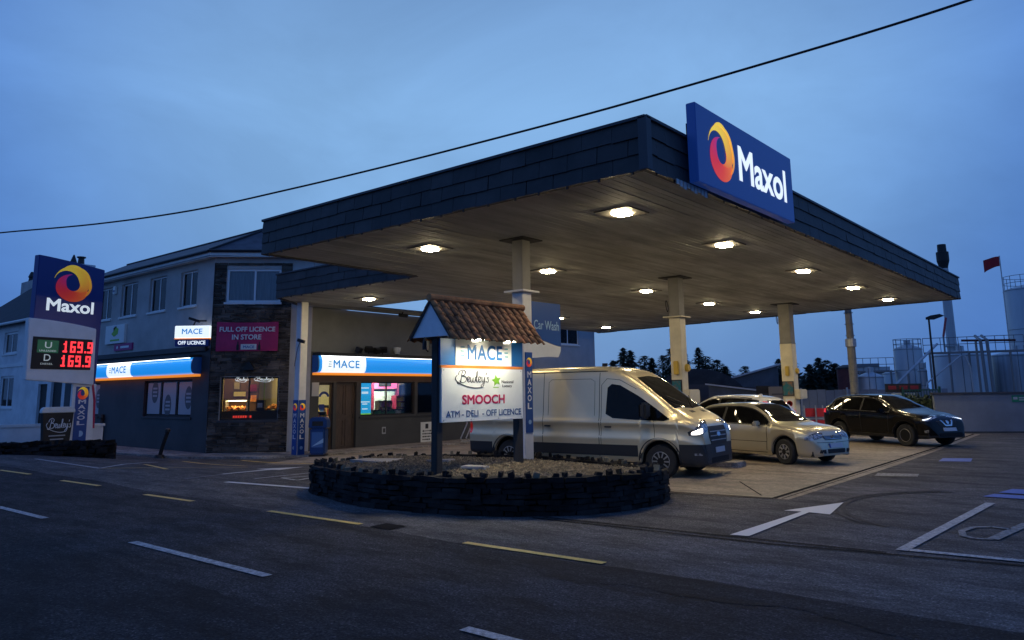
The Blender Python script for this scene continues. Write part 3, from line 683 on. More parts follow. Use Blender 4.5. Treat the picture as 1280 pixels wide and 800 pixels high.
b = MB(); b.prism([(-17.1, 10.5), (-6, 10.5), (-6, 35.3), (-26.3, 39.2), (-26.3, 26), (-21.2, 26), (-21.2, 20), (-26.3, 20), (-26.3, 18.1), (-24.6, 15.8), (-17.1, 15.8)], lambda x, y, d: (x, y, d), ZT - .25, ZT - .15)
b.build('roof_deck', M['fascia_trim'], canopy)
for x, y0, y1, hh_ in ((-24.78, 20.05, 25.8, .035), (-21.27, 20.05, 25.8, .5)):
    MB().box(x - .03, y0, ZS - .01, x + .03, y1, ZS + hh_).build('opening_trim', M['fascia_trim'], canopy)
MB().box(-24.75, 19.99, ZS - .012, -21.3, 20.04, ZS + .5).build('opening_trim', M['fascia_trim'], canopy)
# torn bracket strip below the logo sign
b = MB(); Fr = Frame((-5.9, 0), (0, 1), (1, 0))
for i in range(9): b.fbox(Fr, 11.3 + i * .13, 11.4 + i * .13, ZS - .11 - .02 * (i % 3), ZS - .02, .0, .015)
b.build('flashing_strip', M['galv'], canopy)

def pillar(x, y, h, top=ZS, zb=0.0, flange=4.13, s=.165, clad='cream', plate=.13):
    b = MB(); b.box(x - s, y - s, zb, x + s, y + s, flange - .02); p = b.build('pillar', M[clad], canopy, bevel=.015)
    b = MB(); b.box(x - s + .012, y - s + .012, flange + .02, x + s - .012, y + s - .012, top); b.build('upper_column', M['column_dim'], p, bevel=.01)
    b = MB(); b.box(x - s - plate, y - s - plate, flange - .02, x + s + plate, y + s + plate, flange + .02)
    b.box(x - s - .2, y - s - .2, top - .03, x + s + .2, y + s + .2, top - .003, 1); b.build('flange', [M['column_dim'] if plate < .1 else M[clad], M['black']], p)
    return p
P1, P2, P3, PL = (-11.23, 13.64), (-11.55, 21.75), (-11.91, 32.0), (-25.3, 17.3)
def vertical_name(F, u0, u1, z0, z1, par, word='MAXOL', emb=True, tail=True):
    pn = MB().fbox(F, u0, u1, z0, z1, 0, .025).build('pillar_sign', M['pillar_blue'], par)
    H = z1 - z0; W = u1 - u0; uc = (u0 + u1) / 2
    if emb: swirl(F, uc, z1 - H * .13, W * .42, EMB, pn, .028)
    zt = z1 - H * (.22 if emb else .06); lh = H * .098
    for i, ch in enumerate(word):
        text(ch, F, uc - W * .30, uc + W * .30, zt - (i + 1) * lh, zt - (i + 1) * lh + lh * .78, M['letter_white'], pn, n=.027, bold=.012, fitw=ch != 'L' or True)
    if tail: MB().lathe(F.p(uc, z0 + H * .13, .028), [(0, .004), (W * .22, .004), (W * .22, 0)], 10, axis='X').build('emblem', M['sky_blue_pale'], pn)
    return pn
EMB = attr_mat('emblem colours', 0.4, 0.28); EMB_LIT = attr_mat('lit emblem colours', 0.4, 0.75)
p1 = pillar(*P1, 0, clad='white'); p2 = pillar(*P2, 0, flange=4.1, s=.19); p3 = pillar(*P3, 0, flange=3.7, s=.25, plate=.004)  # far pillar's flange only marks where the painted light ends
vertical_name(Frame((P1[0] + .165, P1[1]), (0, 1), (1, 0)), -.12, .12, .92, 2.72, p1)
# left pillar by the shop, its blue foot lettered on both faces
pl = MB().box(PL[0] - .16, PL[1] - .16, -.5, PL[0] + .16, PL[1] + .16, ZS).build('pillar', M['white'], canopy, bevel=.012)
for F in (Frame((PL[0], PL[1] - .165), (1, 0), (0, -1)), Frame((PL[0] + .165, PL[1]), (0, 1), (1, 0))):
    vertical_name(F, -.15, .15, -.42, 1.62, pl)
b = MB(); b.tube(catmull([(PL[0] + .2, PL[1] - .17, 3.9), (PL[0] + .05, PL[1] - .2, 3.6), (PL[0] - .1, PL[1] - .18, 3.2), (PL[0] - .17, PL[1] - .17, 2.9)]), .012, 5)
b.obox((PL[0] + .25, PL[1] - .2, 3.85), (.3, .1, .12), (0, .3, .4)); b.build('camera_bracket', M['black_metal'], pl)
# posters, dispensers and side boxes on the two lamp-lit pillars
for (x, y), s, p, zp, zbx, zy in ((P2, .19, p2, (1.52, 2.14), (1.40, 1.84), (2.3, 2.72)), (P3, .25, p3, (1.53, 2.13), (1.40, 1.80), (2.35, 2.75))):
    F = Frame((x, y - s), (1, 0), (0, -1)); E2 = Frame((x + s, y), (0, 1), (1, 0))
    fr = MB().fbox(F, -s + .01, s - .02, zp[0], zp[1], 0, .03).build('poster', M['black'], p)
    MB().fbox(F, -s + .04, s - .05, zp[0] + .03, zp[1] - .03, .03, .034).build('print', M['poster'], fr)
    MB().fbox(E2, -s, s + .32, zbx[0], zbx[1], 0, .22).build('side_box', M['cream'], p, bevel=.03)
    b = MB(); b.fbox(F, -.06, .09, zy[0], zy[1], 0, .1); b.build('glove_dispenser', M['yellow'], p, bevel=.02)
    b = MB(); b.lathe(E2.p(.1, (zy[0] + zy[1]) / 2, .0), [(0, .1), (.1, .1), (.12, .05), (.12, 0)], 12, axis='X'); b.build('towel_dispenser', M['yellow'], p, smooth=40)
b = MB(); F = Frame((P3[0], P3[1] - .25), (1, 0), (0, -1)); b.fbox(F, -.15, .2, 1.02, 1.42, 0, .02); q = b.build('warning_notice', M['sign_white'], p3)
MB().lathe(F.p(.02, 1.22, .03), [(.08, 0), (.12, 0), (.12, .005), (.08, .005), (.08, 0)], 16, axis='Y').build('red_ring', M['red'], q)
for (x, y), s, zz in ((P2, .19, 4.45), (P3, .25, 4.7)):
    b = MB(); b.tube([(x - s - .02 - .02 * math.sin(t), y - s - .04 - .13 * math.cos(t) * .5, zz + .18 * math.sin(t)) for t in [i * PI / 8 for i in range(17)]], .014, 5); b.build('hose_loop', M['black'], p2 if s < .2 else p3)

LAMPS = [(-13.5, 12.86, 'front row left, above the roofed sign'), (-7.93, 12.83, 'front row right, nearest the logo sign'), (-13.57, 17.72, 'second row just right of the white lettered pillar'),
         (-7.91, 17.49, 'second row, right side under the logo sign'), (-13.83, 23.85, 'third row left of the middle pillar'), (-8.0, 23.2, 'third row near the right edge above the black car'),
         (-14.06, 29.3, 'fourth row between the middle and the far pillar'), (-8.08, 28.4, 'fourth row, right of the far pillar'), (-14.1, 34.1, 'last row left of the far pillar'),
         (-8.18, 33.3, 'last row at the far right corner'), (-22.53, 18.3, 'over the shop entrance by the left pillar'), (-22.15, 29.7, 'over the shop side behind the car wash sign'), (-23.6, 36.1, 'at the back edge above the van roof')]
for i, (x, y, where) in enumerate(LAMPS):
    t = thing('canopy_light', 'lit recessed canopy light, ' + where, 'ceiling light', (x, y, ZS), group='recessed lights in the canopy soffit')
    fr = MB(); a, c, e = .40, .17, ZS - .025
    fr.box(x - a, y - a, e, x + a, y - c, ZS - .002); fr.box(x - a, y + c, e, x + a, y + a, ZS - .002); fr.box(x - a, y - c, e, x - c, y + c, ZS - .002); fr.box(x + c, y - c, e, x + a, y + c, ZS - .002)
    fr.build('frame', M['lamp_rim'], t)
    d = c - .03; z2 = ZS - .065
    MB().hexa([(x - d, y - d, z2), (x + d, y - d, z2), (x + d, y + d, z2), (x - d, y + d, z2), (x - c, y - c, ZS - .006), (x + c, y - c, ZS - .006), (x + c, y + c, ZS - .006), (x - c, y + c, ZS - .006)]).build('diffuser', M['lamp'], t)

# logo sign on the canopy's right edge
F = Frame((-5.9, 0), (0, 1), (1, 0))
t = thing('logo_sign', 'tall blue lit logo sign with a flame ring standing on the canopy right edge', 'sign', (-5.9, 14, ZS))
pn = MB().fbox(F, 11.75, 16.25, 5.36, 6.8, .02, .2).build('panel', M['lit_deep_blue'], t, bevel=.012)
swirl(F, 12.72, 6.07, .52, EMB_LIT, t, .206)
text('Maxol', F, 13.45, 15.85, 5.72, 6.42, M['lit_white'], t, n=.204, bold=.011)
b = MB(); 
for u in (12.2, 15.8): b.fbox(F, u - .04, u + .04, 5.5, 6.6, -.2, .02)
b.build('bracket', M['black_metal'], t)

# car wash flag sign on the first pillar
F = Frame((P1[0] + .05, 0), (0, 1), (1, 0))
t = thing('car_wash_sign', 'blue car wash sign with a white wave fixed to the white lettered pillar', 'sign', (P1[0] + .05, 14.4, 2.6))
wave = lambda u: 2.98 + .08 * math.sin((u - 13.8) * 2.6 + 1.2)
MB().prism([(13.82, 3.93), (13.82, wave(13.82))] + [(u, wave(u)) for u in lin(13.9, 14.9, 10)] + [(15.0, wave(15.0)), (15.0, 3.94)], lambda u, z, d: F.p(u, z, d), 0, .05).build('panel', M['pillar_blue'], t)
MB().prism([(13.82, wave(13.82) - .01), (13.82, 2.66)] + [(u, 2.62 + .03 * math.cos(u * 3)) for u in lin(13.9, 14.9, 6)] + [(15.0, 2.8), (15.0, wave(15) - .01)] + [(u, wave(u) - .01) for u in reversed(lin(13.9, 14.9, 10))], lambda u, z, d: F.p(u, z, d), 0, .04).build('wave_panel', M['sign_white'], t)
text('Car Wash', F, 13.95, 14.92, 3.28, 3.50, M['sky_blue_pale'], t, n=.054, bold=.004)
MB().box(P1[0], 13.7, 3.5, P1[0] + .06, 13.85, 3.6).build('bracket', M['black_metal'], t)

# ------------------------------------------------------------------ shop building
C0, C1 = (-29.21, 15.71), (-26.4, 18.52)
XL = -44.0
FL = Frame((0, 15.71), (1, 0), (0, -1))            # road front, u = x
FC = Frame(C0, (1, 1), (1, -1)); LC = 3.974        # stone faced corner
FS = Frame((-26.4, 0), (0, 1), (1, 0))             # shop front, u = y
shop = thing('shop_building', 'grey rendered two storey shop with slate roof, stone faced corner and lit shop front', 'building', (-30, 18, -.48))
EAV = 7.55
upw = [(-32.08, -30.62, 5.58, 7.1), (-35.0, -33.4, 5.58, 7.14), (-37.98, -36.25, 5.58, 7.16), (-40.65, -39.0, 5.58, 7.16)]
low = [(-34.85, -30.55, .96, 2.5), (-43.2, -39.6, .9, 2.5)]
b = wall_mb(FL, XL, C0[0], 3.72, EAV, upw, -.3, 0); b.build('upper_wall', M['grey_render'], shop)
b = wall_mb(FL, XL, C0[0], -.7, 3.7, low, -.3, .02)
b.build('lower_wall', M['char_paint'], shop)
MB().fbox(FL, XL, C0[0] - .25, 3.62, 3.84, .02, .12).build('string_course', M['char_paint'], shop, bevel=.01)
for h in upw: window(shop, FL, *h, n=-.10, bars=(h[0] + (h[1] - h[0]) * .52,), curtain=.2)
for h in low:
    f = window(shop, FL, *h, n=-.08, bars=(h[0] + (h[1] - h[0]) * .34, h[0] + (h[1] - h[0]) * .67), curtain=0, frame='black', sillm='char_paint')
    for k in range(3):
        a = h[0] + (h[1] - h[0]) * (k / 3 + .03); c = h[0] + (h[1] - h[0]) * ((k + 1) / 3 - .03); mid = (a + c) / 2 + (.1, -.1, .25)[k]
        pn = MB().fbox(FL, a, c, h[2] + .1, h[3] - .1, -.106, -.10).build('window_print', M['print_grey'], f)
        zc = (2.0, 1.42, 1.75)[k]; rr_ = .38
        b = MB(); b.prism([(mid + rr_ * .8 * math.cos(t), zc + rr_ * 1.25 * math.sin(t)) for t in lin(0, 2 * PI, 24)[:-1]], lambda u, z, d: FL.p(u, z, d), -.1, -.096)
        for q in range(3): b.fbox(FL, mid - .2, mid + .2, zc - .2 + q * .16, zc - .12 + q * .16, -.096, -.093, 1)
        b.build('emblem', [M['print_dark'], M['print_grey']], pn)
# stone corner
cw = [(.5, 2.66, 5.57, 6.95), (.45, 2.72, .84, 2.55)]
wall_mb(FC, 0, LC, -.7, EAV, cw, -.3, -.0).build('corner_wall', M['grey_render'], shop)
rs = random.Random(11)
stones_mb(FC, .02, 3.12, -.55, 7.2, [(a - .02, c + .02, d - .02, e + .02) for a, c, d, e in cw], 0, .075, h=(.06, .16), l=(.15, .6), rnd=rs).build('stone_facing', M['stone_brown'], shop)
window(shop, FC, *cw[0], n=-.04, bars=(1.62,), curtain=.6, fw=.085)
f = window(shop, FC, *cw[1], n=-.1, bars=(1.55,), curtain=0, frame='black', sillm='char_paint', fw=.06)
for o in list(f.children):
    if o.name.startswith('added_dark_backing'): bpy.data.objects.remove(o)
MB().fbox(FC, -.0, .02, .5, 7.2, .0, .09).build('corner_trim', M['char_paint'], shop)
# deli room behind the corner window
b = MB(); b.fbox(FC, .1, 3.2, -.3, -.25, -2.6, -.32); b.build('deli_floor', M['shop_floor'], shop)
b = MB(); b.fbox(FC, .1, 3.2, -.25, 2.9, -2.65, -2.6); b.fbox(FC, .05, .1, -.25, 2.9, -2.6, -.32); b.fbox(FC, 3.2, 3.25, -.25, 2.9, -2.6, -.32); b.fbox(FC, .1, 3.2, 2.85, 2.9, -2.6, -.32)
b.build('deli_room', M['deli_wall'], shop)
for u in (.8, 2.3): MB().fbox(FC, u - .25, u + .25, 2.76, 2.80, -1.2, -.8).build('deli_lamp', M['deli_lamp'], shop)
# pale hanging lettering strip at the head of the window, a dim red sign at its foot
for u0, u1 in ((.98, 1.5), (1.72, 2.5)):
    s_ = script_name(FC, u0, u1, 2.34, 2.56, M['lit_sign_white'], shop, -.09, fat=1.5)
b = MB()
for u in lin(.95, 1.7, 8)[:-1]: b.fbox(FC, u, u + .07, .93, 1.02, -.13, -.125)
b.build('window_strip', M['lit_red_text'], shop)

# shop front
SH = [(18.95, 19.68, -.42, 2.3), (19.84, 20.88, -.46, 2.32), (21.12, 24.22, .88, 2.34), (24.4, 27.4, .88, 2.34)]
wall_mb(FS, C1[1], 30.0, -.75, 3.55, SH, -.3, 0).build('shop_front_wall', M['shop_grey'], shop)
wall_mb(FS, C1[1], 30.0, 3.55, 5.366, [], -.3, -.02).build('shop_upper_wall', M['shop_upper'], shop)
FR = Frame((-30.0, 0), (0, 1), (1, 0))
wall_mb(FR, 37.6, 44.35, -.75, EAV, [(40.05, 42.45, 4.9, 6.3)], -.3, 0).build('rear_wing_wall', M['blue_grey_render'], shop)
window(shop, FR, 40.05, 42.45, 4.9, 6.3, n=-.05, bars=(41.25,), curtain=0)
b = MB(); b.box(-36, 44.05, -.7, -30.31, 44.35, EAV); b.box(-36, 37.6, -.7, -30.31, 37.9, EAV); b.box(-36.3, 37.6, -.7, -36.0, 44.35, EAV); b.box(-31.5, 29.7, -.6, -26.71, 30.0, 5.25); b.box(-31.8, 20.31, -.6, -31.5, 30.0, 5.25); b.build('outer_wall', M['blue_grey_render'], shop)
MB().box(-36.4, 37.5, EAV + .01, -29.8, 44.5, EAV + .12).build('flat_roof', M['slate'], shop)
MB().box(-31.5, 20.31, 5.16, -26.71, 29.69, 5.24).build('flat_roof', M['slate'], shop)
# side and back walls of the road wing
b = MB(); b.box(XL, 15.98, -.7, XL + .3, 20.3, EAV); b.box(XL + .3, 20.0, -.7, -31.9, 20.3, EAV); b.box(-31.9, 20.0, 5.25, -26.45, 20.3, EAV); b.box(-26.7, 18.55, 5.4, -26.4, 20.0, EAV); b.build('outer_wall', M['grey_render'], shop)
# roof of the road wing, hipped round the corner
z0, z1, yr, ov = EAV + .12, 9.15, 18.4, .35
E = [(XL - .1, 15.71 - ov), (C0[0] + .14, 15.71 - ov), (C1[0] + ov, C1[1] - .14), (C1[0] + ov, 20.65), (XL - .1, 20.65)]
b = MB(); ridge = [(XL - .1, yr, z1), (-29.3, yr, z1)]
V = [Vector((*e, z0)) for e in E] + [Vector(r_) for r_ in ridge]
b.add(V, [(0, 1, 6, 5), (1, 2, 6), (2, 3, 6), (3, 4, 5, 6), (4, 0, 5)])
roof = b.build('roof', M['slate'], shop)
b = MB()
for i in range(4):
    a, c = Vector((*E[i], 0)), Vector((*E[i + 1], 0)); Fg = Frame(a, (c - a)); L = (c - a).length
    b.fbox(Fg, 0, L, z0 - .26, z0 + .01, -.03, .0)
b.prism(E, lambda x, y, d: (x, y, d), z0 - .24, z0 - .2); b.build('eaves', M['white'], roof)
b = MB()
for i in range(3):
    a, c = Vector((*E[i], 0)), Vector((*E[i + 1], 0)); Fg = Frame(a, (c - a)); L = (c - a).length
    b.tube([Fg.p(0, z0 - .03, .06), Fg.p(L, z0 - .03, .06)], .06, 8)
b.build('gutter', M['black_metal'], roof)
b = MB(); b.tube([(-29.3, yr, z1 + .02), (E[1][0], E[1][1], z0 + .03)], .05, 6); b.tube([(-29.3, yr, z1 + .02), (E[2][0], E[2][1], z0 + .03)], .05, 6); b.tube([(XL, yr, z1 + .02), (-29.3, yr, z1 + .02)], .06, 6); b.build('ridge', M['dark_slate'], roof)

# doorway: narrow glazed leaf and a panelled timber leaf
b = MB(); b.fbox(FS, 18.95, 19.68, -.42, .02, -.2, -.12); b.fbox(FS, 18.95, 19.03, .02, 2.3, -.2, -.12); b.fbox(FS, 19.6, 19.68, .02, 2.3, -.2, -.12); b.fbox(FS, 19.03, 19.6, 2.2, 2.3, -.2, -.12); b.fbox(FS, 19.03, 19.6, .42, .75, -.2, -.12)
d = b.build('glazed_door', M['wood'], shop)
MB().fbox(FS, 19.0, 19.63, 0, 2.22, -.17, -.16).build('pane', M['glass_clear'], d)
b = MB(); b.fbox(FS, 19.03, 19.6, .45, .72, -.12, -.1); b.build('door_print', M['crate'], d)
b = MB(); b.prism([(19.32 + .26 * math.cos(t), 1.72 + .22 * math.sin(t)) for t in lin(0, PI, 14)] + [(19.32 + .15 * math.cos(t), 1.72 + .12 * math.sin(t)) for t in reversed(lin(0, PI, 14))], lambda u, z, k: FS.p(u, z, k), -.158, -.15); b.build('door_emblem', M['deep_blue'], d); MB().fbox(FS, 19.08, 19.35, 1.2, 1.42, -.158, -.15).build('door_emblem', M['deep_blue'], d)
b = MB(); b.fbox(FS, 19.84, 20.88, -.46, 2.32, -.22, -.14)
for a, c in ((19.92, 20.32), (20.4, 20.8)):
    for e, g in ((.95, 2.2), (-.32, .78)):
        b.fbox(FS, a, c, e, e + .05, -.14, -.115); b.fbox(FS, a, c, g - .05, g, -.14, -.115); b.fbox(FS, a, a + .05, e + .05, g - .05, -.14, -.115); b.fbox(FS, c - .05, c, e + .05, g - .05, -.14, -.115)
d = b.build('timber_door', M['wood'], shop)
b = MB(); b.tube([FS.p(20.76, .8, -.09), FS.p(20.76, 1.0, -.09)], .018, 8); b.build('handle', M['black_metal'], d)
MB().fbox(FS, 18.4 + .2, 18.93, 1.75, 2.3, .002, .03).build('notice_board', M['print_grey'], shop)
# shop windows
for h, bars in ((SH[2], (22.62,)), (SH[3], (25.9,))):
    f = window(shop, FS, *h, n=-.1, bars=bars, curtain=0, frame='black', fw=.06, sillm='shop_grey')
    for o in list(f.children):
        if o.name.startswith('added_dark_backing'): bpy.data.objects.remove(o)
# the room behind
b = MB(); b.box(-31, 18.7, -.55, -26.72, 29.6, -.5); b.build('shop_floor', M['shop_floor'], shop)
b = MB(); b.box(-31.05, 20.05, -.5, -31, 29.6, 2.85); b.box(-31, 29.6, -.5, -26.72, 29.65, 2.85); b.box(-31, 18.65, -.5, -26.72, 18.7, 2.85); b.box(-31.05, 18.7, -.5, -31, 20.05, 2.85); b.box(-31, 18.7, 2.8, -26.72, 29.6, 2.85); b.build('shop_room', M['shop_wall'], shop)
b = MB()
for y in (20.0, 22.5, 25.2, 28.0): b.box(-27.0, y - .5, 2.72, -26.76, y + .5, 2.78)
b.build('shop_lamp', M['room_lamp'], shop)
# fascia sign with rounded front, lit
def barrel(F, u0, u1, z0, z1, n0, n1, k=10):
    prof = [(n0, z0)] + [(n0 + (n1 - n0) * math.sin(PI * t) ** .32 , z0 + (z1 - z0) * (.5 - .5 * math.cos(PI * t))) for t in lin(.06, .94, k)] + [(n0, z1)]
    return prof
def shop_fascia(F, u0, u1, z0, z1, w0, w1, label, n0=.02, flip=False):
    t = thing('shop_fascia_sign', label, 'sign', F.p((u0 + u1) / 2, z0, 0))
    zb = z0 + .1
    prof = barrel(F, 0, 1, zb, z1, n0, .42)
    bx = MB(); bx.prism(prof, lambda a, z, d: F.p(d, z, a), u0, u1); bx.build('panel', FASCIA_BLUE, t, smooth=40)
    bx = MB(); bx.prism([(n0, z0), (.30, z0), (.34, z0 + .05), (.34, z0 + .096), (n0, z0 + .096)], lambda a, z, d: F.p(d, z, a), u0, u1); bx.build('orange_stripe', M['lit_orange'], t)
    pf = [(a + .012, z) for a, z in prof[1:-1]]; pf = [(n0, pf[0][1])] + pf + [(n0, pf[-1][1])]
    bx = MB(); bx.prism(pf, lambda a, z, d: F.p(d, z, a), w0, w1); wp = bx.build('white_panel', M['lit_white'], t, smooth=40)
    L = w1 - w0; H = z1 - zb
    text('MACE', F, w0 + L * .24, w0 + L * .84, zb + H * .27, zb + H * .74, M['lit_blue_text'], wp, n=.436, bold=.010, spacing=1.1)
    for q in range(3): MB().fbox(F, w0 + L * .13, w0 + L * .20, zb + H * (.33 + q * .14), zb + H * (.37 + q * .14), .432, .438).build('speed_line', M['teal'], wp)
    bx = MB(); bx.fbox(F, u0, u1, z1 - .02, z1 + .10, .0, .52); bx.build('hood', M['black_metal'], t)
    bx = MB(); bx.fbox(F, u0 + .1, u1 - .1, z1 - .05, z1 - .025, .44, .5); bx.build('strip_lamp', M['strip'], t)
    for u in (u0, u1):
        bx = MB(); bx.prism([(a + .02 if a > n0 else a, z) for a, z in prof], lambda a, z, d: F.p(d, z, a), u - .03, u + .03); bx.build('end_cap', M['mace_blue'], t)
    return t
FASCIA_BLUE = mat('lit fascia blue', (0.02, 0.20, 0.55), 0.3, emit=(0.012, 0.27, 0.80), es=0.85)
shop_fascia(FS, 18.6, 29.6, 2.6, 3.4, 18.78, 21.02, 'long lit blue fascia sign with white name panel over the shop front under the canopy')
shop_fascia(FL, -41.5, -29.9, 2.6, 3.38, -38.0, -35.5, 'lit blue rounded fascia sign with white name panel on the road front')
# floodlight cluster on the fascia hood
t = thing('floodlight_cluster', 'dark cluster of floodlights on top of the shop fascia', 'floodlights', FS.p(21.6, 3.5, .2))
for i, (u, rz) in enumerate(((20.75, .5), (21.3, -.3), (21.75, .2), (22.1, -.6))):
    b = MB(); b.obox(FS.p(u, 3.68 + .05 * (i % 2), .25), (.2, .34, .22), (0, .5, rz)); b.tube([FS.p(u, 3.5, .2), FS.p(u, 3.64, .22)], .03, 6); b.build('floodlight', M['black_metal'], t, bevel=.02)
t = thing('security_lamp', 'small white security lamp on top of the shop fascia', 'lamp', FS.p(22.85, 3.5, .25))
b = MB(); b.lathe(FS.p(22.9, 3.55, .25), [(0, 0), (.1, .02), (.17, .2), (.17, .3), (0, .32)], 14); b.build('shade', M['sign_white'], t, smooth=40); MB().tube([FS.p(22.9, 3.48, .25), FS.p(22.9, 3.56, .25)], .03, 6).build('stem', M['black_metal'], t)
t = thing('cctv_camera', 'small dark camera hanging below the opening in the canopy', 'camera', (-25.4, 22.4, 5.1))
b = MB(); b.obox((-25.2, 22.4, 5.2), (.42, .16, .15), (0, .15, .5)); b.build('camera_body', M['black'], t, bevel=.02); MB().tube([(-25.3, 22.4, 5.25), (-25.3, 22.5, 5.4)], .03, 6).build('bracket', M['black'], t)
# things in the shop window
t = thing('lit_poster', 'bright cyan lit poster standing in the left end of the shop window', 'poster', FS.p(21.5, .9, -.3))
MB().fbox(FS, 21.2, 21.88, .95, 2.32, -.3, -.26).build('panel', M['lit_cyan'], t)
b = MB()
for z, a, c in ((2.05, 21.32, 21.75), (1.82, 21.36, 21.72), (1.45, 21.26, 21.82), (1.36, 21.4, 21.68), (1.15, 21.4, 21.7)): b.fbox(FS, a, c, z, z + (.1 if z in (1.82,) else .05), -.26, -.255)
b.build('print', M['lit_text'], t); MB().fbox(FS, 21.2, 21.88, .92, .99, -.258, -.25).build('lime_foot', M['lit_lime'], t)
def shelf(name, label, cat, F, u0, u1, z0, z1, n0, n1, rows, cols, seed, header=None, frame='black', wide=(.06, .16)):
    t = thing(name, label, cat, F.p((u0 + u1) / 2, z0, (n0 + n1) / 2), group=None); r = random.Random(seed)
    b = MB(); b.fbox(F, u0, u1, z0, z1, n0, n0 + .03); b.fbox(F, u0 - .04, u0, z0, z1, n0, n1); b.fbox(F, u1, u1 + .04, z0, z1, n0, n1)
    for k in range(rows + 1): z = z0 + (z1 - z0) * k / rows; b.fbox(F, u0, u1, z - .015, z + .01, n0 + .03, n1)
    b.build('rack', M[frame], t); b = MB()
    for k in range(rows):
        z = z0 + (z1 - z0) * k / rows + .012; hh = (z1 - z0) / rows; u = u0 + .02
        while u < u1 - .05:
            ww = min(r.uniform(*wide), u1 - .01 - u); c = r.choice(cols); h2 = hh * r.uniform(.5, .85)
            b.fbox(F, u, u + ww * .9, z, z + h2, n0 + .05, n1 - r.uniform(.02, .1), c); u += ww
    o = b.build('products', PRODUCT, t); o['kind'] = 'stuff'
    if header: MB().fbox(F, u0, u1, z1 + .02, z1 + .26, n1 - .04, n1).build('header', M[header], t)
    return t
shelf('snack_display', 'display of bright yellow packets before the fridge in the shop window', 'display', FS, 23.5, 24.12, .95, 1.72, -.75, -.4, 3, [0, 0, 3, 0, 5, 0], 5, None, 'magenta', wide=(.05, .12))
t = thing('drinks_fridge', 'pale lit drinks fridge with magenta posts under a glowing pink header', 'fridge', FS.p(23.4, -.45, -1.3))
MB().fbox(FS, 22.75, 24.1, -.45, 2.02, -1.8, -1.2).build('cabinet', M['black'], t); 
for u in (22.82, 23.45): MB().fbox(FS, u, u + .58, .3, 1.92, -1.2, -1.17).build('glass_door', M['fridge_glow'], t)
for u in (22.62, 24.12): MB().fbox(FS, u, u + .12, -.45, 2.3, -1.3, -1.1).build('post', M['magenta'], t)
hd = MB().fbox(FS, 22.75, 24.1, 2.05, 2.32, -1.3, -1.1).build('header', M['lit_pink'], t); MB().fbox(FS, 23.0, 23.75, 2.14, 2.32, -1.1, -1.09).build('dark_panel', M['black'], hd)
shelf('drink_bottles', 'small shelf of magenta and white bottles low before the fridge', 'shelf', FS, 22.72, 23.42, .95, 1.5, -.95, -.65, 2, [4, 3, 4, 6, 1], 15, wide=(.05, .1))
MB().fbox(FS, 20.95, 22.62, -.5, 2.8, -2.0, -1.95).build('shop_partition', M['green_wall_pale'], shop)
shelf('sweet_shelf', 'brown stocked stand between the cyan poster and the fridge', 'shelf', FS, 21.95, 22.5, -.45, 1.45, -1.6, -1.2, 4, [6, 3, 6, 0], 8)
shelf('bottle_shelf', 'dark stocked shelf behind the right hand shop window pane', 'shelf', FS, 24.5, 26.6, .2, 2.2, -1.4, -.9, 4, [1, 6, 6, 7, 6, 6], 9)
shelf('back_shelf', 'long shelf of packets along the shop back wall', 'shelf', FS, 20.2, 28.5, -.45, 1.3, -4.5, -4.1, 4, [0, 1, 2, 3, 5, 6, 7], 12)
shelf('crate_row', 'row of green crates along the foot of the shop window', 'crates', FS, 21.95, 24.15, .84, 1.12, -.34, -.15, 1, [2, 2, 2, 2, 3, 2], 6, wide=(.08, .16))
t = thing('window_paper', 'white paper sheet low in the right hand shop window pane', 'paper', FS.p(24.6, 1.0, -.15)); MB().fbox(FS, 24.5, 24.72, .96, 1.2, -.155, -.15).build('sheet', M['sign_white'], t); MB().fbox(FS, 24.55, 24.67, 1.08, 1.10, -.15, -.147).build('print', M['print_grey'], t)
shelf('door_display', 'display of snacks glowing behind the narrow glazed shop door', 'display', FS, 18.95, 19.75, .4, 1.1, -1.0, -.6, 2, [0, 5, 3, 6], 33)
# the deli behind the stone corner window
b = MB(); b.fbox(FC, .1, 1.55, -.25, 2.84, -1.75, -1.7); b.build('deli_partition', M['brown_wall'], shop)
b = MB(); b.fbox(FC, 1.55, 3.19, -.25, 2.84, -2.59, -2.55); b.build('deli_green_wall', M['green_wall'], shop)
t = thing('deli_counter', 'dark deli counter with a glowing case of hot food behind the stone corner window', 'counter', FC.p(1.5, -.3, -1.2))
MB().fbox(FC, .3, 3.0, -.25, 1.18, -1.35, -.75).build('cabinet', M['black'], t)
cs_ = MB(); cs_.fbox(FC, .45, 1.28, 1.62, 1.66, -1.3, -.8); cs_.fbox(FC, .42, .45, 1.18, 1.66, -1.3, -.8); cs_.fbox(FC, 1.28, 1.31, 1.18, 1.66, -1.3, -.8); cs_.build('case_frame', M['galv'], t)
MB().fbox(FC, .5, 1.24, 1.585, 1.612, -1.1, -.95).build('case_lamp', M['deli_lamp'], t)
rf_ = random.Random(8); b = MB()
for i in range(34): u = rf_.uniform(.5, 1.24); b.obox(FC.p(u, 1.22 + rf_.uniform(0, .12), -rf_.uniform(.85, 1.2)), (rf_.uniform(.06, .14), rf_.uniform(.06, .14), rf_.uniform(.05, .1)), (rf_.uniform(0, 1), rf_.uniform(0, 1), rf_.uniform(0, 3)), jit=.01, rnd=rf_)
o = b.build('food', M['food'], t); o['kind'] = 'stuff'
t = thing('bread_heap', 'heap of orange rolls on the right of the deli counter', 'bread', FC.p(2.3, 1.18, -1)); b = MB()
for i in range(26): u = 2.3 + rf_.gauss(0, .17); b.lathe(FC.p(u, 1.18 + max(0, .26 - abs(u - 2.3) * .8) * rf_.random(), -rf_.uniform(.85, 1.25)), [(0, 0), (.06, .01), (.075, .045), (.04, .08), (0, .085)], 8)
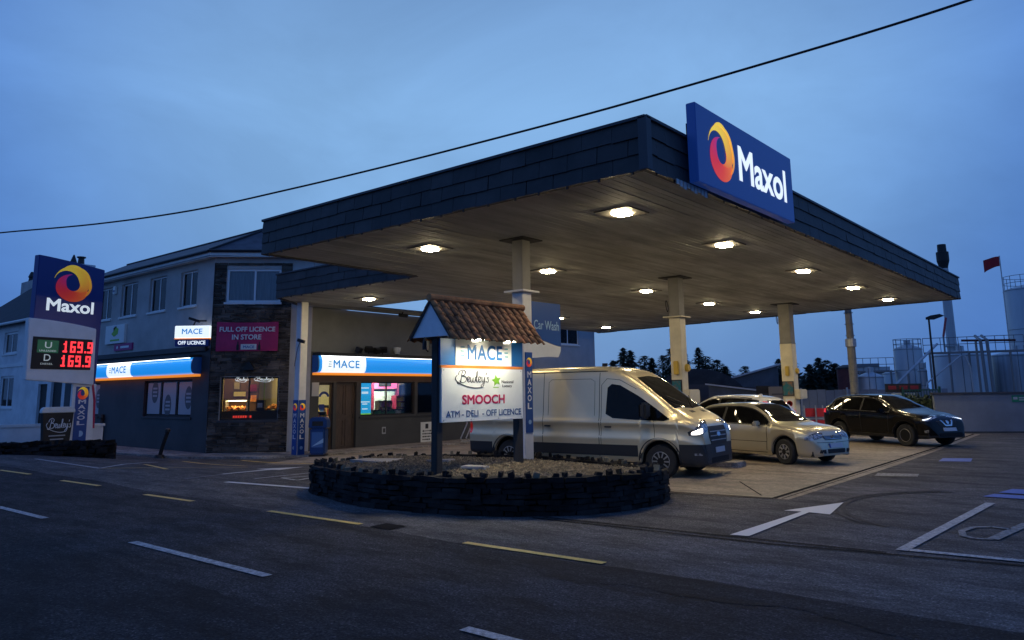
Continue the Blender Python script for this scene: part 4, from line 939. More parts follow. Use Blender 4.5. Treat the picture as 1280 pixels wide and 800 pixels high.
b.build('rolls', M['food'], t, smooth=50); MB().fbox(FC, 1.95, 2.65, 1.181, 1.2, -1.3, -.8).build('tray', M['black'], t)
for u0, u1, za, zb_, m_, lab in ((.5, .78, 2.05, 2.4, 'crate', 'pale framed picture on the brown deli wall, nearest the window edge'), (.5, 1.05, 1.75, 2.0, 'shop_wall', 'wide cream panel above the hot food case'), (1.12, 1.5, 1.95, 2.3, 'magenta', 'dark red framed picture on the brown deli wall'), (1.2, 1.5, 1.52, 1.85, 'food', 'orange lit picture on the brown deli wall')):
    t = thing('wall_picture', lab, 'picture', FC.p(u0, za, -1.68)); MB().fbox(FC, u0, u1, za, zb_, -1.695, -1.67).build('frame', M['wood'], t); MB().fbox(FC, u0 + .03, u1 - .03, za + .03, zb_ - .03, -1.67, -1.662).build('print', M[m_], t)
t = thing('coffee_machine', 'black coffee machine on the deli counter left of the bread', 'machine', FC.p(1.8, 1.18, -1)); b = MB(); b.fbox(FC, 1.66, 1.98, 1.185, 1.62, -1.2, -.85); b.build('case', M['black_metal'], t, bevel=.02); MB().fbox(FC, 1.72, 1.92, 1.32, 1.5, -.849, -.84).build('panel', M['galv'], t)
# wall things on the shop front
t = thing('parking_notice', 'white parking notice with black print and arrow on the shop wall behind the timber post', 'notice', FS.p(25, -.4, 0))
MB().fbox(FS, 24.6, 25.35, -.40, .5, .004, .03).build('panel', M['sign_white'], t)
b = MB(); b.fbox(FS, 24.88, 25.06, .2, .42, .03, .034); b.fbox(FS, 24.74, 25.2, .08, .11, .03, .034)
b.prism([(24.68, .095), (24.78, .15), (24.78, .04)], lambda u, z, d: FS.p(u, z, d), .03, .034); b.prism([(25.26, .095), (25.16, .15), (25.16, .04)], lambda u, z, d: FS.p(u, z, d), .03, .034); b.build('symbol', M['ink'], t)
r = random.Random(4)
for q in range(3):
    u = 24.7; b = MB()
    while u < 25.2: wd = r.uniform(.04, .12); b.fbox(FS, u, min(u + wd, 25.26), -.06 - q * .13, .0 - q * .13, .03, .033); u += wd + .025
    b.build('print', M['ink'], t)
t = thing('switch_plate', 'small pale switch box on the dark wall under the shop window', 'switch', FS.p(22.4, .2, 0))
b = MB(); b.fbox(FS, 22.3, 22.52, .08, .38, .002, .02); b.build('plate', M['print_grey'], t, bevel=.008); MB().fbox(FS, 22.35, 22.47, .14, .32, .02, .035).build('switch', M['shop_grey'], t)
# vinyl banner
t = thing('banner', 'crimson off licence banner stretched across the brown stone corner', 'banner', FC.p(1.5, 3.6, .1))
b = MB(); nu, nz_ = 24, 8; P = []
for j in range(nz_ + 1):
    for i in range(nu + 1):
        u, v = i / nu, j / nz_; P.append(FC.p(.22 + 2.44 * u, 3.58 + 1.18 * v - .03 * math.sin(PI * u) * v, .12 + .012 * math.sin(u * 9 + v * 3) + .008 * math.sin(v * 8)))
b.add(P, [(j * (nu + 1) + i, j * (nu + 1) + i + 1, (j + 1) * (nu + 1) + i + 1, (j + 1) * (nu + 1) + i) for j in range(nz_) for i in range(nu)])
q = [v - FC.n * .012 for v in P]; b.add(q, [(j * (nu + 1) + i, (j + 1) * (nu + 1) + i, (j + 1) * (nu + 1) + i + 1, j * (nu + 1) + i + 1) for j in range(nz_) for i in range(nu)])
b.build('sheet', M['banner'], t, smooth=60)
text('FULL OFF LICENCE', FC, .34, 2.54, 4.36, 4.56, M['letter_white'], t, n=.142, bold=.012)
text('IN STORE', FC, .84, 2.0, 4.04, 4.25, M['letter_white'], t, n=.142, bold=.012)
b = MB(); b.fbox(FC, 1.2, 1.82, 3.64, 3.86, .14, .146); lb = b.build('name_tab', M['sign_white'], t)
text('MACE', FC, 1.3, 1.74, 3.69, 3.80, M['mace_blue'], lb, n=.148, bold=.012)
for u in (1.08, 1.93):
    b = MB(); b.prism([(u - .05, 3.62), (u + .05, 3.62), (u + .05, 3.8), (u + .02, 3.87), (u + .02, 3.96), (u - .02, 3.96), (u - .02, 3.87), (u - .05, 3.8)], lambda a, z, d: FC.p(a, z, d), .14, .145); b.build('bottle_print', M['ink'], t)
# triangular wall lamp between banner and window
for u, who in ((.32, 'left'), (1.55, 'middle')):
    pass
t = thing('wall_lamp', 'unlit black wedge lamp on the stone corner below the banner', 'lamp', FC.p(1.58, 2.8, .1))
MB().prism([(1.34, 2.82), (1.82, 2.82), (1.58, 3.18)], lambda u, z, d: FC.p(u, z, d), .08, .28).build('shade', M['black_metal'], t); MB().fbox(FC, 1.5, 1.66, 2.84, 3.0, .0, .078).build('bracket', M['black_metal'], t)
# hanging lit sign on its bracket
t = thing('hanging_sign', 'small lit off licence sign on a bracket above the road front fascia', 'sign', (-29.9, 15.5, 3.8))
FH = Frame((-29.75, 15.2), (.78, .62), (.62, -.78))
MB().fbox(FH, -.72, .72, 4.12, 4.62, -.09, .09).build('white_box', M['lit_white'], t, bevel=.02)
text('MACE', FH, -.42, .42, 4.28, 4.5, M['lit_blue_text'], t, n=.094, bold=.010)
MB().fbox(FH, -.72, .72, 4.085, 4.118, -.092, .092).build('orange_stripe', M['lit_orange'], t)
MB().fbox(FH, -.68, .68, 3.79, 4.08, -.085, .085).build('navy_box', M['deep_blue'], t)
text('OFF LICENCE', FH, -.56, .56, 3.86, 4.01, M['lit_white'], t, n=.088, bold=.012)
b = MB(); b.tube([(-29.7, 15.7, 4.85), (-29.7, 15.25, 4.82), (-29.75, 15.2, 4.62)], .035, 6); b.obox((-29.7, 15.2, 4.86), (.5, .1, .1), (0, .3, .5)); b.build('bracket', M['black_metal'], t)
t = thing('notice_sign', 'pale notice board with a green emblem on the grey road front', 'sign', FL.p(-38.1, 4.3, .1))
MB().fbox(FL, -39.2, -37.1, 4.33, 5.22, .0, .12).build('panel', M['sign_white'], t, bevel=.01)
b = MB(); b.lathe(FL.p(-38.1, 4.92, .12), [(0, 0.01), (.26, .01), (.26, 0)], 5, axis='Y'); 
b.prism([(-38.5, 4.8), (-38.0, 5.1), (-37.75, 5.02), (-37.8, 4.78), (-38.2, 4.66)], lambda u, z, d: FL.p(u, z, d), .12, .128); b.fbox(FL, -38.6, -37.6, 4.45, 4.53, .12, .126); b.build('emblem', M['green'], t)
t = thing('magenta_sign', 'small magenta board below the pale notice on the grey road front', 'sign', FL.p(-37.2, 4.0, .1))
MB().fbox(FL, -38.2, -36.3, 3.97, 4.3, .0, .08).build('panel', M['pink'], t); b = MB(); b.fbox(FL, -37.5, -36.6, 4.08, 4.18, .08, .084); b.lathe(FL.p(-37.85, 4.13, .08), [(0, -.004), (.08, -.004), (.08, 0)], 10, axis='Y'); b.build('print', M['letter_white'], t)
t = thing('alarm_box', 'small pale alarm box high on the grey road front', 'box', FL.p(-38.6, 6.7, 0)); b = MB(); b.fbox(FL, -38.75, -38.45, 6.75, 7.15, 0, .12); b.build('case', M['sign_white'], t, bevel=.03); MB().fbox(FL, -38.68, -38.52, 6.85, 6.95, .12, .13).build('lamp_lens', M['deep_blue'], t)
t = thing('downpipe', 'brown drain pipe at the foot of the road front near the price pylon', 'pipe', FL.p(-38.9, -.5, .1)); b = MB(); b.tube([FL.p(-38.9, -.5, .1), FL.p(-38.9, 1.0, .1)], .08, 8); b.build('pipe', M['wood'], t); MB().fbox(FL, -39.02, -38.78, .75, .85, .021, .2).build('clip', M['black'], t)
# bin by the left pillar
t = thing('litter_bin', 'blue litter bin with pale panel beside the lettered pillar', 'bin', (-24.4, 17.8, G(-24.7, 17.8)))
F = Frame((-24.5, 17.66), (.75, .66), (.66, -.75)); z = G(-24.7, 17.8); k_ = .84
b = MB(); b.fbox(F, -.33 * k_, .33 * k_, z + .08, z + 1.05, -.3, .3); bd = b.build('body', M['bin_blue'], t, bevel=.05)
b = MB(); b.prism([(-.35, 1.06), (.35, 1.06), (.33, 1.35), (.22, 1.45), (-.22, 1.45), (-.33, 1.35)], lambda u, zz, d: F.p(u, z + zz, d), -.31, .31); b.build('hood', M['bin_blue'], t, bevel=.02)
MB().fbox(F, -.24 * k_, .24 * k_, z + 1.13, z + 1.3, .31, .32).build('opening', M['black'], t)
pn = MB().fbox(F, -.25 * k_, .25 * k_, z + .35, z + .9, .30, .31).build('label_panel', mat('bin label', (.06, .16, .4), .4), t)
MB().prism([(-.2, .38), (.23, .52), (.23, .68)], lambda u, zz, d: F.p(u, z + zz, d), .31, .314).build('swoosh', M['sky_blue_pale'], pn)
b = MB(); b.fbox(F, -.36 * k_, .36 * k_, z, z + .085, -.33, .33); b.build('base', M['black'], t, bevel=.02)
# trolley bay by the shop wall
t = thing('trolley_rail', 'row of slanted galvanised trolley rails by the dark shop wall behind the roofed sign', 'rail', (-24.6, 26.5, -.48))
for i in range(4):
    y = 25.7 + i * .36; b = MB(); b.tube([(-24.9, y + .25, -.42), (-24.9, y - .0, -.25), (-25.0, y + .55, .42), (-25.1, y + .62, .5), (-25.5, y + .62, .5)], .032, 8); b.build('rail', M['galv'], t)
MB().tube([(-24.9, 25.7, -.38), (-24.9, 27.4, -.38)], .03, 6).build('foot_bar', M['galv'], t)
# leaning bollard
t = thing('leaning_bollard', 'broken black bollard leaning over on the path before the stone corner', 'bollard', (-29.0, 13.9, -.4))
g = G(-29, 13.9); b = MB(); b.tube([(-29.15, 13.85, g), (-29.05, 13.9, g + .45), (-28.88, 13.98, g + 1.0)], .075, 8); b.build('post', M['black_metal'], t); b = MB(); b.lathe((-29.15, 13.85, g), [(0, .14), (.16, .12), (.2, 0)], 10); b.build('foot', M['black_metal'], t)
b = MB(); b.lathe((-28.88, 13.98, g + .96), [(0, .15), (.1, .1), (.1, 0), (0, 0)], 10); b.build('cap', M['black_metal'], t)

# ------------------------------------------------------------------ planter with its rim stones and gravel
RIM = [(-12.5, 8.87, .50), (-11.3, 8.52, .52), (-10.3, 8.30, .54), (-9.3, 8.38, .55), (-8.2, 8.66, .56), (-7.3, 9.22, .56), (-6.75, 9.95, .55), (-6.5, 10.75, .54), (-6.52, 11.5, .52), (-6.8, 12.15, .48), (-7.4, 12.75, .44),
       (-8.4, 13.35, .40), (-9.6, 13.85, .38), (-10.9, 14.15, .37), (-12.2, 14.1, .37), (-13.3, 13.5, .38), (-13.75, 12.5, .40), (-13.8, 11.4, .42), (-13.4, 10.2, .45), (-13.05, 9.4, .48)]
planter = thing('stone_planter', 'low black slate planter wall curving round a bed of gravel at the road edge', 'planter', (-10, 11, 0))
rim = catmull([RIM[-1]] + RIM + [RIM[0], RIM[1]], 6)
k0 = 6; rim = rim[k0:k0 + 6 * len(RIM)]
b = MB(); rs = random.Random(5); n = len(rim)
rp = [Vector(p) for p in rim]
L = [0]
for i in range(n): L.append(L[-1] + (rp[(i + 1) % n].xy - rp[i].xy).length)
def at_rim(s):
    s = s % L[-1]; i = 0
    while L[i + 1] < s: i += 1
    a, c = rp[i], rp[(i + 1) % n]; t = (s - L[i]) / (L[i + 1] - L[i]); d = (c.xy - a.xy).normalized()
    return a + (c - a) * t, Vector((d.x, d.y, 0)), Vector((d.y, -d.x, 0))
rows = 7
for k in range(rows):
    s = rs.uniform(0, .3)
    while s < L[-1]:
        ll = rs.uniform(.10, .46); p, d, o = at_rim(s + ll / 2); h = p.z / rows
        b.obox((p.x - o.x * .1 + o.x * (dq := rs.uniform(-.035, .03)), p.y - o.y * .1 + o.y * dq, h * (k + .5) + G(p.x, p.y)), (ll - .012, .24, h - .008), (0, 0, math.atan2(d.y, d.x)), jit=.016, rnd=rs)
        s += ll
b.build('stone_wall', M['stone_dark'], planter)
for i in range(92):
    s = L[-1] * (i + rs.uniform(-.42, .42)) / 92; p, d, o = at_rim(s); hh = rs.uniform(.05, .10)
    if math.hypot(p.x, p.y) < 1: continue
    b = MB(); b.obox((p.x - o.x * .1, p.y - o.y * .1, p.z + G(p.x, p.y) + hh / 2 - .012), (rs.uniform(.05, .11), rs.uniform(.06, .11), hh), (rs.uniform(-.25, .25), rs.uniform(-.25, .25), math.atan2(d.y, d.x) + rs.uniform(-.4, .4)), jit=.016, rnd=rs)
    b.build('rim_stone', M['stone_dark'] if rs.random() < .8 else M['moss'], planter)
def bedz(x, y):
    z = .50 + .07 * math.exp(-((x + 9.3) ** 2 + (y - 10.3) ** 2) / 3.0)
    return z - .19 * smoothstep((y - 11.4) / 1.8) - .07 * smoothstep((-x - 11.6) / 2)
poly = [(p.x - at_rim(L[i])[2].x * .2, p.y - at_rim(L[i])[2].y * .2) for i, p in enumerate(rp)]
def inside(x, y):
    c = False; j = len(poly) - 1
    for i in range(len(poly)):
        if (poly[i][1] > y) != (poly[j][1] > y) and x < (poly[j][0] - poly[i][0]) * (y - poly[i][1]) / (poly[j][1] - poly[i][1]) + poly[i][0]: c = not c
        j = i
    return c
bm = bmesh.new(); bm.faces.new([bm.verts.new((x, y, 0)) for x, y in poly])
for ax in (0, 1):
    for q in range(-60, 70):
        no = Vector((1, 0, 0)) if ax == 0 else Vector((0, 1, 0))
        bmesh.ops.bisect_plane(bm, geom=bm.verts[:] + bm.edges[:] + bm.faces[:], plane_co=no * q * .25, plane_no=no)
bmesh.ops.triangulate(bm, faces=bm.faces[:])
for v in bm.verts: v.co.z = bedz(v.co.x, v.co.y) + R.uniform(-.015, .015)
bmesh.ops.recalc_face_normals(bm, faces=bm.faces)
for f in bm.faces:
    if f.normal.z < 0: f.normal_flip()
base = MB(); base.v = [v.co.copy() for v in bm.verts]; bm.verts.index_update(); base.f = [[v.index for v in f.verts] for f in bm.faces]; base.mi = [0] * len(base.f); bm.free()
rs = random.Random(9); nst = 0
while nst < 5200:
    x, y = rs.uniform(-14.2, -6.4), rs.uniform(8.2, 14.3)
    if not inside(x, y): continue
    s = rs.uniform(.018, .045); z = bedz(x, y); nst += 1
    c = Vector((x, y, z + s * .25)); a = rs.uniform(0, 6.28)
    P = [c + Vector((math.cos(a + q * 1.57) * s * rs.uniform(.6, 1), math.sin(a + q * 1.57) * s * rs.uniform(.6, 1), rs.uniform(-.2, .2) * s)) for q in range(4)]
    base.add(P + [c + Vector((0, 0, s * .7))], [(0, 1, 4), (1, 2, 4), (2, 3, 4), (3, 0, 4)], 1)
tag(base.build('gravel', [M['gravel'], M['pebble']]), 'brown and grey gravel filling the slate planter', 'gravel', kind='stuff')
for x, y, sx, sy, lab in ((-12.1, 10.1, .9, .55, 'largest pale flat slab lying in the gravel near the planter corner'), (-10.6, 10.4, .5, .3, 'small pale flat slab in the gravel left of the timber post'), (-9.0, 9.65, .42, .3, 'pale flat slab at the foot of the near timber post')):
    b = MB(); b.obox((x, y, bedz(x, y) + .025), (sx, sy, .05), (0, 0, .3), jit=.02); tag(b.build('flat_slab', M['flag_pale'], bevel=.01), lab, 'slab', 'pale slabs in the gravel')

# ------------------------------------------------------------------ roofed timber sign
sx0 = -9.12
t = thing('roofed_sign', 'timber post sign with a little pantile roof standing in the planter', 'sign', (sx0, 9.9, .5))
for y in (8.86, 10.92):
    MB().box(sx0 - .07, y - .065, .2, sx0 + .07, y + .065, 2.78).build('post', M['post'], t, bevel=.008)
FB = Frame((sx0 + .085, 0), (0, 1), (1, 0))
MB().fbox(FB, 8.83, 10.95, 2.28, 2.78, -.03, .02).build('blue_panel', M['mace_blue'], t)
wp = MB().fbox(FB, 9.18, 10.62, 2.285, 2.775, .02, .03).build('name_panel', M['sign_white'], t)
text('MACE', FB, 9.46, 10.36, 2.38, 2.64, M['mace_blue'], wp, n=.032, bold=.012, spacing=1.08)
for q in range(3):
    for u in (9.30, 10.43): MB().fbox(FB, u, u + .09, 2.44 + q * .07, 2.462 + q * .07, .03, .034).build('speed_line', M['teal'], wp)
MB().fbox(FB, 8.83, 10.94, 2.235, 2.28, -.02, .034).build('orange_stripe', M['orange'], t)
bd = MB().fbox(FB, 8.85, 10.93, 1.35, 2.235, -.02, .03).build('name_board', M['sign_white'], t, bevel=.004)
script_name(FB, 9.16, 10.0, 1.90, 2.21, M['ink'], bd, .034, fat=.85)
b = MB(); c = (10.2, 2.03)
b.prism([(c[0] + (.125 if i % 2 == 0 else .062) * math.cos(i * PI / 5 + .5), c[1] + (.1 if i % 2 == 0 else .05) * math.sin(i * PI / 5 + .5)) for i in range(10)], lambda u, z, d: FB.p(u, z, d), .03, .034); b.fbox(FB, 10.12, 10.26, 1.905, 1.92, .03, .033); b.build('star_emblem', M['green'], bd)
text('National', FB, 10.34, 10.66, 1.985, 2.035, M['ink'], bd, n=.032, bold=.006); text('Lottery', FB, 10.36, 10.62, 1.90, 1.962, M['ink'], bd, n=.032, bold=.006)
text('SMOOCH', FB, 9.33, 10.42, 1.63, 1.79, M['crimson'], bd, n=.032, bold=.016)
text('ATM - DELI  - OFF LICENCE', FB, 8.95, 10.87, 1.425, 1.535, M['navy'], bd, n=.032, bold=.007)
b = MB()
for u in (8.9, 9.55, 10.25, 10.88):
    for z in (1.38, 2.2): b.lathe(FB.p(u, z, .03), [(0, .004), (.011, .003), (.012, 0)], 8, axis='X')
b.build('screw', M['galv'], bd)
# roof: white gables, barge boards and corrugated pantiles
RZ, EZ, HW, Y0, Y1 = 3.36, 2.74, .47, 8.70, 11.06
for y, s in ((Y0 + .03, -1), (Y1 - .03, 1)):
    b = MB(); b.prism([(sx0 - HW + .02, EZ), (sx0 + HW - .02, EZ), (sx0, RZ - .03)], lambda x, z, d: (x, y + d, z), -.02, .02); b.build('gable', M['gable'], t)
for s in (-1, 1):
    b = MB(); cols = 13; k = 6
    for c in range(cols):
        ya, yb = Y0 - .03 + (Y1 - Y0 + .06) * c / cols, Y0 - .03 + (Y1 - Y0 + .06) * (c + 1) / cols
        for r_ in range(5):
            t0, t1 = r_ / 5, (r_ + 1) / 5 + .03; V = []
            for tt, lift in ((t0, .0), (t1, .016)):
                for i in range(k + 1):
                    f = i / k; y = ya + (yb - ya) * f; h = .032 * math.sin(PI * min(1, f * 1.35)) if f < .74 else -.012 * math.sin(PI * (f - .74) / .26)
                    dx, dz = (HW + .05) * tt, (EZ - .05 - RZ) * tt
                    V.append((sx0 + s * (dx + h * .6), y, RZ + dz + h * .8 + lift))
            b.add(V, [(i, i + 1, i + k + 2, i + k + 1) if s > 0 else (i + 1, i, i + k + 1, i + k + 2) for i in range(k)])
    o = b.build('pantiles', M['tile'], t, smooth=50)
    so_ = o.modifiers.new('thick', 'SOLIDIFY'); so_.thickness = .014; so_.offset = -1
MB().tube([(sx0, Y0 - .04, RZ + .03), (sx0, Y1 + .04, RZ + .03)], .065, 10).build('ridge_tile', M['tile'], t)
b = MB()
for s in (-1, 1): b.hexa([(sx0, Y0 - .02, RZ - .06), (sx0 + s * HW, Y0 - .02, EZ - .05), (sx0 + s * HW, Y0 + .0, EZ - .05), (sx0, Y0 + .0, RZ - .06), (sx0, Y0 - .02, RZ + .01), (sx0 + s * (HW + .02), Y0 - .02, EZ + .02), (sx0 + s * (HW + .02), Y0, EZ + .02), (sx0, Y0, RZ + .01)])
b.build('barge_board', M['post'], t)
b = MB(); b.box(sx0 - .3, 8.8, 2.72, sx0 + .3, 11.0, 2.739); b.build('soffit_board', M['post'], t)
SIGN_LAMP = mat('sign lamp', (.9, .9, .8), .4, emit=(1, .93, .70), es=330)
for y in (9.4, 10.2):
    b = MB(); b.box(sx0 + .40, y - .09, 2.702, sx0 + .50, y + .09, 2.719); lm = b.build('lamp_case', M['black_metal'], t)
    MB().box(sx0 + .405, y - .08, 2.69, sx0 + .495, y + .08, 2.701).build('diffuser', SIGN_LAMP, lm); MB().box(sx0 + .37, y - .11, 2.66, sx0 + .38, y + .11, 2.719).build('added_baffle', M['black_metal'], lm)  # plate added to keep lamp light off the upper panel
b = MB(); b.tube([(sx0 - .05, 8.79, 2.7), (sx0 - .05, 8.62, 2.72), (sx0 - .05, 8.6, 2.58), (sx0 - .05, 8.7, 2.5)], .015, 6); b.obox((sx0 - .05, 8.66, 2.6), (.1, .08, .14)); b.build('lantern_hook', M['black_metal'], t)

# ------------------------------------------------------------------ price pylon
PO = (-30.1, 10.85); FP = Frame(PO, (-.2588, .9659), (.9659, .2588))
t = thing('price_pylon', 'tall curved blue fuel price pylon with lit red prices behind the low stone wall', 'pylon', (PO[0], PO[1], -.4))
top = [(u, 6.78 - .20 * ((u + 1.55) / 2.56) ** 1.4) for u in lin(-1.55, 1.01, 12)]
MB().prism([(-1.55, 4.2)] + top + [(1.03, 5.2), (1.0, 3.5), (.96, 2.0), (.86, .2), (.80, -.5), (.62, -.5), (.66, 2.2), (.60, 4.2)], lambda u, z, d: FP.p(u, z, d), -.16, .10).build('blue_slab', M['deep_blue'], t, bevel=.015)
swirl(FP, -.22, 5.87, .63, EMB, t, .11, squash=1.12)
text('Maxol', FP, -1.15, .66, 4.85, 5.3, M['lit_sign_white'], t, n=.105, bold=.012)
pt = [(u, 4.53 - .05 * ((u + 1.84) / 2.5) - .16 * max(0, (u + 1.84) / 2.5) ** 2.2) for u in lin(-1.84, .70, 12)]
pn = MB().prism([(-1.76, 2.43)] + pt + [(.76, 2.26)], lambda u, z, d: FP.p(u, z, d), .102, .30).build('price_panel', M['panel_grey'], t, bevel=.02)
MB().fbox(FP, -1.64, .56, 2.80, 3.90, .30, .32).build('display', M['black'], pn)
MB().fbox(FP, -1.48, -.72, 3.36, 3.80, .32, .325).build('green_label', M['led_green'], pn)
text('U', FP, -1.22, -.97, 3.52, 3.74, M['led_dim'], pn, n=.326, bold=.004); text('UNLEADED', FP, -1.4, -.8, 3.40, 3.46, M['led_dim'], pn, n=.326)
text('D', FP, -1.22, -.98, 3.08, 3.31, M['led_dim'], pn, n=.326, bold=.004); text('DIESEL', FP, -1.32, -.88, 2.95, 3.01, M['led_dim'], pn, n=.326)
SEG = {'1': 'bc', '6': 'acdefg', '9': 'abcdfg'}
def digits(s, u0, z0, wd, hh, F, par):
    u = u0; q = .062
    for ch in s:
        b = MB()
        if ch == '.': b.fbox(F, u, u + .07, z0, z0 + .07, .325, .332); u += .11; b.build('decimal_point', M['led_red'], par); continue
        bx = {'a': (0, wd, hh - q, hh), 'd': (0, wd, 0, q), 'g': (0, wd, hh / 2 - q / 2, hh / 2 + q / 2), 'f': (0, q, hh / 2, hh), 'b': (wd - q, wd, hh / 2, hh), 'e': (0, q, 0, hh / 2), 'c': (wd - q, wd, 0, hh / 2)}
        if ch == '1': bx = {'b': (wd * .35, wd * .35 + q, hh / 2, hh), 'c': (wd * .35, wd * .35 + q, 0, hh / 2)}; b.fbox(F, u + .02, u + wd * .35, hh - .14 + z0, hh - .08 + z0, .325, .332); b.fbox(F, u, u + wd * .8, z0, z0 + q, .325, .333)
        for sg in SEG[ch]: x = bx[sg]; b.fbox(F, u + x[0], u + x[1], z0 + x[2], z0 + x[3], .325, .331 + .001 * 'abcdefg'.index(sg))
        u += wd + .075; b.build('led_digit', M['led_red'], par)
digits('169.9', -.56, 3.40, .2, .40, FP, pn); digits('169.9', -.60, 2.90, .2, .40, FP, pn)
MB().fbox(FP, .02, .95, -.5, 2.3, .102, .2).build('white_stem', M['panel_grey'], t, bevel=.015)
vertical_name(Frame(FP.p(0, 0, .2), FP.u, FP.n), .16, .66, .28, 2.2, t)
swo = [(.74, 2.25), (.9, 1.5), (.93, .5), (.86, .5), (.8, 1.5), (.7, 2.0)]
MB().prism([(u + .06, z + .2) for u, z in swo], lambda u, z, d: FP.p(u, z, d), .2, .204).build('swoosh', M['crimson'], t)

# coffee cup board, garden wall, low stone wall
t = thing('cup_board', 'black cup shaped board with white lid and script lettering below the price pylon', 'sign', FP.p(-.6, -.4, .3))
MB().prism([(-1.04, -.3), (-.18, -.3), (-.04, 1.30), (-1.16, 1.30)], lambda u, z, d: FP.p(u, z, d), .34, .46).build('cup_panel', M['black'], t)
MB().prism([(-1.22, 1.30), (.02, 1.30), (.0, 1.42), (-.08, 1.5), (-1.12, 1.5), (-1.2, 1.42)], lambda u, z, d: FP.p(u, z, d), .32, .48).build('lid', M['sign_white'], t, bevel=.02)
script_name(FP, -1.02, -.12, .62, 1.12, M['letter_white'], t, .465)
MB().fbox(FP, -.9, -.3, .5, .54, .46, .464).build('print', M['print_grey'], t); MB().fbox(FP, -.84, -.36, .38, .42, .46, .464).build('print', M['print_grey'], t)
t = thing('stone_wall', 'low rough stone wall at the roadside below the price pylon', 'wall', (-30.4, 10, -.3))
FW = Frame((-31.0, 6.4), (3.0, 5.3)); b = stones_mb(FW, 0, 6.1, -.5, .26, [], -.35, .42, h=(.09, .17), l=(.14, .4), jit=.03, rnd=random.Random(6))
b.fbox(FW, 0, 6.1, -.5, .22, -.6, -.34); b.build('stones', M['stone_dark'], t)
b = MB(); r = random.Random(2)
for i in range(28): b.obox(FW.p(.1 + i * .215, .28, -.25 + r.uniform(-.08, .08)), (.2, .3, r.uniform(.08, .18)), (0, 0, r.uniform(-.4, .4)), jit=.04, rnd=r)
b.build('coping', M['stone_dark'], t)
t = thing('garden_wall', 'white rendered garden wall with a square pier left of the cup board', 'wall', (-35, 10.5, 0))
FG = Frame((-32.5, 11.2), (-.26, -.97), (.97, -.26))
b = MB(); b.fbox(FG, .0, 6, -.5, .75, -.2, 0); b.build('wall', M['white_render'], t); MB().fbox(FG, -.0, 6, .75, .85, -.25, .05).build('coping', M['white'], t)
b = MB(); b.fbox(FG, -.55, -.0, -.5, 1.15, -.35, .12); p_ = b.build('pier', M['white_render'], t); MB().fbox(FG, -.62, .06, 1.15, 1.26, -.42, .19).build('cap', M['white'], p_)
b = MB(); b.fbox(Frame(FP.p(.98, 0, -.3), FP.u, FP.n), 0, .6, -.5, .75, -.2, .2); 
t2 = thing('white_pier', 'white rendered pier right of the price pylon stem', 'wall', FP.p(1.2, -.4, -.3)); b.build('pier', M['white_render'], t2); MB().fbox(Frame(FP.p(.98, 0, -.3), FP.u, FP.n), -.04, .64, .75, .84, -.24, .24).build('cap', M['white'], t2)
t = thing('leaning_post', 'black pole leaning at the far left edge of the picture', 'post', (-33, 8.2, -.3)); b = MB(); b.tube([(-31.9, 8.35, -.3), (-32.6, 7.9, 1.7)], .06, 8); b.build('pole', M['black_metal'], t); MB().lathe((-31.9, 8.35, -.3), [(0, .1), (.1, .08), (.12, 0)], 8).build('foot', M['black_metal'], t)

# ------------------------------------------------------------------ white house and the chimneys behind
h = thing('white_house', 'white rendered house with dark slate roof left of the price pylon', 'house', (-52, 19, -.4))
FHs = Frame((0, 16.6), (1, 0), (0, -1))
hw = [(-57.4, -54.9, 4.6, 6.0), (-52.2, -50.4, 4.6, 6.0), (-57.4, -54.9, 1.2, 3.2), (-50.6, -49.2, .2, 2.6), (-48.6, -47.0, .0, 2.8)]
wall_mb(FHs, -66, -44.4, -.8, 6.5, hw, -.3, 0).build('wall', M['white_render'], h)
for q in hw[:3]: window(h, FHs, *q, n=-.1, bars=((q[0] + q[1]) / 2,), curtain=.3, fw=.13)
for q in hw[3:]:
    d = MB().fbox(FHs, q[0], q[1], q[2], q[3], -.2, -.14).build('door', M['black'], h); MB().fbox(FHs, q[1] - .25, q[1] - .15, 1.1, 1.25, -.139, -.09).build('handle', M['galv'], d)
MB().fbox(FHs, -66, -44.4, 3.75, 3.95, .0, .05).build('string_course', M['white'], h)
b = MB(); b.box(-66, 16.9, -.8, -65.7, 22, 6.5); b.box(-44.7, 16.9, -.8, -44.4, 22, 6.5); b.box(-65.7, 21.7, -.8, -44.7, 22, 6.5); b.build('side_wall', M['white_render'], h)
b = MB(); b.add([(-66.4, 16.2, 6.55), (-44.2, 16.2, 6.55), (-44.2, 22.4, 6.55), (-66.4, 22.4, 6.55), (-60, 19.3, 9.9), (-53.6, 19.3, 9.9)], [(0, 1, 5, 4), (2, 3, 4, 5), (3, 0, 4), (1, 2, 5), (3, 2, 1, 0)])
rf = b.build('roof', M['dark_slate'], h)
MB().tube([(-66.4, 16.15, 6.5), (-44.2, 16.15, 6.5)], .09, 8).build('gutter', M['white'], rf)
b = MB(); b.obox((-54.6, 19.6, 9.2), (2.6, 1.0, 2.2)); b.obox((-54.6, 19.6, 10.32), (2.9, 1.2, .2)); c = b.build('chimney', M['white_render'], rf)
for dx, k in ((-.7, 1), (.6, 0)):
    MB().lathe((-54.6 + dx, 19.6, 10.4), [(.22, 0), (.18, .5), (.28, .55), (.28, .62), (0, .64)] if not k else [(.3, 0), (.26, .3), (.05, .9), (0, .95)], 10).build('chimney_pot', M['black_metal'], c)
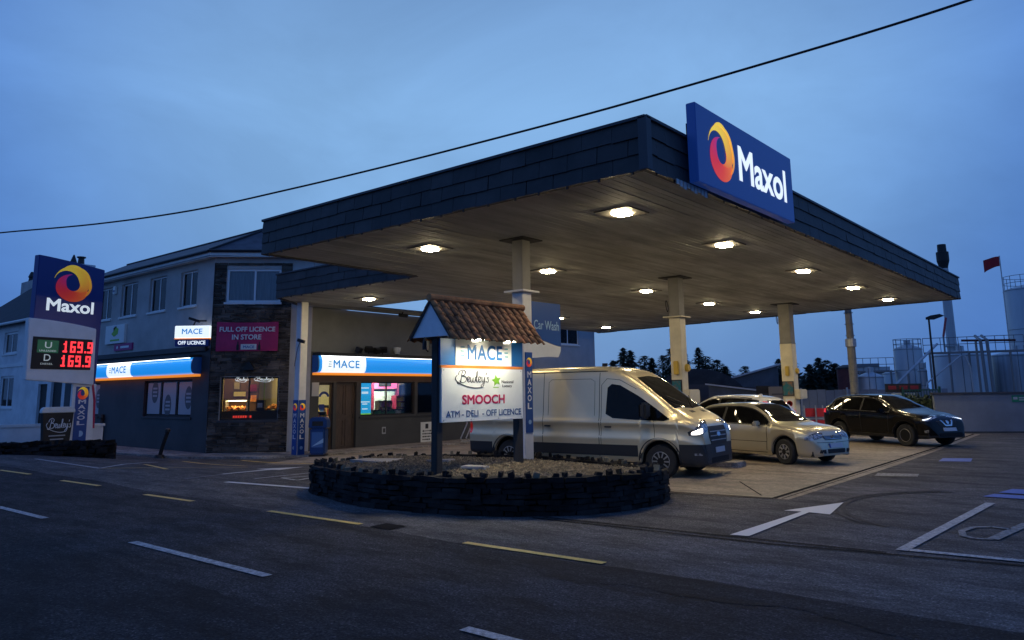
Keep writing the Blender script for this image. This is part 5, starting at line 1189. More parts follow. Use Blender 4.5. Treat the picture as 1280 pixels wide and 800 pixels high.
for X, lab in ((-74, 'chimney stack with four pots beyond the white house at the far left edge'),):
    t = thing('far_house', 'dark roofed house end with a row of chimney pots at the far left edge', 'house', (X, 22, -.4))
    MB().box(X - 6, 19, -.8, X + 5, 26, 6.8).build('wall', M['white_render'], t)
    b = MB(); b.add([(X - 6.3, 18.7, 6.8), (X + 5.3, 18.7, 6.8), (X + 5.3, 26.3, 6.8), (X - 6.3, 26.3, 6.8), (X - 6.3, 22.5, 10.0), (X + 5.3, 22.5, 10.0)], [(0, 1, 5, 4), (2, 3, 4, 5), (0, 4, 3), (1, 2, 5), (3, 2, 1, 0)]); rf = b.build('roof', M['dark_slate'], t)
    c = MB().box(X + 1.2, 21.9, 9.0, X + 5.2, 23.1, 11.4).build('chimney', M['grey_render'], rf)
    for dx in (1.6, 2.5, 3.5, 4.6): MB().lathe((X + dx, 22.5, 11.4), [(.25, 0), (.2, .45), (.28, .5), (.1, .95), (0, 1.0)], 8).build('chimney_pot', M['black_metal'], c)

# ------------------------------------------------------------------ vehicles
def pw(tab):
    """smooth monotone curve through (x, value) knots"""
    xs_ = [t[0] for t in tab]; ys_ = [t[1] for t in tab]; n = len(xs_)
    d = [(ys_[i + 1] - ys_[i]) / (xs_[i + 1] - xs_[i]) for i in range(n - 1)]
    mm = [d[0]] + [0 if d[i - 1] * d[i] <= 0 else 2 * d[i - 1] * d[i] / (d[i - 1] + d[i]) for i in range(1, n - 1)] + [d[-1]]
    def f(x):
        if x <= xs_[0]: return ys_[0]
        if x >= xs_[-1]: return ys_[-1]
        i = 0
        while xs_[i + 1] < x: i += 1
        h = xs_[i + 1] - xs_[i]; t = (x - xs_[i]) / h
        return (2 * t ** 3 - 3 * t * t + 1) * ys_[i] + (t ** 3 - 2 * t * t + t) * h * mm[i] + (-2 * t ** 3 + 3 * t * t) * ys_[i + 1] + (t ** 3 - t * t) * h * mm[i + 1]
    return f
def chaikin(P, k=2):
    for _ in range(k):
        o = [P[0]]
        for i in range(len(P) - 1):
            a, c = P[i], P[i + 1]; o += [(a[0] * .75 + c[0] * .25, a[1] * .75 + c[1] * .25), (a[0] * .25 + c[0] * .75, a[1] * .25 + c[1] * .75)]
        o.append(P[-1]); P = o
    return P
def rs_path(P, n):
    Lg = [0]
    for i in range(len(P) - 1): Lg.append(Lg[-1] + math.hypot(P[i + 1][0] - P[i][0], P[i + 1][1] - P[i][1]))
    o = []; j = 0
    for i in range(n):
        s = Lg[-1] * i / (n - 1)
        while j < len(P) - 2 and Lg[j + 1] < s: j += 1
        t = (s - Lg[j]) / max(1e-9, Lg[j + 1] - Lg[j]); o.append((P[j][0] + (P[j + 1][0] - P[j][0]) * t, P[j][1] + (P[j + 1][1] - P[j][1]) * t))
    return o

class Vehicle:
    def __init__(s, name, label, cat, loc, yaw, spec, paint):
        s.t = thing(name, label, cat, loc, yaw); s.sp = spec; s.paint = paint
        s.top, s.belt, s.W, s.Wr, s.low = (pw(spec[k]) for k in ('top', 'belt', 'W', 'Wr', 'low'))
        s.L = spec['L']; s.crown = spec.get('crown', .06); s.body()
    def section(s, x, n=None):
        n = n or (72 if 'ribs' in s.sp else 40)
        zt, wd, wr, zl = s.top(x), s.W(x), s.Wr(x), s.low(x); zb = min(s.belt(x), zt - .05)
        for hx, hr in s.sp['arch']:
            dx = abs(x - hx)
            if dx < hr: zl = max(zl, s.sp['hub'] + math.sqrt(hr * hr - dx * dx))
        f = smoothstep((zt - zb - .06) / .25); ze = zt - (s.crown * f + .03 * (1 - f)); wre = wr * f + min(wd * .93, max(wr, wd * .86)) * (1 - f)
        zl = min(zl, zb - .05); h = zb - zl; cr = s.sp.get('crease', .012)
        P = [(wd * .90, zl), (wd * .975, zl + .12 * h), (wd * .995, zl + .35 * h), (wd + cr * .3, zl + .62 * h), (wd + cr, zl + .78 * h), (wd * .992, zb - .02), (wd * .975, zb + .01)]
        if 'ribs' in s.sp:
            q = zb / 1.2; P = [(wd * .92, zl), (wd * .985, max(zl + .01, .36 * q)), (wd + .002, max(zl + .02, .66 * q)), (wd + .014, max(zl + .03, .80 * q)), (wd + .016, max(zl + .035, .84 * q)), (wd - .016, max(zl + .04, .90 * q)), (wd - .014, max(zl + .05, 1.06 * q)), (wd + .012, max(zl + .06, 1.13 * q)), (wd + .012, 1.17 * q), (wd - .03, max(zb, 1.24 * q))]
            P = [p_ for i_, p_ in enumerate(P) if i_ == 0 or p_[1] > P[i_ - 1][1] + .003]
        if f > .02: P += [(wd * .975 + (wre - wd * .975) * .5, zb + (ze - zb) * .52 + .0)]
        P += [(wre, ze), (wre * .86, zt - .018), (wre * .45, zt - .003), (0, zt)]
        return rs_path(chaikin(P, 1 if 'ribs' in s.sp else 2), n)
    def body(s):
        n = 72 if 'ribs' in s.sp else 40; st = []; x = 0.0
        while x < s.L: st.append(x); x += .012 if x < .15 or x > s.L - .2 else .04
        st.append(s.L); b = MB(); k = 2 * n - 1
        for x in st:
            sec = s.section(x, n); full = [(-y, z) for y, z in sec] + [(y, z) for y, z in reversed(sec[:-1])]
            for y, z in full: b.v.append(Vector((x, y, z)))
        split = s.sp.get('clad'); cl = MB(); cl.v = list(b.v)
        faces = []
        for i in range(len(st) - 1):
            for j in range(k - 1): faces.append([i * k + j, (i + 1) * k + j, (i + 1) * k + j + 1, i * k + j + 1])
        for i in (0, len(st) - 1):
            for j in range(n - 1):
                q = list(dict.fromkeys([i * k + j, i * k + j + 1, i * k + k - 2 - j, i * k + k - 1 - j]))
                if len(q) > 2: faces.append(q)
        bm = bmesh.new(); vv = [bm.verts.new(p) for p in b.v]
        for q in faces:
            try: bm.faces.new([vv[i] for i in q])
            except ValueError: pass
        for ax, val in s.sp.get('cuts', ()):
            no = Vector((1, 0, 0)) if ax == 'x' else Vector((0, 0, 1))
            bmesh.ops.bisect_plane(bm, geom=bm.verts[:] + bm.edges[:] + bm.faces[:], plane_co=no * val, plane_no=no)
        bmesh.ops.recalc_face_normals(bm, faces=bm.faces)
        bm.verts.index_update(); b = MB(); b.v = [v_.co.copy() for v_ in bm.verts]; cl = MB(); cl.v = b.v
        for f in bm.faces:
            c = f.calc_center_median(); tgt = cl if split and split(c.x, abs(c.y), c.z) else b
            tgt.f.append([v_.index for v_ in f.verts]); tgt.mi.append(0)
        bm.free()
        allf = b.f + cl.f
        s.bvh = BVHTree.FromPolygons([tuple(v) for v in b.v], [tuple(f) for f in allf])
        def clean(m):
            used = sorted({i for f in m.f for i in f}); mp = {o: i for i, o in enumerate(used)}; r = MB(); r.v = [m.v[i] for i in used]; r.f = [[mp[i] for i in f] for f in m.f]; r.mi = m.mi; return r
        s.b = clean(b).build('body', s.paint, s.t, smooth=38, local=True)
        if cl.f:
            par = {}
            def find(i):
                while par.setdefault(i, i) != i: par[i] = par[par[i]]; i = par[i]
                return i
            for f in cl.f:
                for i in f[1:]: par[find(i)] = find(f[0])
            groups = {}
            for f in cl.f: groups.setdefault(find(f[0]), []).append(f)
            for fs in groups.values():
                if len(fs) < 4: continue
                c2 = MB(); c2.v = cl.v; c2.f = fs; c2.mi = [0] * len(fs); clean(c2).build('lower_cladding', M['cladding'], s.t, smooth=38, local=True)
        # dark underside and wheel housings
        b = MB(); zl = s.low(s.L / 2) + .04; w0 = s.W(s.L / 2) * .80
        b.box(.12, -w0, zl - .02, s.L - .15, w0, zl + .10); b.build('underbody', M['black'], s.t, local=True)
        for hx, hr in s.sp['arch']:
            for sg in (-1, 1):
                b = MB(); w1 = s.W(hx) * .955
                arc = [(hx + (hr + .01) * math.cos(a), s.sp['hub'] + (hr + .01) * math.sin(a)) for a in lin(-.25, PI + .25, 16)]
                P = [(x, sg * (w1 - .30), z) for x, z in arc] + [(x, sg * w1, z) for x, z in arc]; m_ = len(arc)
                b.add(P, [(i, i + 1, m_ + i + 1, m_ + i) for i in range(m_ - 1)]); b.add(P[:m_], [list(range(m_))]); b.build('wheel_housing', M['black'], s.t, local=True)
    def patch(s, name, poly, fn, d, m, off=.004, step=.05, parent=None, depth=.012, smooth=60, reach=4):
        """a panel that follows the bodywork: poly in a plane given by fn, cast along d on to the body"""
        bm = bmesh.new(); vs = [bm.verts.new((a, c, 0)) for a, c in resample_poly(poly, step)]
        try: bm.faces.new(vs)
        except ValueError: bm.free(); return None
        bmesh.ops.triangulate(bm, faces=bm.faces[:])
        for _ in range(5):
            e = [q for q in bm.edges if q.calc_length() > step * 1.5]
            if not e: break
            bmesh.ops.subdivide_edges(bm, edges=e, cuts=1); bmesh.ops.triangulate(bm, faces=bm.faces[:])
        d = Vector(d).normalized(); last = None; bad = []
        for v in bm.verts:
            o = Vector(fn(v.co.x, v.co.y)); hit, no, _, _ = s.bvh.ray_cast(o - d * reach, d)
            if hit is None: bad.append(v); continue
            v.co = hit - d * off
        bmesh.ops.delete(bm, geom=bad, context='VERTS')
        ed = [e for e in bm.edges if e.is_boundary]
        r = bmesh.ops.extrude_edge_only(bm, edges=ed)
        for v in r['geom']:
            if isinstance(v, bmesh.types.BMVert): v.co = v.co + d * depth
        bmesh.ops.recalc_face_normals(bm, faces=bm.faces)
        me = bpy.data.meshes.new(name); bm.to_mesh(me); bm.free(); me.materials.append(m); me.shade_smooth(); me.set_sharp_from_angle(angle=math.radians(smooth))
        o = bpy.data.objects.new(name, me); COL.objects.link(o); o.parent = parent or s.t; WM[o] = WM[s.t]
        return o
    def side(s, name, poly, m, sg, **k): return s.patch(name, poly, lambda x, z: (x, 0, z), (0, -sg, 0), m, **k)
    def both(s, name, poly, m, **k): return [s.side(name, poly, m, sg, **k) for sg in (-1, 1)]
    def front(s, name, poly, m, sg=1, **k): return s.patch(name, poly, lambda y, z: (s.L * .5, y, z), (-sg, 0, 0), m, reach=s.L, **k)
    def above(s, name, poly, m, **k): return s.patch(name, poly, lambda x, y: (x, y, 0), (0, 0, -1), m, **k)
    def corner(s, name, poly, m, ang=35, rear=False, **k):
        """panels wrapped round a corner; poly in (sideways, z) seen along the diagonal"""
        o = []
        for sg in (-1, 1):
            a = math.radians(ang); d = Vector((-math.cos(a) * (-1 if rear else 1), -sg * math.sin(a), 0)); u = Vector((-sg * 0 - math.sin(a) * (-1 if rear else 1), sg * math.cos(a), 0))
            c = Vector((s.L if not rear else 0, sg * s.W(s.L / 2), 0))
            o.append(s.patch(name, [(p, z) for p, z in poly], lambda p, z: tuple(c + u * p + Vector((0, 0, z))), d, m, reach=3, **k))
        return o
    def glass_run(s, x0, x1, up=.055, dn=.03, n=24, cut0=0, cut1=0):
        lo_, hi_ = [], []
        for x in lin(x0, x1, n):
            zb = min(s.belt(x), s.top(x) - .05) + dn + cut0 * max(0, 1 - (x - x0) / .12) + cut1 * max(0, 1 - (x1 - x) / .12)
            zu = s.top(x) - s.crown - up
            if zu > zb + .015: lo_.append((x, zb)); hi_.append((x, zu))
        return lo_ + hi_[::-1]
    def line(s, pts, m, sg, wd=.015, name='panel_gap', **k):
        pts = [Vector(p) for p in pts]; L_, R_ = [], []
        for i, p in enumerate(pts):
            d = (pts[min(i + 1, len(pts) - 1)] - pts[max(0, i - 1)]).normalized(); q = Vector((-d.y, d.x)) * wd / 2; L_.append(tuple(p + q)); R_.append(tuple(p - q))
        return s.side(name, L_ + R_[::-1], m, sg, off=.0025, depth=.006, **k)
    def arch_trims(s, m, wid=.06):
        for hx, hr in s.sp['arch']:
            zb_ = s.low(hx) + .03; a0 = math.asin(max(-1, min(1, (zb_ - s.sp['hub']) / (hr + wid))))
            for sg in (-1, 1):
                A_ = lin(a0, PI - a0, 26)
                s.side('arch_trim', [(hx + (hr + .004) * math.cos(a), s.sp['hub'] + (hr + .004) * math.sin(a)) for a in A_] + [(hx + (hr + wid) * math.cos(a), s.sp['hub'] + (hr + wid) * math.sin(a)) for a in A_[::-1]], m, sg, off=.010, step=.06)
    def wheels(s, r, wd, kind, steer=0.0):
        for hx, hr in s.sp['arch']:
            for sg in (-1, 1):
                st = steer if hx > s.L / 2 else 0
                y = sg * (s.W(hx) * .965 - wd / 2); c = Vector((hx, y, r))
                b = MB(); h2 = wd / 2
                b.lathe((0, 0, 0), [(r * .60, -h2 * .9), (r * .90, -h2), (r * .985, -h2 * .72), (r, -h2 * .3), (r, h2 * .3), (r * .985, h2 * .72), (r * .90, h2), (r * .60, h2 * .9), (r * .60, -h2 * .9)], 36, axis='Y')
                Q = Matrix.Translation(c) @ Matrix.Rotation(st, 4, 'Z'); 
                tb = MB(); tb.v = [Q @ v for v in b.v]; tb.f, tb.mi = b.f, b.mi
                ty = tb.build('wheel', M['rubber'], s.t, smooth=40, local=True)
                b = MB(); o = sg
                b.lathe((0, 0, 0), [(0, o * h2 * .1), (r * .60, o * h2 * .1), (r * .60, o * h2 * .55)], 30, axis='Y', mi=1)
                b.lathe((0, 0, 0), [(r * .60, o * h2 * .2), (r * .61, o * h2 * .86), (r * .55, o * h2 * .94), (r * .52, o * h2 * .8), (r * .52, o * h2 * .2)], 30, axis='Y')
                ns = {'cap': 10, 'cover': 8, 'alloy': 5}[kind]
                for i in range(ns):
                    a = 2 * PI * i / ns
                    if kind == 'alloy':
                        for da in (-.13, .13):
                            p0 = Vector((math.cos(a) * r * .10, o * h2 * .62, math.sin(a) * r * .10)); p1 = Vector((math.cos(a + da) * r * .54, o * h2 * .78, math.sin(a + da) * r * .54))
                            b.tube([p0, p1], r * .055, 6, r1=r * .04)
                    else:
                        wdt = r * (.075 if kind == 'cap' else .11); da = 0 if kind == 'cap' else .10
                        p0 = Vector((math.cos(a) * r * .22, o * h2 * .76, math.sin(a) * r * .22)); p1 = Vector((math.cos(a + da) * r * .53, o * h2 * .74, math.sin(a + da) * r * .53))
                        b.tube([p0, p1], wdt * .9, 6, r1=wdt)
                rr_ = r * (.30 if kind == 'cap' else .2 if kind == 'cover' else .13)
                b.lathe((0, 0, 0), [(0, o * h2 * .88), (rr_ * .6, o * h2 * .88), (rr_, o * h2 * .8), (rr_, o * h2 * .3)], 24, axis='Y')
                tb = MB(); tb.v = [Q @ v for v in b.v]; tb.f, tb.mi = b.f, b.mi
                tb.build('rim', [M['rim_silver'], M['rim_dark']], ty, smooth=40, local=True)
    def mirrors(s, x, z, m, size=(.14, .22, .17), arm=.05):
        for sg in (-1, 1):
            y0 = s.section(x)[min(range(len(s.section(x))), key=lambda i: abs(s.section(x)[i][1] - z))][0]
            b = MB(); cy = sg * (y0 + arm + size[1] / 2); b.obox((x, cy, z), size, (0, 0, sg * .12)); mo = b.build('wing_mirror', m, s.t, bevel=min(size) * .28, smooth=50, local=True)
            MB().obox((x - size[0] / 2 - .003, cy, z), (.006, size[1] * .8, size[2] * .75), (0, 0, sg * .12)).build('mirror_glass', M['car_glass'], mo, local=True)
            MB().obox((x + .01, sg * (y0 + arm / 2), z - size[2] * .25), (.06, arm + .12, .05)).build('mirror_arm', M['cladding'], mo, local=True)
    def handle(s, x, z, m, sgs=(-1, 1), ln=.18):
        for sg in sgs:
            y0 = s.section(x)[min(range(len(s.section(x))), key=lambda i: abs(s.section(x)[i][1] - z))][0]
            b = MB(); b.obox((x, sg * (y0 + .022), z), (ln, .03, .034)); b.build('door_handle', m, s.t, bevel=.01, local=True)

# --- panel van
VS = dict(ribs=True, L=6.12, hub=.355, crown=.10, crease=.012,
  top=[(0, 2.22), (.05, 2.30), (.3, 2.36), (1.5, 2.41), (3.5, 2.42), (3.95, 2.38), (4.3, 2.28), (4.55, 2.14), (5.05, 1.80), (5.52, 1.46), (5.72, 1.36), (5.92, 1.24), (6.02, 1.13), (6.07, .98), (6.10, .75), (6.12, .45)],
  belt=[(0, 1.22), (4.8, 1.20), (5.6, 1.18), (6.12, 1.0)],
  W=[(0, .94), (.06, .985), (.3, 1.0), (5.2, 1.0), (5.6, .98), (5.85, .94), (6.0, .87), (6.08, .79), (6.12, .70)],
  Wr=[(0, .84), (.1, .87), (3.6, .87), (4.3, .82), (4.6, .80), (5.5, .84), (6.12, .66)],
  low=[(0, .40), (.4, .34), (1.0, .31), (5.6, .28), (5.95, .26), (6.12, .30)], arch=[(1.22, .43), (5.16, .43)],
  cuts=(('z', .32), ('z', .66), ('z', .72), ('x', .74), ('x', 5.6)), clad=lambda x, y, z: z < .32 or (x < .74 and z < .66) or (x > 5.6 and z < .72))
van_yaw = math.radians(5)
van_origin = Vector((-13.57, 15.2, -.02))
v = Vehicle('panel_van', 'bronze silver high roof panel van with headlight on, beside the planter', 'van', tuple(van_origin), van_yaw, VS, M['van_paint'])
v.wheels(.355, .22, 'cap'); v.arch_trims(M['cladding'], .065)
ws = lambda y: [y]
v.above('windscreen', [(4.54, -.64), (4.50, 0), (4.54, .64), (5.0, .73), (5.46, .76), (5.54, 0), (5.46, -.76), (5.0, -.73)], M['screen_glass'], step=.08)
for sg in (-1, 1):
    v.side('cab_window', [(3.88, 1.34), (3.92, 1.92), (4.02, 2.0), (4.22, 1.97), (4.66, 1.73), (5.08, 1.46), (5.40, 1.24), (5.28, 1.20), (4.6, 1.22), (4.06, 1.25)], M['car_glass'], sg, step=.07)
    v.line([(3.72, .42), (3.72, 2.26)], M['seam'], sg, .014); v.line([(2.22, .42), (2.22, 2.28)], M['seam'], sg, .012); v.line([(5.06, .85), (5.05, 1.2)], M['seam'], sg, .01)
    v.line([(3.77, .5), (3.77, 1.98), (3.9, 2.12), (4.2, 2.09), (4.6, 1.88)], M['seam'], sg, .010)
    v.line([(0.3, 2.28), (3.9, 2.29)], M['seam'], sg, .022, name='roof_gutter')
    v.line([(2.36, 1.30), (2.36, 2.06), (2.44, 2.12), (3.5, 2.12), (3.6, 2.06), (3.6, 1.3)], M['seam'], sg, .008, name='panel_crease')
    v.side('lower_strip', [(1.72, .44), (4.66, .44), (4.66, .68), (1.72, .68)], M['cladding'], sg, off=.006)
v.handle(3.95, 1.06, M['cladding']); v.handle(2.36, 1.06, M['cladding'])
v.mirrors(4.92, 1.42, M['cladding'], (.16, .24, .34), .08)
v.corner('headlight', [(-.40, 1.22), (-.34, 1.0), (-.02, .90), (.14, .90), (.16, .98), (.0, 1.08), (-.2, 1.20)], M['lens'], 38, off=.008)
v.corner('headlamp_glow', [(-.13, 1.05), (-.11, .96), (.0, .925), (.10, .925), (.10, .97), (-.02, 1.03)], M['lens_lit'], 38, off=.012)
gr = v.front('grille', [(-.44, .70), (.44, .70), (.52, .86), (.49, 1.08), (-.49, 1.08), (-.52, .86)], M['black'], off=.008)
for z in (.78, .87, .96): v.front('grille_bar', [(-.44, z), (.44, z), (.44, z + .018), (-.44, z + .018)], M['galv'], off=.016, parent=gr)
v.front('oval_badge', [(.10 * math.cos(a), .91 + .045 * math.sin(a)) for a in lin(0, 2 * PI, 20)[:-1]], M['chrome'], off=.024, parent=gr)
v.front('number_plate', [(-.26, .53), (.26, .53), (.26, .64), (-.26, .64)], M['plate'], off=.02)
v.front('lower_intake', [(-.5, .33), (.5, .33), (.5, .44), (-.5, .44)], M['void'], off=.006)
v.corner('fog_lamp', [(-.08, .50), (.08, .50), (.08, .545), (-.08, .545)], M['lens'], 40, off=.006)
v.corner('tail_lamp', [(-.06, .85), (.06, .85), (.06, 1.5), (-.06, 1.5)], M['tail'], 40, rear=True, off=.006)
b = MB(); b.obox((3.6, -.4, 2.45), (.12, .05, .07)); b.build('aerial', M['black'], v.t, local=True)
for sg in (-1, 1):
    b = MB(); b.tube([(5.52, sg * .12, 1.50), (5.2, sg * .12 + .5 * sg, 1.72)], .012, 5); b.build('wiper', M['black'], v.t, local=True)
v.above('bonnet_vent', [(5.62, -.42), (5.62, -.2), (5.70, -.2), (5.70, -.42)], M['black']); v.above('bonnet_vent', [(5.62, .42), (5.62, .2), (5.70, .2), (5.70, .42)], M['black'])

# --- silver hatchback
GS = dict(L=4.22, hub=.31, crown=.055, crease=.014,
  top=[(0, .58), (.03, .80), (.10, .98), (.25, 1.16), (.48, 1.38), (.70, 1.435), (1.2, 1.475), (1.7, 1.485), (2.15, 1.44), (2.45, 1.34), (2.75, 1.18), (3.02, 1.03), (3.2, .98), (3.6, .925), (3.85, .865), (4.0, .79), (4.09, .71), (4.15, .62), (4.19, .53), (4.22, .40)],
  belt=[(0, .98), (.6, .97), (3.0, .92), (4.22, .7)],
  W=[(0, .64), (.05, .72), (.2, .80), (.6, .865), (1.2, .88), (3.3, .88), (3.7, .85), (3.95, .77), (4.1, .67), (4.22, .5)],
  Wr=[(0, .55), (.5, .56), (1.7, .61), (2.2, .58), (2.6, .6), (3.0, .70), (4.22, .5)],
  low=[(0, .33), (.4, .24), (.9, .20), (3.6, .20), (4.0, .19), (4.22, .24)], arch=[(.76, .37), (3.34, .37)],
  clad=None)
def place_front(fwx, hubx, yaw, half):
    """origin so that the near front wheel's contact lies at fwx"""
    c, s_ = math.cos(yaw), math.sin(yaw); return (fwx[0] - (hubx * c - (-half) * s_), fwx[1] - (hubx * s_ + (-half) * c), 0)
gy_ = math.radians(-17)
g = Vehicle('silver_hatchback', 'pale silver three door hatchback with unlit lamps between the van and the black car', 'car', place_front((-7.18, 18.88), 3.34, gy_, .8), gy_, GS, M['golf_paint'])
g.wheels(.31, .20, 'cover', steer=-.12); g.t.scale = (.97, 1, 1)
for sg in (-1, 1):
    g.side('window_surround', g.glass_run(.52, 2.90, .028, .008), M['black'], sg, off=.003)
    g.side('side_window', g.glass_run(1.42, 2.86, .05, .03), M['car_glass'], sg, off=.008)
    g.side('quarter_window', g.glass_run(.57, 1.33, .05, .03, cut0=.10), M['car_glass'], sg, off=.008)
    g.line([(1.32, .28), (1.36, .95), (1.40, 1.38)], M['seam'], sg); g.line([(2.82, .32), (2.86, .6), (2.86, .90)], M['seam'], sg); g.line([(1.32, .27), (2.82, .27)], M['seam'], sg)
    g.line([(1.15, .53), (2.84, .53)], M['cladding'], sg, .012, name='rub_strip'); g.line([(.56, .965), (2.95, .93)], M['seam'], sg, .014, name='window_seal')
g.handle(1.52, .80, M['golf_paint'])
g.mirrors(2.62, .97, M['golf_paint'], (.12, .2, .13), .04)
g.above('windscreen', [(2.20, -.50), (2.17, 0), (2.20, .50), (2.6, .57), (2.98, .63), (3.06, .3), (3.08, 0), (3.06, -.3), (2.98, -.63), (2.6, -.57)], M['screen_glass'], step=.07)
g.front('rear_window', [(-.5, 1.08), (.5, 1.08), (.46, 1.36), (-.46, 1.36)], M['car_glass'], sg=-1)
g.corner('headlight', [(-.36, .76), (-.33, .66), (-.05, .60), (.14, .605), (.14, .66), (-.0, .73), (-.2, .785)], M['lens'], 40, off=.006)
gr = g.front('grille', [(-.32, .60), (.32, .60), (.40, .70), (-.40, .70)], M['black'], off=.006)
for z in (.62, .65, .68): g.front('grille_bar', [(-.32, z), (.32, z), (.32, z + .009), (-.32, z + .009)], M['chrome'], off=.012, parent=gr)
bd = MB(); P = []
hit = g.bvh.ray_cast(Vector((8, 0, .655)), Vector((-1, 0, 0)))[0]
bd.lathe(hit + Vector((.012, 0, 0)), [(.052, 0), (.062, 0), (.062, .012), (.052, .012), (.052, 0)], 20, axis='X'); bd.tube([hit + Vector((.02, -.04, .03)), hit + Vector((.02, -.015, -.04)), hit + Vector((.02, 0, 0)), hit + Vector((.02, .015, -.04)), hit + Vector((.02, .04, .03))], .006, 5); bd.build('round_badge', M['chrome'], gr, local=True)
pl_ = g.front('number_plate', [(-.26, .42), (.26, .42), (.26, .52), (-.26, .52)], M['plate'], off=.016); g.front('plate_band', [(-.26, .42), (-.215, .42), (-.215, .52), (-.26, .52)], M['plate_blue'], off=.019, parent=pl_)
g.front('lower_intake', [(-.32, .29), (.32, .29), (.34, .39), (-.34, .39)], M['black'], off=.006)
for sg in (-1, 1): g.front('fog_vent', [(sg * .40, .29), (sg * .58, .30), (sg * .56, .38), (sg * .40, .385)], M['black'], off=.006)
for sg in (-1, 1): g.front('bumper_strip', [(sg * .05, .535), (sg * .62, .545), (sg * .62, .555), (sg * .05, .545)], M['cladding'], off=.004)
g.corner('tail_lamp', [(-.14, .78), (.12, .78), (.1, .98), (-.14, .95)], M['tail'], 40, rear=True)
for y in (-.33, .33):
    b = MB(); b.obox((1.85, y, .95), (.14, .46, .62), (0, -.2, 0)); b.obox((1.80, y, 1.30), (.08, .24, .16), (0, -.2, 0)); 

# --- black crossover
QS = dict(L=4.42, hub=.345, crown=.06, crease=.016,
  top=[(0, .66), (.03, .95), (.10, 1.16), (.24, 1.37), (.45, 1.52), (.9, 1.59), (1.5, 1.615), (2.1, 1.595), (2.5, 1.47), (2.85, 1.30), (3.15, 1.15), (3.35, 1.10), (3.8, 1.02), (4.1, .93), (4.28, .80), (4.36, .62), (4.42, .45)],
  belt=[(0, 1.14), (.6, 1.10), (3.1, 1.02), (4.42, .8)],
  W=[(0, .70), (.05, .78), (.2, .85), (.6, .90), (1.2, .91), (3.5, .91), (3.9, .87), (4.15, .79), (4.3, .69), (4.42, .52)],
  Wr=[(0, .56), (.5, .58), (1.7, .64), (2.3, .60), (2.75, .62), (3.1, .72), (4.42, .5)],
  low=[(0, .40), (.4, .30), (.9, .26), (3.7, .26), (4.1, .25), (4.42, .30)], arch=[(.80, .41), (3.52, .41)],
  cuts=(('z', .36),), clad=lambda x, y, z: z < .36)
def crossover(name, label, loc, yaw, paint, lit, white=False):
    q = Vehicle(name, label, 'car', loc, yaw, QS, paint)
    q.wheels(.345, .22, 'alloy', steer=0); q.arch_trims(M['cladding'], .045)
    for sg in (-1, 1):
        q.side('window_surround', q.glass_run(.5, 2.96, .03, .008), M['black'], sg, off=.003)
        q.side('side_window', q.glass_run(1.86, 2.92, .05, .03), M['car_glass'], sg, off=.008); q.side('side_window', q.glass_run(.98, 1.78, .05, .03), M['car_glass'], sg, off=.008); q.side('quarter_window', q.glass_run(.54, .90, .06, .035, cut0=.12), M['car_glass'], sg, off=.008)
        q.line([(.5, 1.115), (3.0, 1.045)], M['chrome'], sg, .016, name='chrome_strip')
        q.line([(1.82, .40), (1.82, 1.04)], M['seam'], sg); q.line([(2.92, .42), (2.96, 1.0)], M['seam'], sg); q.line([(.96, .8), (.98, 1.06)], M['seam'], sg)
        q.line([(.75, 1.50), (1.2, 1.545), (2.0, 1.54)], M['galv'] if not white else M['black'], sg, .02, name='roof_rail', reach=4)
    q.handle(2.0, .92, paint); q.handle(1.06, .93, paint)
    q.mirrors(2.78, 1.08, paint, (.13, .22, .15), .05)
    q.above('windscreen', [(2.16, -.52), (2.13, 0), (2.16, .52), (2.6, .58), (3.02, .64), (3.12, 0), (3.02, -.64), (2.6, -.58)], M['screen_glass'], step=.08)
    q.front('rear_window', [(-.52, 1.15), (.52, 1.15), (.47, 1.44), (-.47, 1.44)], M['car_glass'], sg=-1)
    q.corner('headlight', [(-.42, .96), (-.40, .90), (-.05, .79), (.12, .78), (.12, .84), (-.06, .90), (-.25, .97)], M['lens'], 38, off=.006)
    q.corner('lamp_strip', [(-.22, .90), (-.04, .83), (.08, .815), (.08, .84), (-.05, .86)], M['lens_drl'] if lit else M['lens'], 38, off=.010)
    gr_ = q.front('grille', [(-.34, .62), (.34, .62), (.40, .80), (-.40, .80)], M['black'], off=.006)
    q.front('vee_trim', [(-.26, .82), (-.20, .82), (-.10, .68), (.10, .68), (.20, .82), (.26, .82), (.13, .64), (-.13, .64)], M['chrome'], off=.014, parent=gr_)
    q.front('round_badge', [(.055 * math.cos(a), .755 + .055 * math.sin(a)) for a in lin(0, 2 * PI, 18)[:-1]], M['chrome'], off=.02, parent=gr_)
    q.front('number_plate', [(-.26, .49), (.26, .49), (.26, .59), (-.26, .59)], M['plate'], off=.016)
    q.front('lower_intake', [(-.45, .32), (.45, .32), (.48, .44), (-.48, .44)], M['void'], off=.006)
    q.corner('fog_lamp', [(-.05, .44), (.05, .44), (.06, .52), (-.06, .52)], M['lens'], 38, off=.006)
    if not white: q.corner('tail_lamp', [(-.22, 1.0), (.14, .98), (.12, 1.12), (-.24, 1.11)], M['tail_lit'] if lit else M['tail'], 45, rear=True, off=.006)
    else: q.corner('tail_lamp', [(-.06, .85), (.10, .85), (.10, 1.10), (.06, 1.42), (-.08, 1.40), (-.04, 1.12)], M['tail_lit'], 45, rear=True, off=.006)
    b = MB(); b.prism([(.72, 1.52), (.95, 1.55), (.82, 1.63), (.76, 1.63)], lambda x, z, d: (x, d, z), -.015, .015); b.build('roof_aerial', paint if white else M['black'], q.t, local=True)
    return q
qy = math.radians(-30)
kq = crossover('black_crossover', 'black crossover car with its lamps lit near the grey wall on the right', place_front((-5.98, 26.4), 3.52, qy, .83), qy, M['black_car'], True); kq.t.scale = (1.03, 1, 1.0); kq.t.location.x -= .50; kq.t.location.y += .29
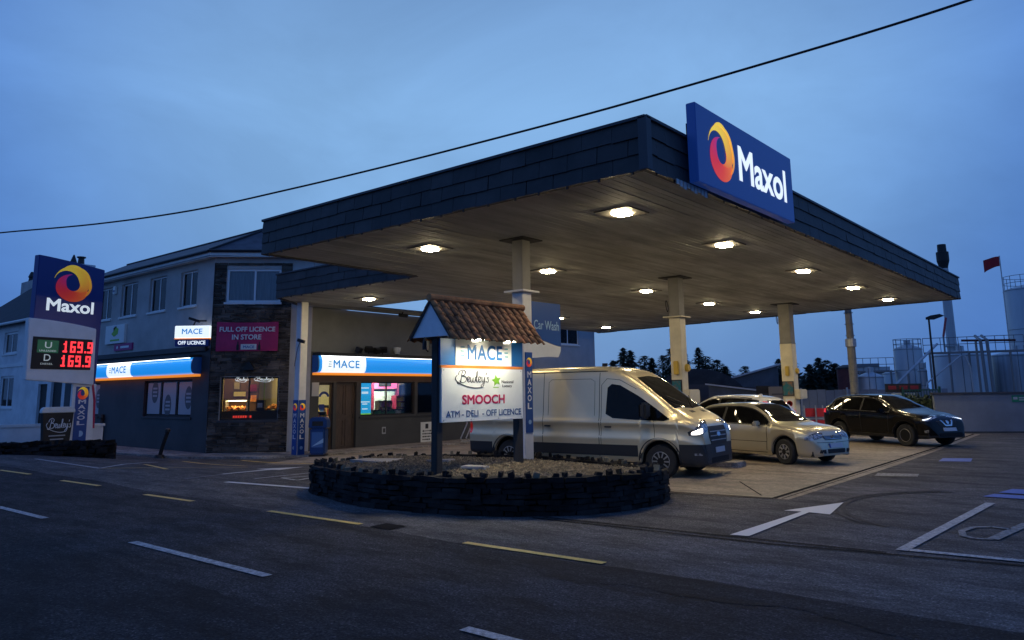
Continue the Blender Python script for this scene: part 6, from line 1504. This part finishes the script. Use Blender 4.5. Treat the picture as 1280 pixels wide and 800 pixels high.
ey = math.radians(172)
crossover('white_crossover', 'white car facing left with tall red tail lamps, mostly hidden behind the silver hatchback', (-8.85, 23.25, 0), ey, M['white_car'], True, white=True).t.scale = (1, 1, 1.03)

# pump islands
for x0, x1, y0, y1, z1, lab in ((-15.5, -7.85, 17.38, 18.05, .13, 'raised concrete pump island running behind the van to the hatchback'), (-14, -9.0, 21.2, 22.3, .13, 'raised concrete island round the middle canopy pillar'), (-14, -8.6, 31.3, 32.7, .14, 'raised concrete island round the far canopy pillar'), (-9.2, -8.2, 24.75, 25.3, .14, 'short concrete kerb block behind the bonnet of the silver hatchback')):
    t = thing('pump_island', lab, 'island', ((x0 + x1) / 2, (y0 + y1) / 2, 0))
    r_ = (y1 - y0) / 2 * .6
    P = [(x1 - r_ + r_ * math.cos(a), y0 + r_ + r_ * math.sin(a)) for a in lin(-PI / 2, 0, 5)] + [(x1 - r_ + r_ * math.cos(a), y1 - r_ + r_ * math.sin(a)) for a in lin(0, PI / 2, 5)] + [(x0, y1), (x0, y0)]
    MB().prism(P, lambda x, y, d: (x, y, d), -.1, z1).build('kerb', M['path'], t, bevel=.02)

# ------------------------------------------------------------------ beyond the forecourt
AZ0 = math.radians(-40.17)
def P3d(px_az, D, z=0): return Vector((math.sin(px_az) * D, math.cos(px_az) * D, z))
def az_(px): return AZ0 + math.atan((px - 640) / 951.8)
def at(px, D): return P3d(az_(px), D)                       # a bearing from the viewer and a distance on the ground
def bearing_frame(px, D):
    o = at(px, D); n = Vector((-o.x, -o.y, 0)).normalized(); return Frame(o, (-n.y, n.x, 0) if False else (n.y * -1, n.x, 0), n)
# grey block wall on the right
A_, B_ = (-7.2, 34.9), (2.5, 40.4)
FWl = Frame(A_, (B_[0] - A_[0], B_[1] - A_[1])); LW = math.hypot(B_[0] - A_[0], B_[1] - A_[1])
t = thing('boundary_wall', 'long grey rendered boundary wall with dark coping on the right', 'wall', (-3, 37.2, 0))
MB().fbox(FWl, 0, LW + 8, -.1, 1.52, -.2, 0).build('wall', M['wall_grey'], t); MB().fbox(FWl, -.05, LW + 8, 1.52, 1.60, -.28, .06).build('coping', M['fascia_trim'], t); MB().fbox(FWl, -.0, LW + 8, -.1, .06, .0, .05).build('plinth', M['char_paint'], t)
t = thing('exit_sign', 'small green sign on the grey boundary wall', 'sign', FWl.p(3.4, 1.2, .02))
MB().fbox(FWl, 2.85, 3.35, 1.20, 1.46, .0, .02).build('panel', mat('sign green', (.01, .2, .1), .4), t)
b = MB(); b.fbox(FWl, 2.9, 3.05, 1.30, 1.40, .02, .024); b.fbox(FWl, 3.1, 3.3, 1.34, 1.39, .02, .024); b.fbox(FWl, 3.1, 3.3, 1.26, 1.30, .02, .024); b.build('symbol', M['print_grey'], t)
# hedge, gate and signs left of the wall
t = thing('clipped_hedge', 'dark clipped hedge at the left end of the grey wall', 'hedge', (-8.4, 35.6, 0))
b = MB(); r = random.Random(31)
b.box(-9.6, 35.3, 0, -7.4, 36.0, 1.35)
for i in range(2600):
    x, y, z = r.uniform(-9.75, -7.25), r.uniform(35.15, 36.15), r.uniform(.05, 1.5); a, c_ = r.uniform(0, 6.3), r.uniform(-1, 1); s = r.uniform(.04, .08)
    u = Vector((math.cos(a), math.sin(a), c_)).normalized() * s; w_ = Vector((-math.sin(a), math.cos(a), r.uniform(-1, 1))).normalized() * s; c = Vector((x, y, z)); b.add([c - u, c + w_, c + u, c - w_], [(0, 1, 2, 3)])
b.build('leaves', M['hedge'], t); MB().tube([(-8.4, 35.6, 0), (-8.4, 35.6, .6)], .05, 6).build('stem', M['bark'], t)
t = thing('yard_notice', 'dark notice board with red blocks above a white strip, behind the black car', 'sign', at(1120, 37))
Fn = Frame(at(1120, 37), (.80, .60)); 
MB().fbox(Fn, -.75, .75, 1.62, 1.98, 0, .04).build('panel', M['black'], t); b = MB()
for u in (-.62, -.15, .3): MB().fbox(Fn, u, u + .33, 1.74, 1.9, .04, .045).build('red_print', M['dim_red'], t); b = MB(); b.fbox(Fn, -.5, .5, 1.40, 1.58, 0, .04); b.build('white_strip', M['sign_white'], t)
for u in (-.6, .6): MB().fbox(Fn, u - .03, u + .03, 0, 1.7, -.06, -.002).build('post', M['pipe'], t)
t = thing('green_gate', 'dark green mesh gate between the notice board and the hedge', 'gate', at(1148, 37))
Fn = Frame(at(1148, 37.2), (.80, .60)); b = MB()
for u in lin(-.9, .5, 12): b.fbox(Fn, u - .012, u + .012, 0, 1.7, -.012, .012)
for z in (.1, .9, 1.68): b.fbox(Fn, -.92, .52, z, z + .05, -.02, -.013)
b.build('bars', mat('gate green', (.01, .06, .05), .5), t); gp_ = mat('gate post', (.01, .06, .05), .5); MB().fbox(Fn, -1.0, -.93, 0, 1.85, -.04, .04).build('post', gp_, t); MB().fbox(Fn, .53, .6, 0, 1.85, -.04, .04).build('post', gp_, t)
# yard wall, red barriers left of the black car
t = thing('yard_fence', 'grey sheet fence across the yard behind the silver hatchback', 'fence', at(1000, 44)); Fn = Frame(at(1000, 44), (.80, .60)); b = MB()
for i in range(17): b.fbox(Fn, -.3 + i * .45, .13 + i * .45, 0, 1.72 + .02 * (i % 3), -.02 - .01 * (i % 2), .0)
b.build('sheets', M['wall_grey'], t); b = MB()
for i in range(4): b.fbox(Fn, -.3 + i * 2.4, -.22 + i * 2.4, 0, 1.85, .002, .08)
b.build('post', M['galv'], t)
for i, (p, lab) in enumerate(((1008, 'red and white barrier panel beside the far canopy pillar'), (1022, 'red barrier panel just behind the tail of the black car'))):
    t = thing('road_barrier', lab, 'barrier', at(p, 36), group='red barriers'); Fn = Frame(at(p, 36), (.85, .53))
    MB().fbox(Fn, -.35, .35, .62, .98, -.03, .03).build('panel', M['red'], t); MB().fbox(Fn, -.35, .35, .12, .48, -.03, .03).build('panel', M['red'], t)
    b = MB(); b.fbox(Fn, -.41, -.36, 0, 1.1, -.03, .03); b.fbox(Fn, .36, .41, 0, 1.1, -.03, .03); b.fbox(Fn, -.35, .35, .52, .57, -.02, .02); b.build('frame', M['galv'], t); b = MB(); b.fbox(Fn, -.45, -.3, 0, .06, -.25, .25); b.fbox(Fn, .3, .45, 0, .061, -.25, .25); b.build('foot', M['black'], t)
for p, D, zz, ww, m_, lab in ((967, 46, 1.95, .55, 'crate', 'pale square box on a stack behind the white car'), (948, 47, 2.0, .4, 'black', 'dark box beside the pale box behind the white car')):
    t = thing('storage_box', lab, 'box', at(p, D)); Fn = bearing_frame(p, D)
    MB().fbox(Fn, -ww, ww, 0, 1.15, -1, 0).build('base', M['shed'], t); MB().fbox(Fn, -ww, ww, 1.16, zz, -1, 0).build('case', M[m_], t, bevel=.02); b = MB(); b.fbox(Fn, -ww * .7, ww * .7, 1.5, 1.56, .002, .01); b.build('strap', M['fascia_trim'], t)
# corrugated hut, mono pitch shed
t = thing('arched_hut', 'dark corrugated hut with a round arched end behind the pumps', 'hut', at(872, 58))
Fn = bearing_frame(868, 58); b = MB(); k = 40
ar = [(3.9 * math.cos(a), 3.35 * math.sin(a) * (1 + .004 * (i % 2))) for i, a in enumerate(lin(0, PI, k))]
b.prism(ar, lambda u, z, d: Fn.p(u, z, d), -14, 0); b.build('shell', M['hut'], t)
b = MB(); 
for i in range(26): b.fbox(Fn, -3.6 + i * .28, -3.45 + i * .28, 0, 3.2 * math.sqrt(max(.02, 1 - ((-3.5 + i * .28) / 3.9) ** 2)), .002, .035)
b.build('corrugation', M['hut'], t); MB().fbox(Fn, -1.2, 1.2, 0, 2.2, .04, .07).build('door', M['fascia_trim'], t)
t = thing('lean_to_shed', 'grey sheet metal shed with a slanting roof right of the arched hut', 'shed', at(938, 62))
Fn = bearing_frame(938, 62); MB().prism([(-2.6, 0), (1.75, 0), (1.75, 3.55), (-2.6, 2.35)], lambda u, z, d: Fn.p(u, z, d), -10, 0).build('wall', M['shed'], t)
MB().prism([(-2.9, 2.30), (1.95, 3.62), (1.95, 3.75), (-2.9, 2.43)], lambda u, z, d: Fn.p(u, z, d), -10.2, .25).build('roof', M['tank'], t); MB().fbox(Fn, -.8, .9, 0, 2.0, .005, .05).build('door', M['fascia_trim'], t)
t = thing('low_shed', 'low pale roofed shed between the hut and the slant roofed shed', 'shed', at(915, 52)); Fn = bearing_frame(912, 52)
MB().prism([(-1.6, 0), (2.6, 0), (2.6, 1.55), (-1.6, 2.1)], lambda u, z, d: Fn.p(u, z, d), -4, 0).build('wall', M['shed'], t); MB().prism([(-1.8, 2.14), (2.8, 1.53), (2.8, 1.62), (-1.8, 2.23)], lambda u, z, d: Fn.p(u, z, d), -4.2, .2).build('roof', M['tank'], t)
# tanks
def rail_ring(mb, c, r, z, n=20, h=1.0, th=.022, a0=0, a1=2 * PI):
    for q in (h, h * .5):
        mb.tube([(c.x + r * math.cos(a), c.y + r * math.sin(a), z + q) for a in lin(a0, a1, 36)], th, 5)
    for i in range(n): a = a0 + (a1 - a0) * i / n; mb.tube([(c.x + r * math.cos(a), c.y + r * math.sin(a), z), (c.x + r * math.cos(a), c.y + r * math.sin(a), z + h)], th, 4)
def tank(px0, px1, D, z1, lab, m_='tank', rail=True, cone=.35, z0=0.0, bands=3, zr=.95):
    a, c = at(px0, D), at(px1, D); r = (a - c).length / 2; o = (a + c) / 2; o = o + o.normalized() * r
    t = thing('storage_tank', lab, 'tank', (o.x, o.y, z0), group='steel tanks of the works')
    b = MB(); b.lathe((o.x, o.y, z0), [(0, 0), (r, 0), (r, z1 - z0), (r * .98, z1 - z0 + .05)], 48); b.build('shell', M[m_], t, smooth=40)
    b = MB(); b.lathe((o.x, o.y, z1), [(r * .99, .04), (r * .5, .04 + cone * .6), (0, .04 + cone)], 48); b.lathe((o.x, o.y, z1 + cone * .8), [(.25, 0), (.25, .4), (0, .42)], 12); b.build('roof', M['tank'], t, smooth=40)
    b = MB()
    for i in range(bands): z = z0 + (z1 - z0) * (i + 1) / (bands + .0) - .05; b.lathe((o.x, o.y, z), [(r, -.02), (r + .015, -.02), (r + .015, .02), (r, .02)], 48)
    b.build('band', M['pipe'], t)
    if rail: b = MB(); rail_ring(b, o, r * .97, z1, 14, zr); b.build('railing', M['pipe'], t)
    b = MB(); d = Vector((-o.x, -o.y, 0)).normalized(); s_ = Vector((-d.y, d.x, 0))
    for q in (-.2, .2): b.tube([o + d * (r + .12) + s_ * (q + r * .15) + Vector((0, 0, z0)), o + d * (r + .12) + s_ * (q + r * .15) + Vector((0, 0, z1 + .6))], .025, 4)
    b.build('ladder', M['pipe'], t)
    return o, r
tank(1112, 1149, 66, 4.75, 'smaller grey tank with a railed top left of the lamp post', zr=.75)
tank(1158, 1234, 60, 3.95, 'wide grey steel tank below the tall chimney', rail=False, bands=1)
tank(1232, 1300, 62, 3.92, 'ribbed steel tank right of the wide tank', 'tank_ribbed', rail=False, bands=1)
tank(1256, 1330, 72, 9.45, 'tallest tank with a railed top cut by the right edge', zr=1.1, cone=.5)
tank(1064, 1098, 58, 2.55, 'low grey tank just right of the steel pole', rail=False)
tank(1096, 1142, 72, 3.0, 'low tank half hidden behind the notice board', rail=False)
tank(1140, 1152, 63, 3.0, 'thin pale vessel left of the lamp post', rail=False, cone=.2)
# walkway and pipework
t = thing('steel_walkway', 'railed steel walkway along the tops of the tanks', 'walkway', at(1210, 59))
b = MB(); a, c = at(1150, 58.5), at(1276, 58.5)
for z in (4.6, 5.05): b.tube([a + Vector((0, 0, z)), c + Vector((0, 0, z))], .024, 5)
for i in range(12): p = a + (c - a) * i / 11; b.tube([p + Vector((0, 0, 4.1)), p + Vector((0, 0, 5.05))], .022, 4)
b.build('railing', M['pipe'], t)
b = MB(); Fn = Frame(a, c - a); L = (c - a).length; b.fbox(Fn, 0, L, 4.0, 4.12, -.8, .05); b.build('deck', M['pipe'], t)
b = MB()
for i in range(5): p = a + (c - a) * (i + .3) / 5; b.tube([p, p + Vector((0, 0, 4.1))], .07, 6)
b.build('leg', M['pipe'], t)
a, c = at(1064, 66), at(1112, 66); b = MB()
t = thing('low_walkway', 'lower railed walkway left of the smaller tank', 'walkway', at(1088, 66))
for z in (3.6, 4.1): b.tube([a + Vector((0, 0, z)), c + Vector((0, 0, z))], .024, 5)
for i in range(6): p = a + (c - a) * i / 5; b.tube([p + Vector((0, 0, 3.1)), p + Vector((0, 0, 4.1))], .022, 4)
b.build('railing', M['pipe'], t); Fn = Frame(a, c - a); b = MB(); b.fbox(Fn, 0, (c - a).length, 3.0, 3.1, -.8, .0); b.build('deck', M['pipe'], t); b = MB()
for q in (.1, .5, .9): p = a + (c - a) * q; b.tube([p, p + Vector((0, 0, 3.0))], .07, 6)
b.build('leg', M['pipe'], t)
t = thing('conveyor', 'long slanting conveyor tube rising to the wide tank', 'conveyor', at(1140, 55))
b = MB(); b.tube([at(1112, 55) + Vector((0, 0, 2.0)), at(1168, 57) + Vector((0, 0, 4.6))], .08, 8); b.build('tube', M['tank'], t); b = MB(); b.tube([at(1128, 55.5), at(1128, 55.5) + Vector((0, 0, 2.7))], .06, 6); b.build('leg', M['pipe'], t)
t = thing('bent_pipe', 'bent pipe climbing across the wide tank and dropping down its face', 'pipe', at(1180, 56))
b = MB(); b.tube([at(1147, 56) + Vector((0, 0, 1.4)), at(1151, 56) + Vector((0, 0, 2.1)), at(1195, 56.5) + Vector((0, 0, 3.75)), at(1201, 56.5) + Vector((0, 0, 3.75)), at(1206, 56.5) + Vector((0, 0, 3.0)), at(1208, 56.5)], .055, 8); b.build('pipe', M['tank'], t); MB().tube([at(1147, 56), at(1147, 56) + Vector((0, 0, 1.4))], .12, 8).build('foot', M['pipe'], t)
t = thing('pipe_bundle', 'pair of thick pipes standing in front of the tanks', 'pipes', at(1226, 56))
for p in (1222, 1230): b = MB(); b.tube([at(p + 2, 56), at(p, 56) + Vector((0, 0, 4.7)), at(p - 6, 57) + Vector((0, 0, 5.0))], .095, 8); b.build('pipe', M['pipe'], t, smooth=40)
t = thing('long_pipe', 'dark pipe run above the tanks towards the tall tank', 'pipe', at(1240, 57)); b = MB(); b.tube([at(1198, 57) + Vector((0, 0, 4.75)), at(1266, 57) + Vector((0, 0, 4.65))], .07, 8); b.build('pipe', M['rust_red'], t); b = MB(); b.tube([at(1216, 57), at(1216, 57) + Vector((0, 0, 4.7))], .07, 6); b.build('leg', M['pipe'], t)
# chimney, lamp post, steel pole, silo, flag
c = at(1186, 78); t = thing('steel_chimney', 'tall pale steel chimney with a dark burner top rising behind the canopy corner', 'chimney', (c.x, c.y, 0))
b = MB(); b.lathe((c.x, c.y, 0), [(.42, 0), (.40, 6), (.36, 12.3), (0, 12.3)], 20); b.build('stack', M['tank'], t, smooth=40); b = MB(); b.lathe((c.x, c.y, 12.0), [(.3, 0), (.38, .5), (.52, 1.0), (.52, 1.8), (.38, 1.85), (.36, 2.5), (0, 2.55)], 12); b.build('burner', M['black'], t)
b = MB(); b.lathe((c.x, c.y, 5.3), [(.47, 0), (.62, 0), (.62, .15), (.46, .15)], 20); b.build('collar', M['galv'], t)
c = at(1160.5, 48); t = thing('lamp_post', 'thin black street lamp with a flat head before the tanks', 'street lamp', (c.x, c.y, 0))
b = MB(); b.tube([(c.x, c.y, 0), (c.x, c.y, 5.55)], .07, 8, r1=.05); b.build('post', M['black_metal'], t); Fn = bearing_frame(1160.5, 48); b = MB(); b.prism([(-.15, 5.52), (.25, 5.5), (.75, 5.68), (.55, 5.78), (.1, 5.72), (-.15, 5.62)], lambda u, z, d: Fn.p(u, z, d), -.18, .18); b.build('lamp_head', M['black_metal'], t)
c = Vector((-10.35, 36.75, 0)) if False else at(1060.5, 40); t = thing('steel_pole', 'tapered steel pole with a collar standing behind the canopy right of the far pillar', 'pole', (c.x, c.y, 0))
b = MB(); b.tube([(c.x, c.y, 0), (c.x, c.y, 3.9)], .2, 12, r1=.19); b.tube([(c.x, c.y, 4.0), (c.x, c.y, 7.5)], .17, 12, r1=.14); b.build('pole', mat('pole grey', (.26, .25, .22), .7, .1, .15, 3), t, smooth=40); b = MB(); b.lathe((c.x, c.y, 3.75), [(.2, 0), (.25, .03), (.25, .38), (.17, .42)], 14); b.build('collar', M['galv'], t)
b = MB()
for z in lin(.5, 7, 12): b.lathe((c.x, c.y, z), [(.15, 0), (.212, .0), (.212, .03), (.15, .03)], 10)
b.build('band', M['pipe'], t)
c = at(1052, 58); t = thing('red_silo', 'dark red cylindrical silo left of the steel pole', 'silo', (c.x, c.y, 0)); b = MB(); b.lathe((c.x, c.y, 0), [(0, 0), (.62, 0), (.62, 3.1), (0, 3.1)], 24); b.build('shell', M['rust_red'], t, smooth=40); b = MB(); b.lathe((c.x, c.y, 3.1), [(.68, 0), (.68, .12), (.2, .3), (0, .3)], 24); b.build('cap', M['black'], t)
c = at(1258, 68); t = thing('red_flag', 'small red flag flying on a thin pole beside the tallest tank', 'flag', (c.x, c.y, 0)); b = MB(); b.tube([c, c + Vector((0, 0, 11.6))], .04, 6); b.build('pole', M['galv'], t)
Fn = bearing_frame(1258, 68); b = MB(); P = []
for j in (0, 1, 2, 3):
    for i in range(9): P.append(Fn.p(-.04 - i * .13, 11.55 - j * .25 - .010 * i * i * (.35 + .1 * j), .10 * math.sin(i * .9 + j * .3)))
Q = [q - Fn.n * .02 for q in P]
b.add(P, [(j * 9 + i, j * 9 + i + 1, j * 9 + i + 10, j * 9 + i + 9) for j in range(3) for i in range(8)]); b.add(Q, [(j * 9 + i, j * 9 + i + 9, j * 9 + i + 10, j * 9 + i + 1) for j in range(3) for i in range(8)]); b.build('cloth', M['flag_red'], t, smooth=60)
t = thing('red_pipe', 'short slanting pink red pipe left of the chimney foot', 'pipe', at(1178, 74)); b = MB(); b.tube([at(1176.5, 74) + Vector((0, 0, 6.0)), at(1182, 74) + Vector((0, 0, 7.6))], .09, 6); b.build('pipe', mat('pink red', (.5, .06, .07), .5), t); MB().tube([at(1176.5, 74), at(1176.5, 74) + Vector((0, 0, 6.0))], .07, 6).build('leg', M['pipe'], t)
t = thing('works_building', 'grey stepped works building among the tanks behind the steel pole', 'building', at(1080, 90)); Fn = bearing_frame(1078, 90); MB().fbox(Fn, -1.6, 2.2, 0, 4.0, -6, 0).build('wall', M['tank'], t); MB().fbox(Fn, -1.8, 1.2, 4.01, 4.35, -6, .2).build('roof', M['pipe'], t); b = MB()
for z in (2.6, 3.3): b.fbox(Fn, -1.5, 2.1, z, z + .3, .002, .04)
b.build('window', M['glass_dark'], t)

# conifers
def conifer(px, D, ztop, wd, lab, seed, kind=0):
    c = at(px, D); r = random.Random(seed); t = thing('conifer_tree', lab, 'tree', (c.x, c.y, 0), group='conifers beyond the yard')
    b = MB(); b.tube([(c.x, c.y, 0), (c.x + r.uniform(-.2, .2), c.y, ztop * .55), (c.x, c.y, ztop * .97)], .22, 7, r1=.03); b.build('trunk', M['bark'], t)
    b = MB(); n = 1500 if D < 100 else 1100
    for i in range(n):
        f = r.random() ** 1.15; z = ztop * (.12 + .88 * f)
        lay = .72 + .28 * math.sin(f * 46 + seed)
        if kind: rad = wd * (.35 + .65 * math.sin(PI * min(1, f * .92 + .12))) * (.62 + .38 * math.sin(f * 17 + seed) * r.random())
        else: rad = wd * (1 - f) ** .8 * lay + .1
        a = r.uniform(0, 6.283); q = rad * math.sqrt(r.random()) * (1 + .25 * math.sin(a * 3 + f * 9 + seed)); p = Vector((c.x + q * math.cos(a), c.y + q * math.sin(a), z - q * .25))
        s = r.uniform(.14, .36) * (1 - .4 * f); u = Vector((math.cos(a), math.sin(a), r.uniform(-.7, .1))) * s * 1.7; w_ = Vector((-math.sin(a), math.cos(a), r.uniform(-.4, .4))) * s * .6
        b.add([p - u * .4, p + w_, p + u, p - w_], [(0, 1, 2, 3)])
    b.build('crown', M['leaf'], t)
TR = [(764, 72, 4.6, 1.2, 0), (777, 72, 5.75, 1.9, 0), (786, 74, 5.6, 1.7, 0), (803, 92, 5.9, 2.1, 1), (812, 92, 5.6, 1.5, 0), (826, 92, 5.9, 2.4, 1), (836, 90, 6.6, 1.9, 1), (852, 90, 6.3, 1.8, 0), (870, 92, 6.7, 2.4, 0), (879, 92, 5.7, 2.4, 1), (893, 96, 5.4, 2.0, 1), (903, 96, 4.6, 1.6, 1), (927, 110, 5.0, 2.4, 1), (969, 98, 5.4, 2.0, 0), (984, 98, 5.0, 2.4, 1), (1007, 92, 4.5, 2.2, 0), (1018, 92, 5.2, 2.2, 0), (1028, 94, 5.0, 2.6, 1), (1038, 94, 4.6, 2.2, 1)]
LB = ['slim conifer at the left of the clump above the van roof', 'tallest conifer of the clump above the van roof', 'right hand conifer of the clump above the van roof', 'round headed conifer left of the middle pillar, first of the row', 'slim pointed conifer in the row left of the middle pillar', 'broad conifer in the row left of the middle pillar', 'conifer standing behind the middle pillar on its left', 'conifer showing just right behind the middle pillar', 'tall pointed conifer above the arched hut', 'loose crowned tree right of the pointed conifer above the hut', 'thin leaved tree above the right shoulder of the hut', 'small thin tree at the right foot of the hut arch', 'small tree top behind the slant roofed shed', 'conifer between the slant roofed shed and the far pillar', 'dark tree close left of the far pillar', 'low conifer just right of the far pillar', 'pointed conifer right of the far pillar', 'broad dark tree left of the red silo', 'dark tree touching the red silo on its left']
for i, (p, D, z, wd, k) in enumerate(TR): conifer(p, D, z, wd * 1.05, LB[i], 40 + i, k)
# far low ground cover line and hills
b = MB(); r = random.Random(17)
for i in range(9000):
    p = at(r.uniform(730, 1110), r.uniform(118, 150)); z = r.random() ** 1.6 * (3.6 + 1.2 * math.sin(p.x * .13)); s = r.uniform(.25, .6); a = r.uniform(0, 6.28); c = p + Vector((0, 0, z))
    u = Vector((math.cos(a), math.sin(a), r.uniform(-.6, .6))) * s; w_ = Vector((-math.sin(a), math.cos(a), r.uniform(-.6, .6))) * s * .7; b.add([c - u, c + w_, c + u, c - w_], [(0, 1, 2, 3)])
tag(b.build('woodland', M['leaf']), 'dark far woodland along the skyline behind the works', 'woodland', kind='stuff')

# ------------------------------------------------------------------ overhead cable
t = thing('overhead_cable', 'thick black cable sagging across the sky over the canopy', 'cable', (-10, 9.8, 5))
CAB = [(-27.452, 6.31, 6.578), (-24.871, 6.826, 6.48), (-20.466, 7.707, 6.207), (-16.875, 8.425, 6.1), (-13.885, 9.023, 6.17), (-11.344, 9.531, 6.272), (-9.155, 9.969, 6.39), (-6.954, 10.409, 6.529), (-5.31, 10.738, 6.663), (-3.85, 11.03, 6.795), (-2.544, 11.291, 6.925), (-1.413, 11.517, 7.067), (-0.381, 11.724, 7.239)]
b = MB(); b.tube(catmull([Vector(p) for p in CAB], 6), .021, 6); b.build('line', M['cable'], t, smooth=60)
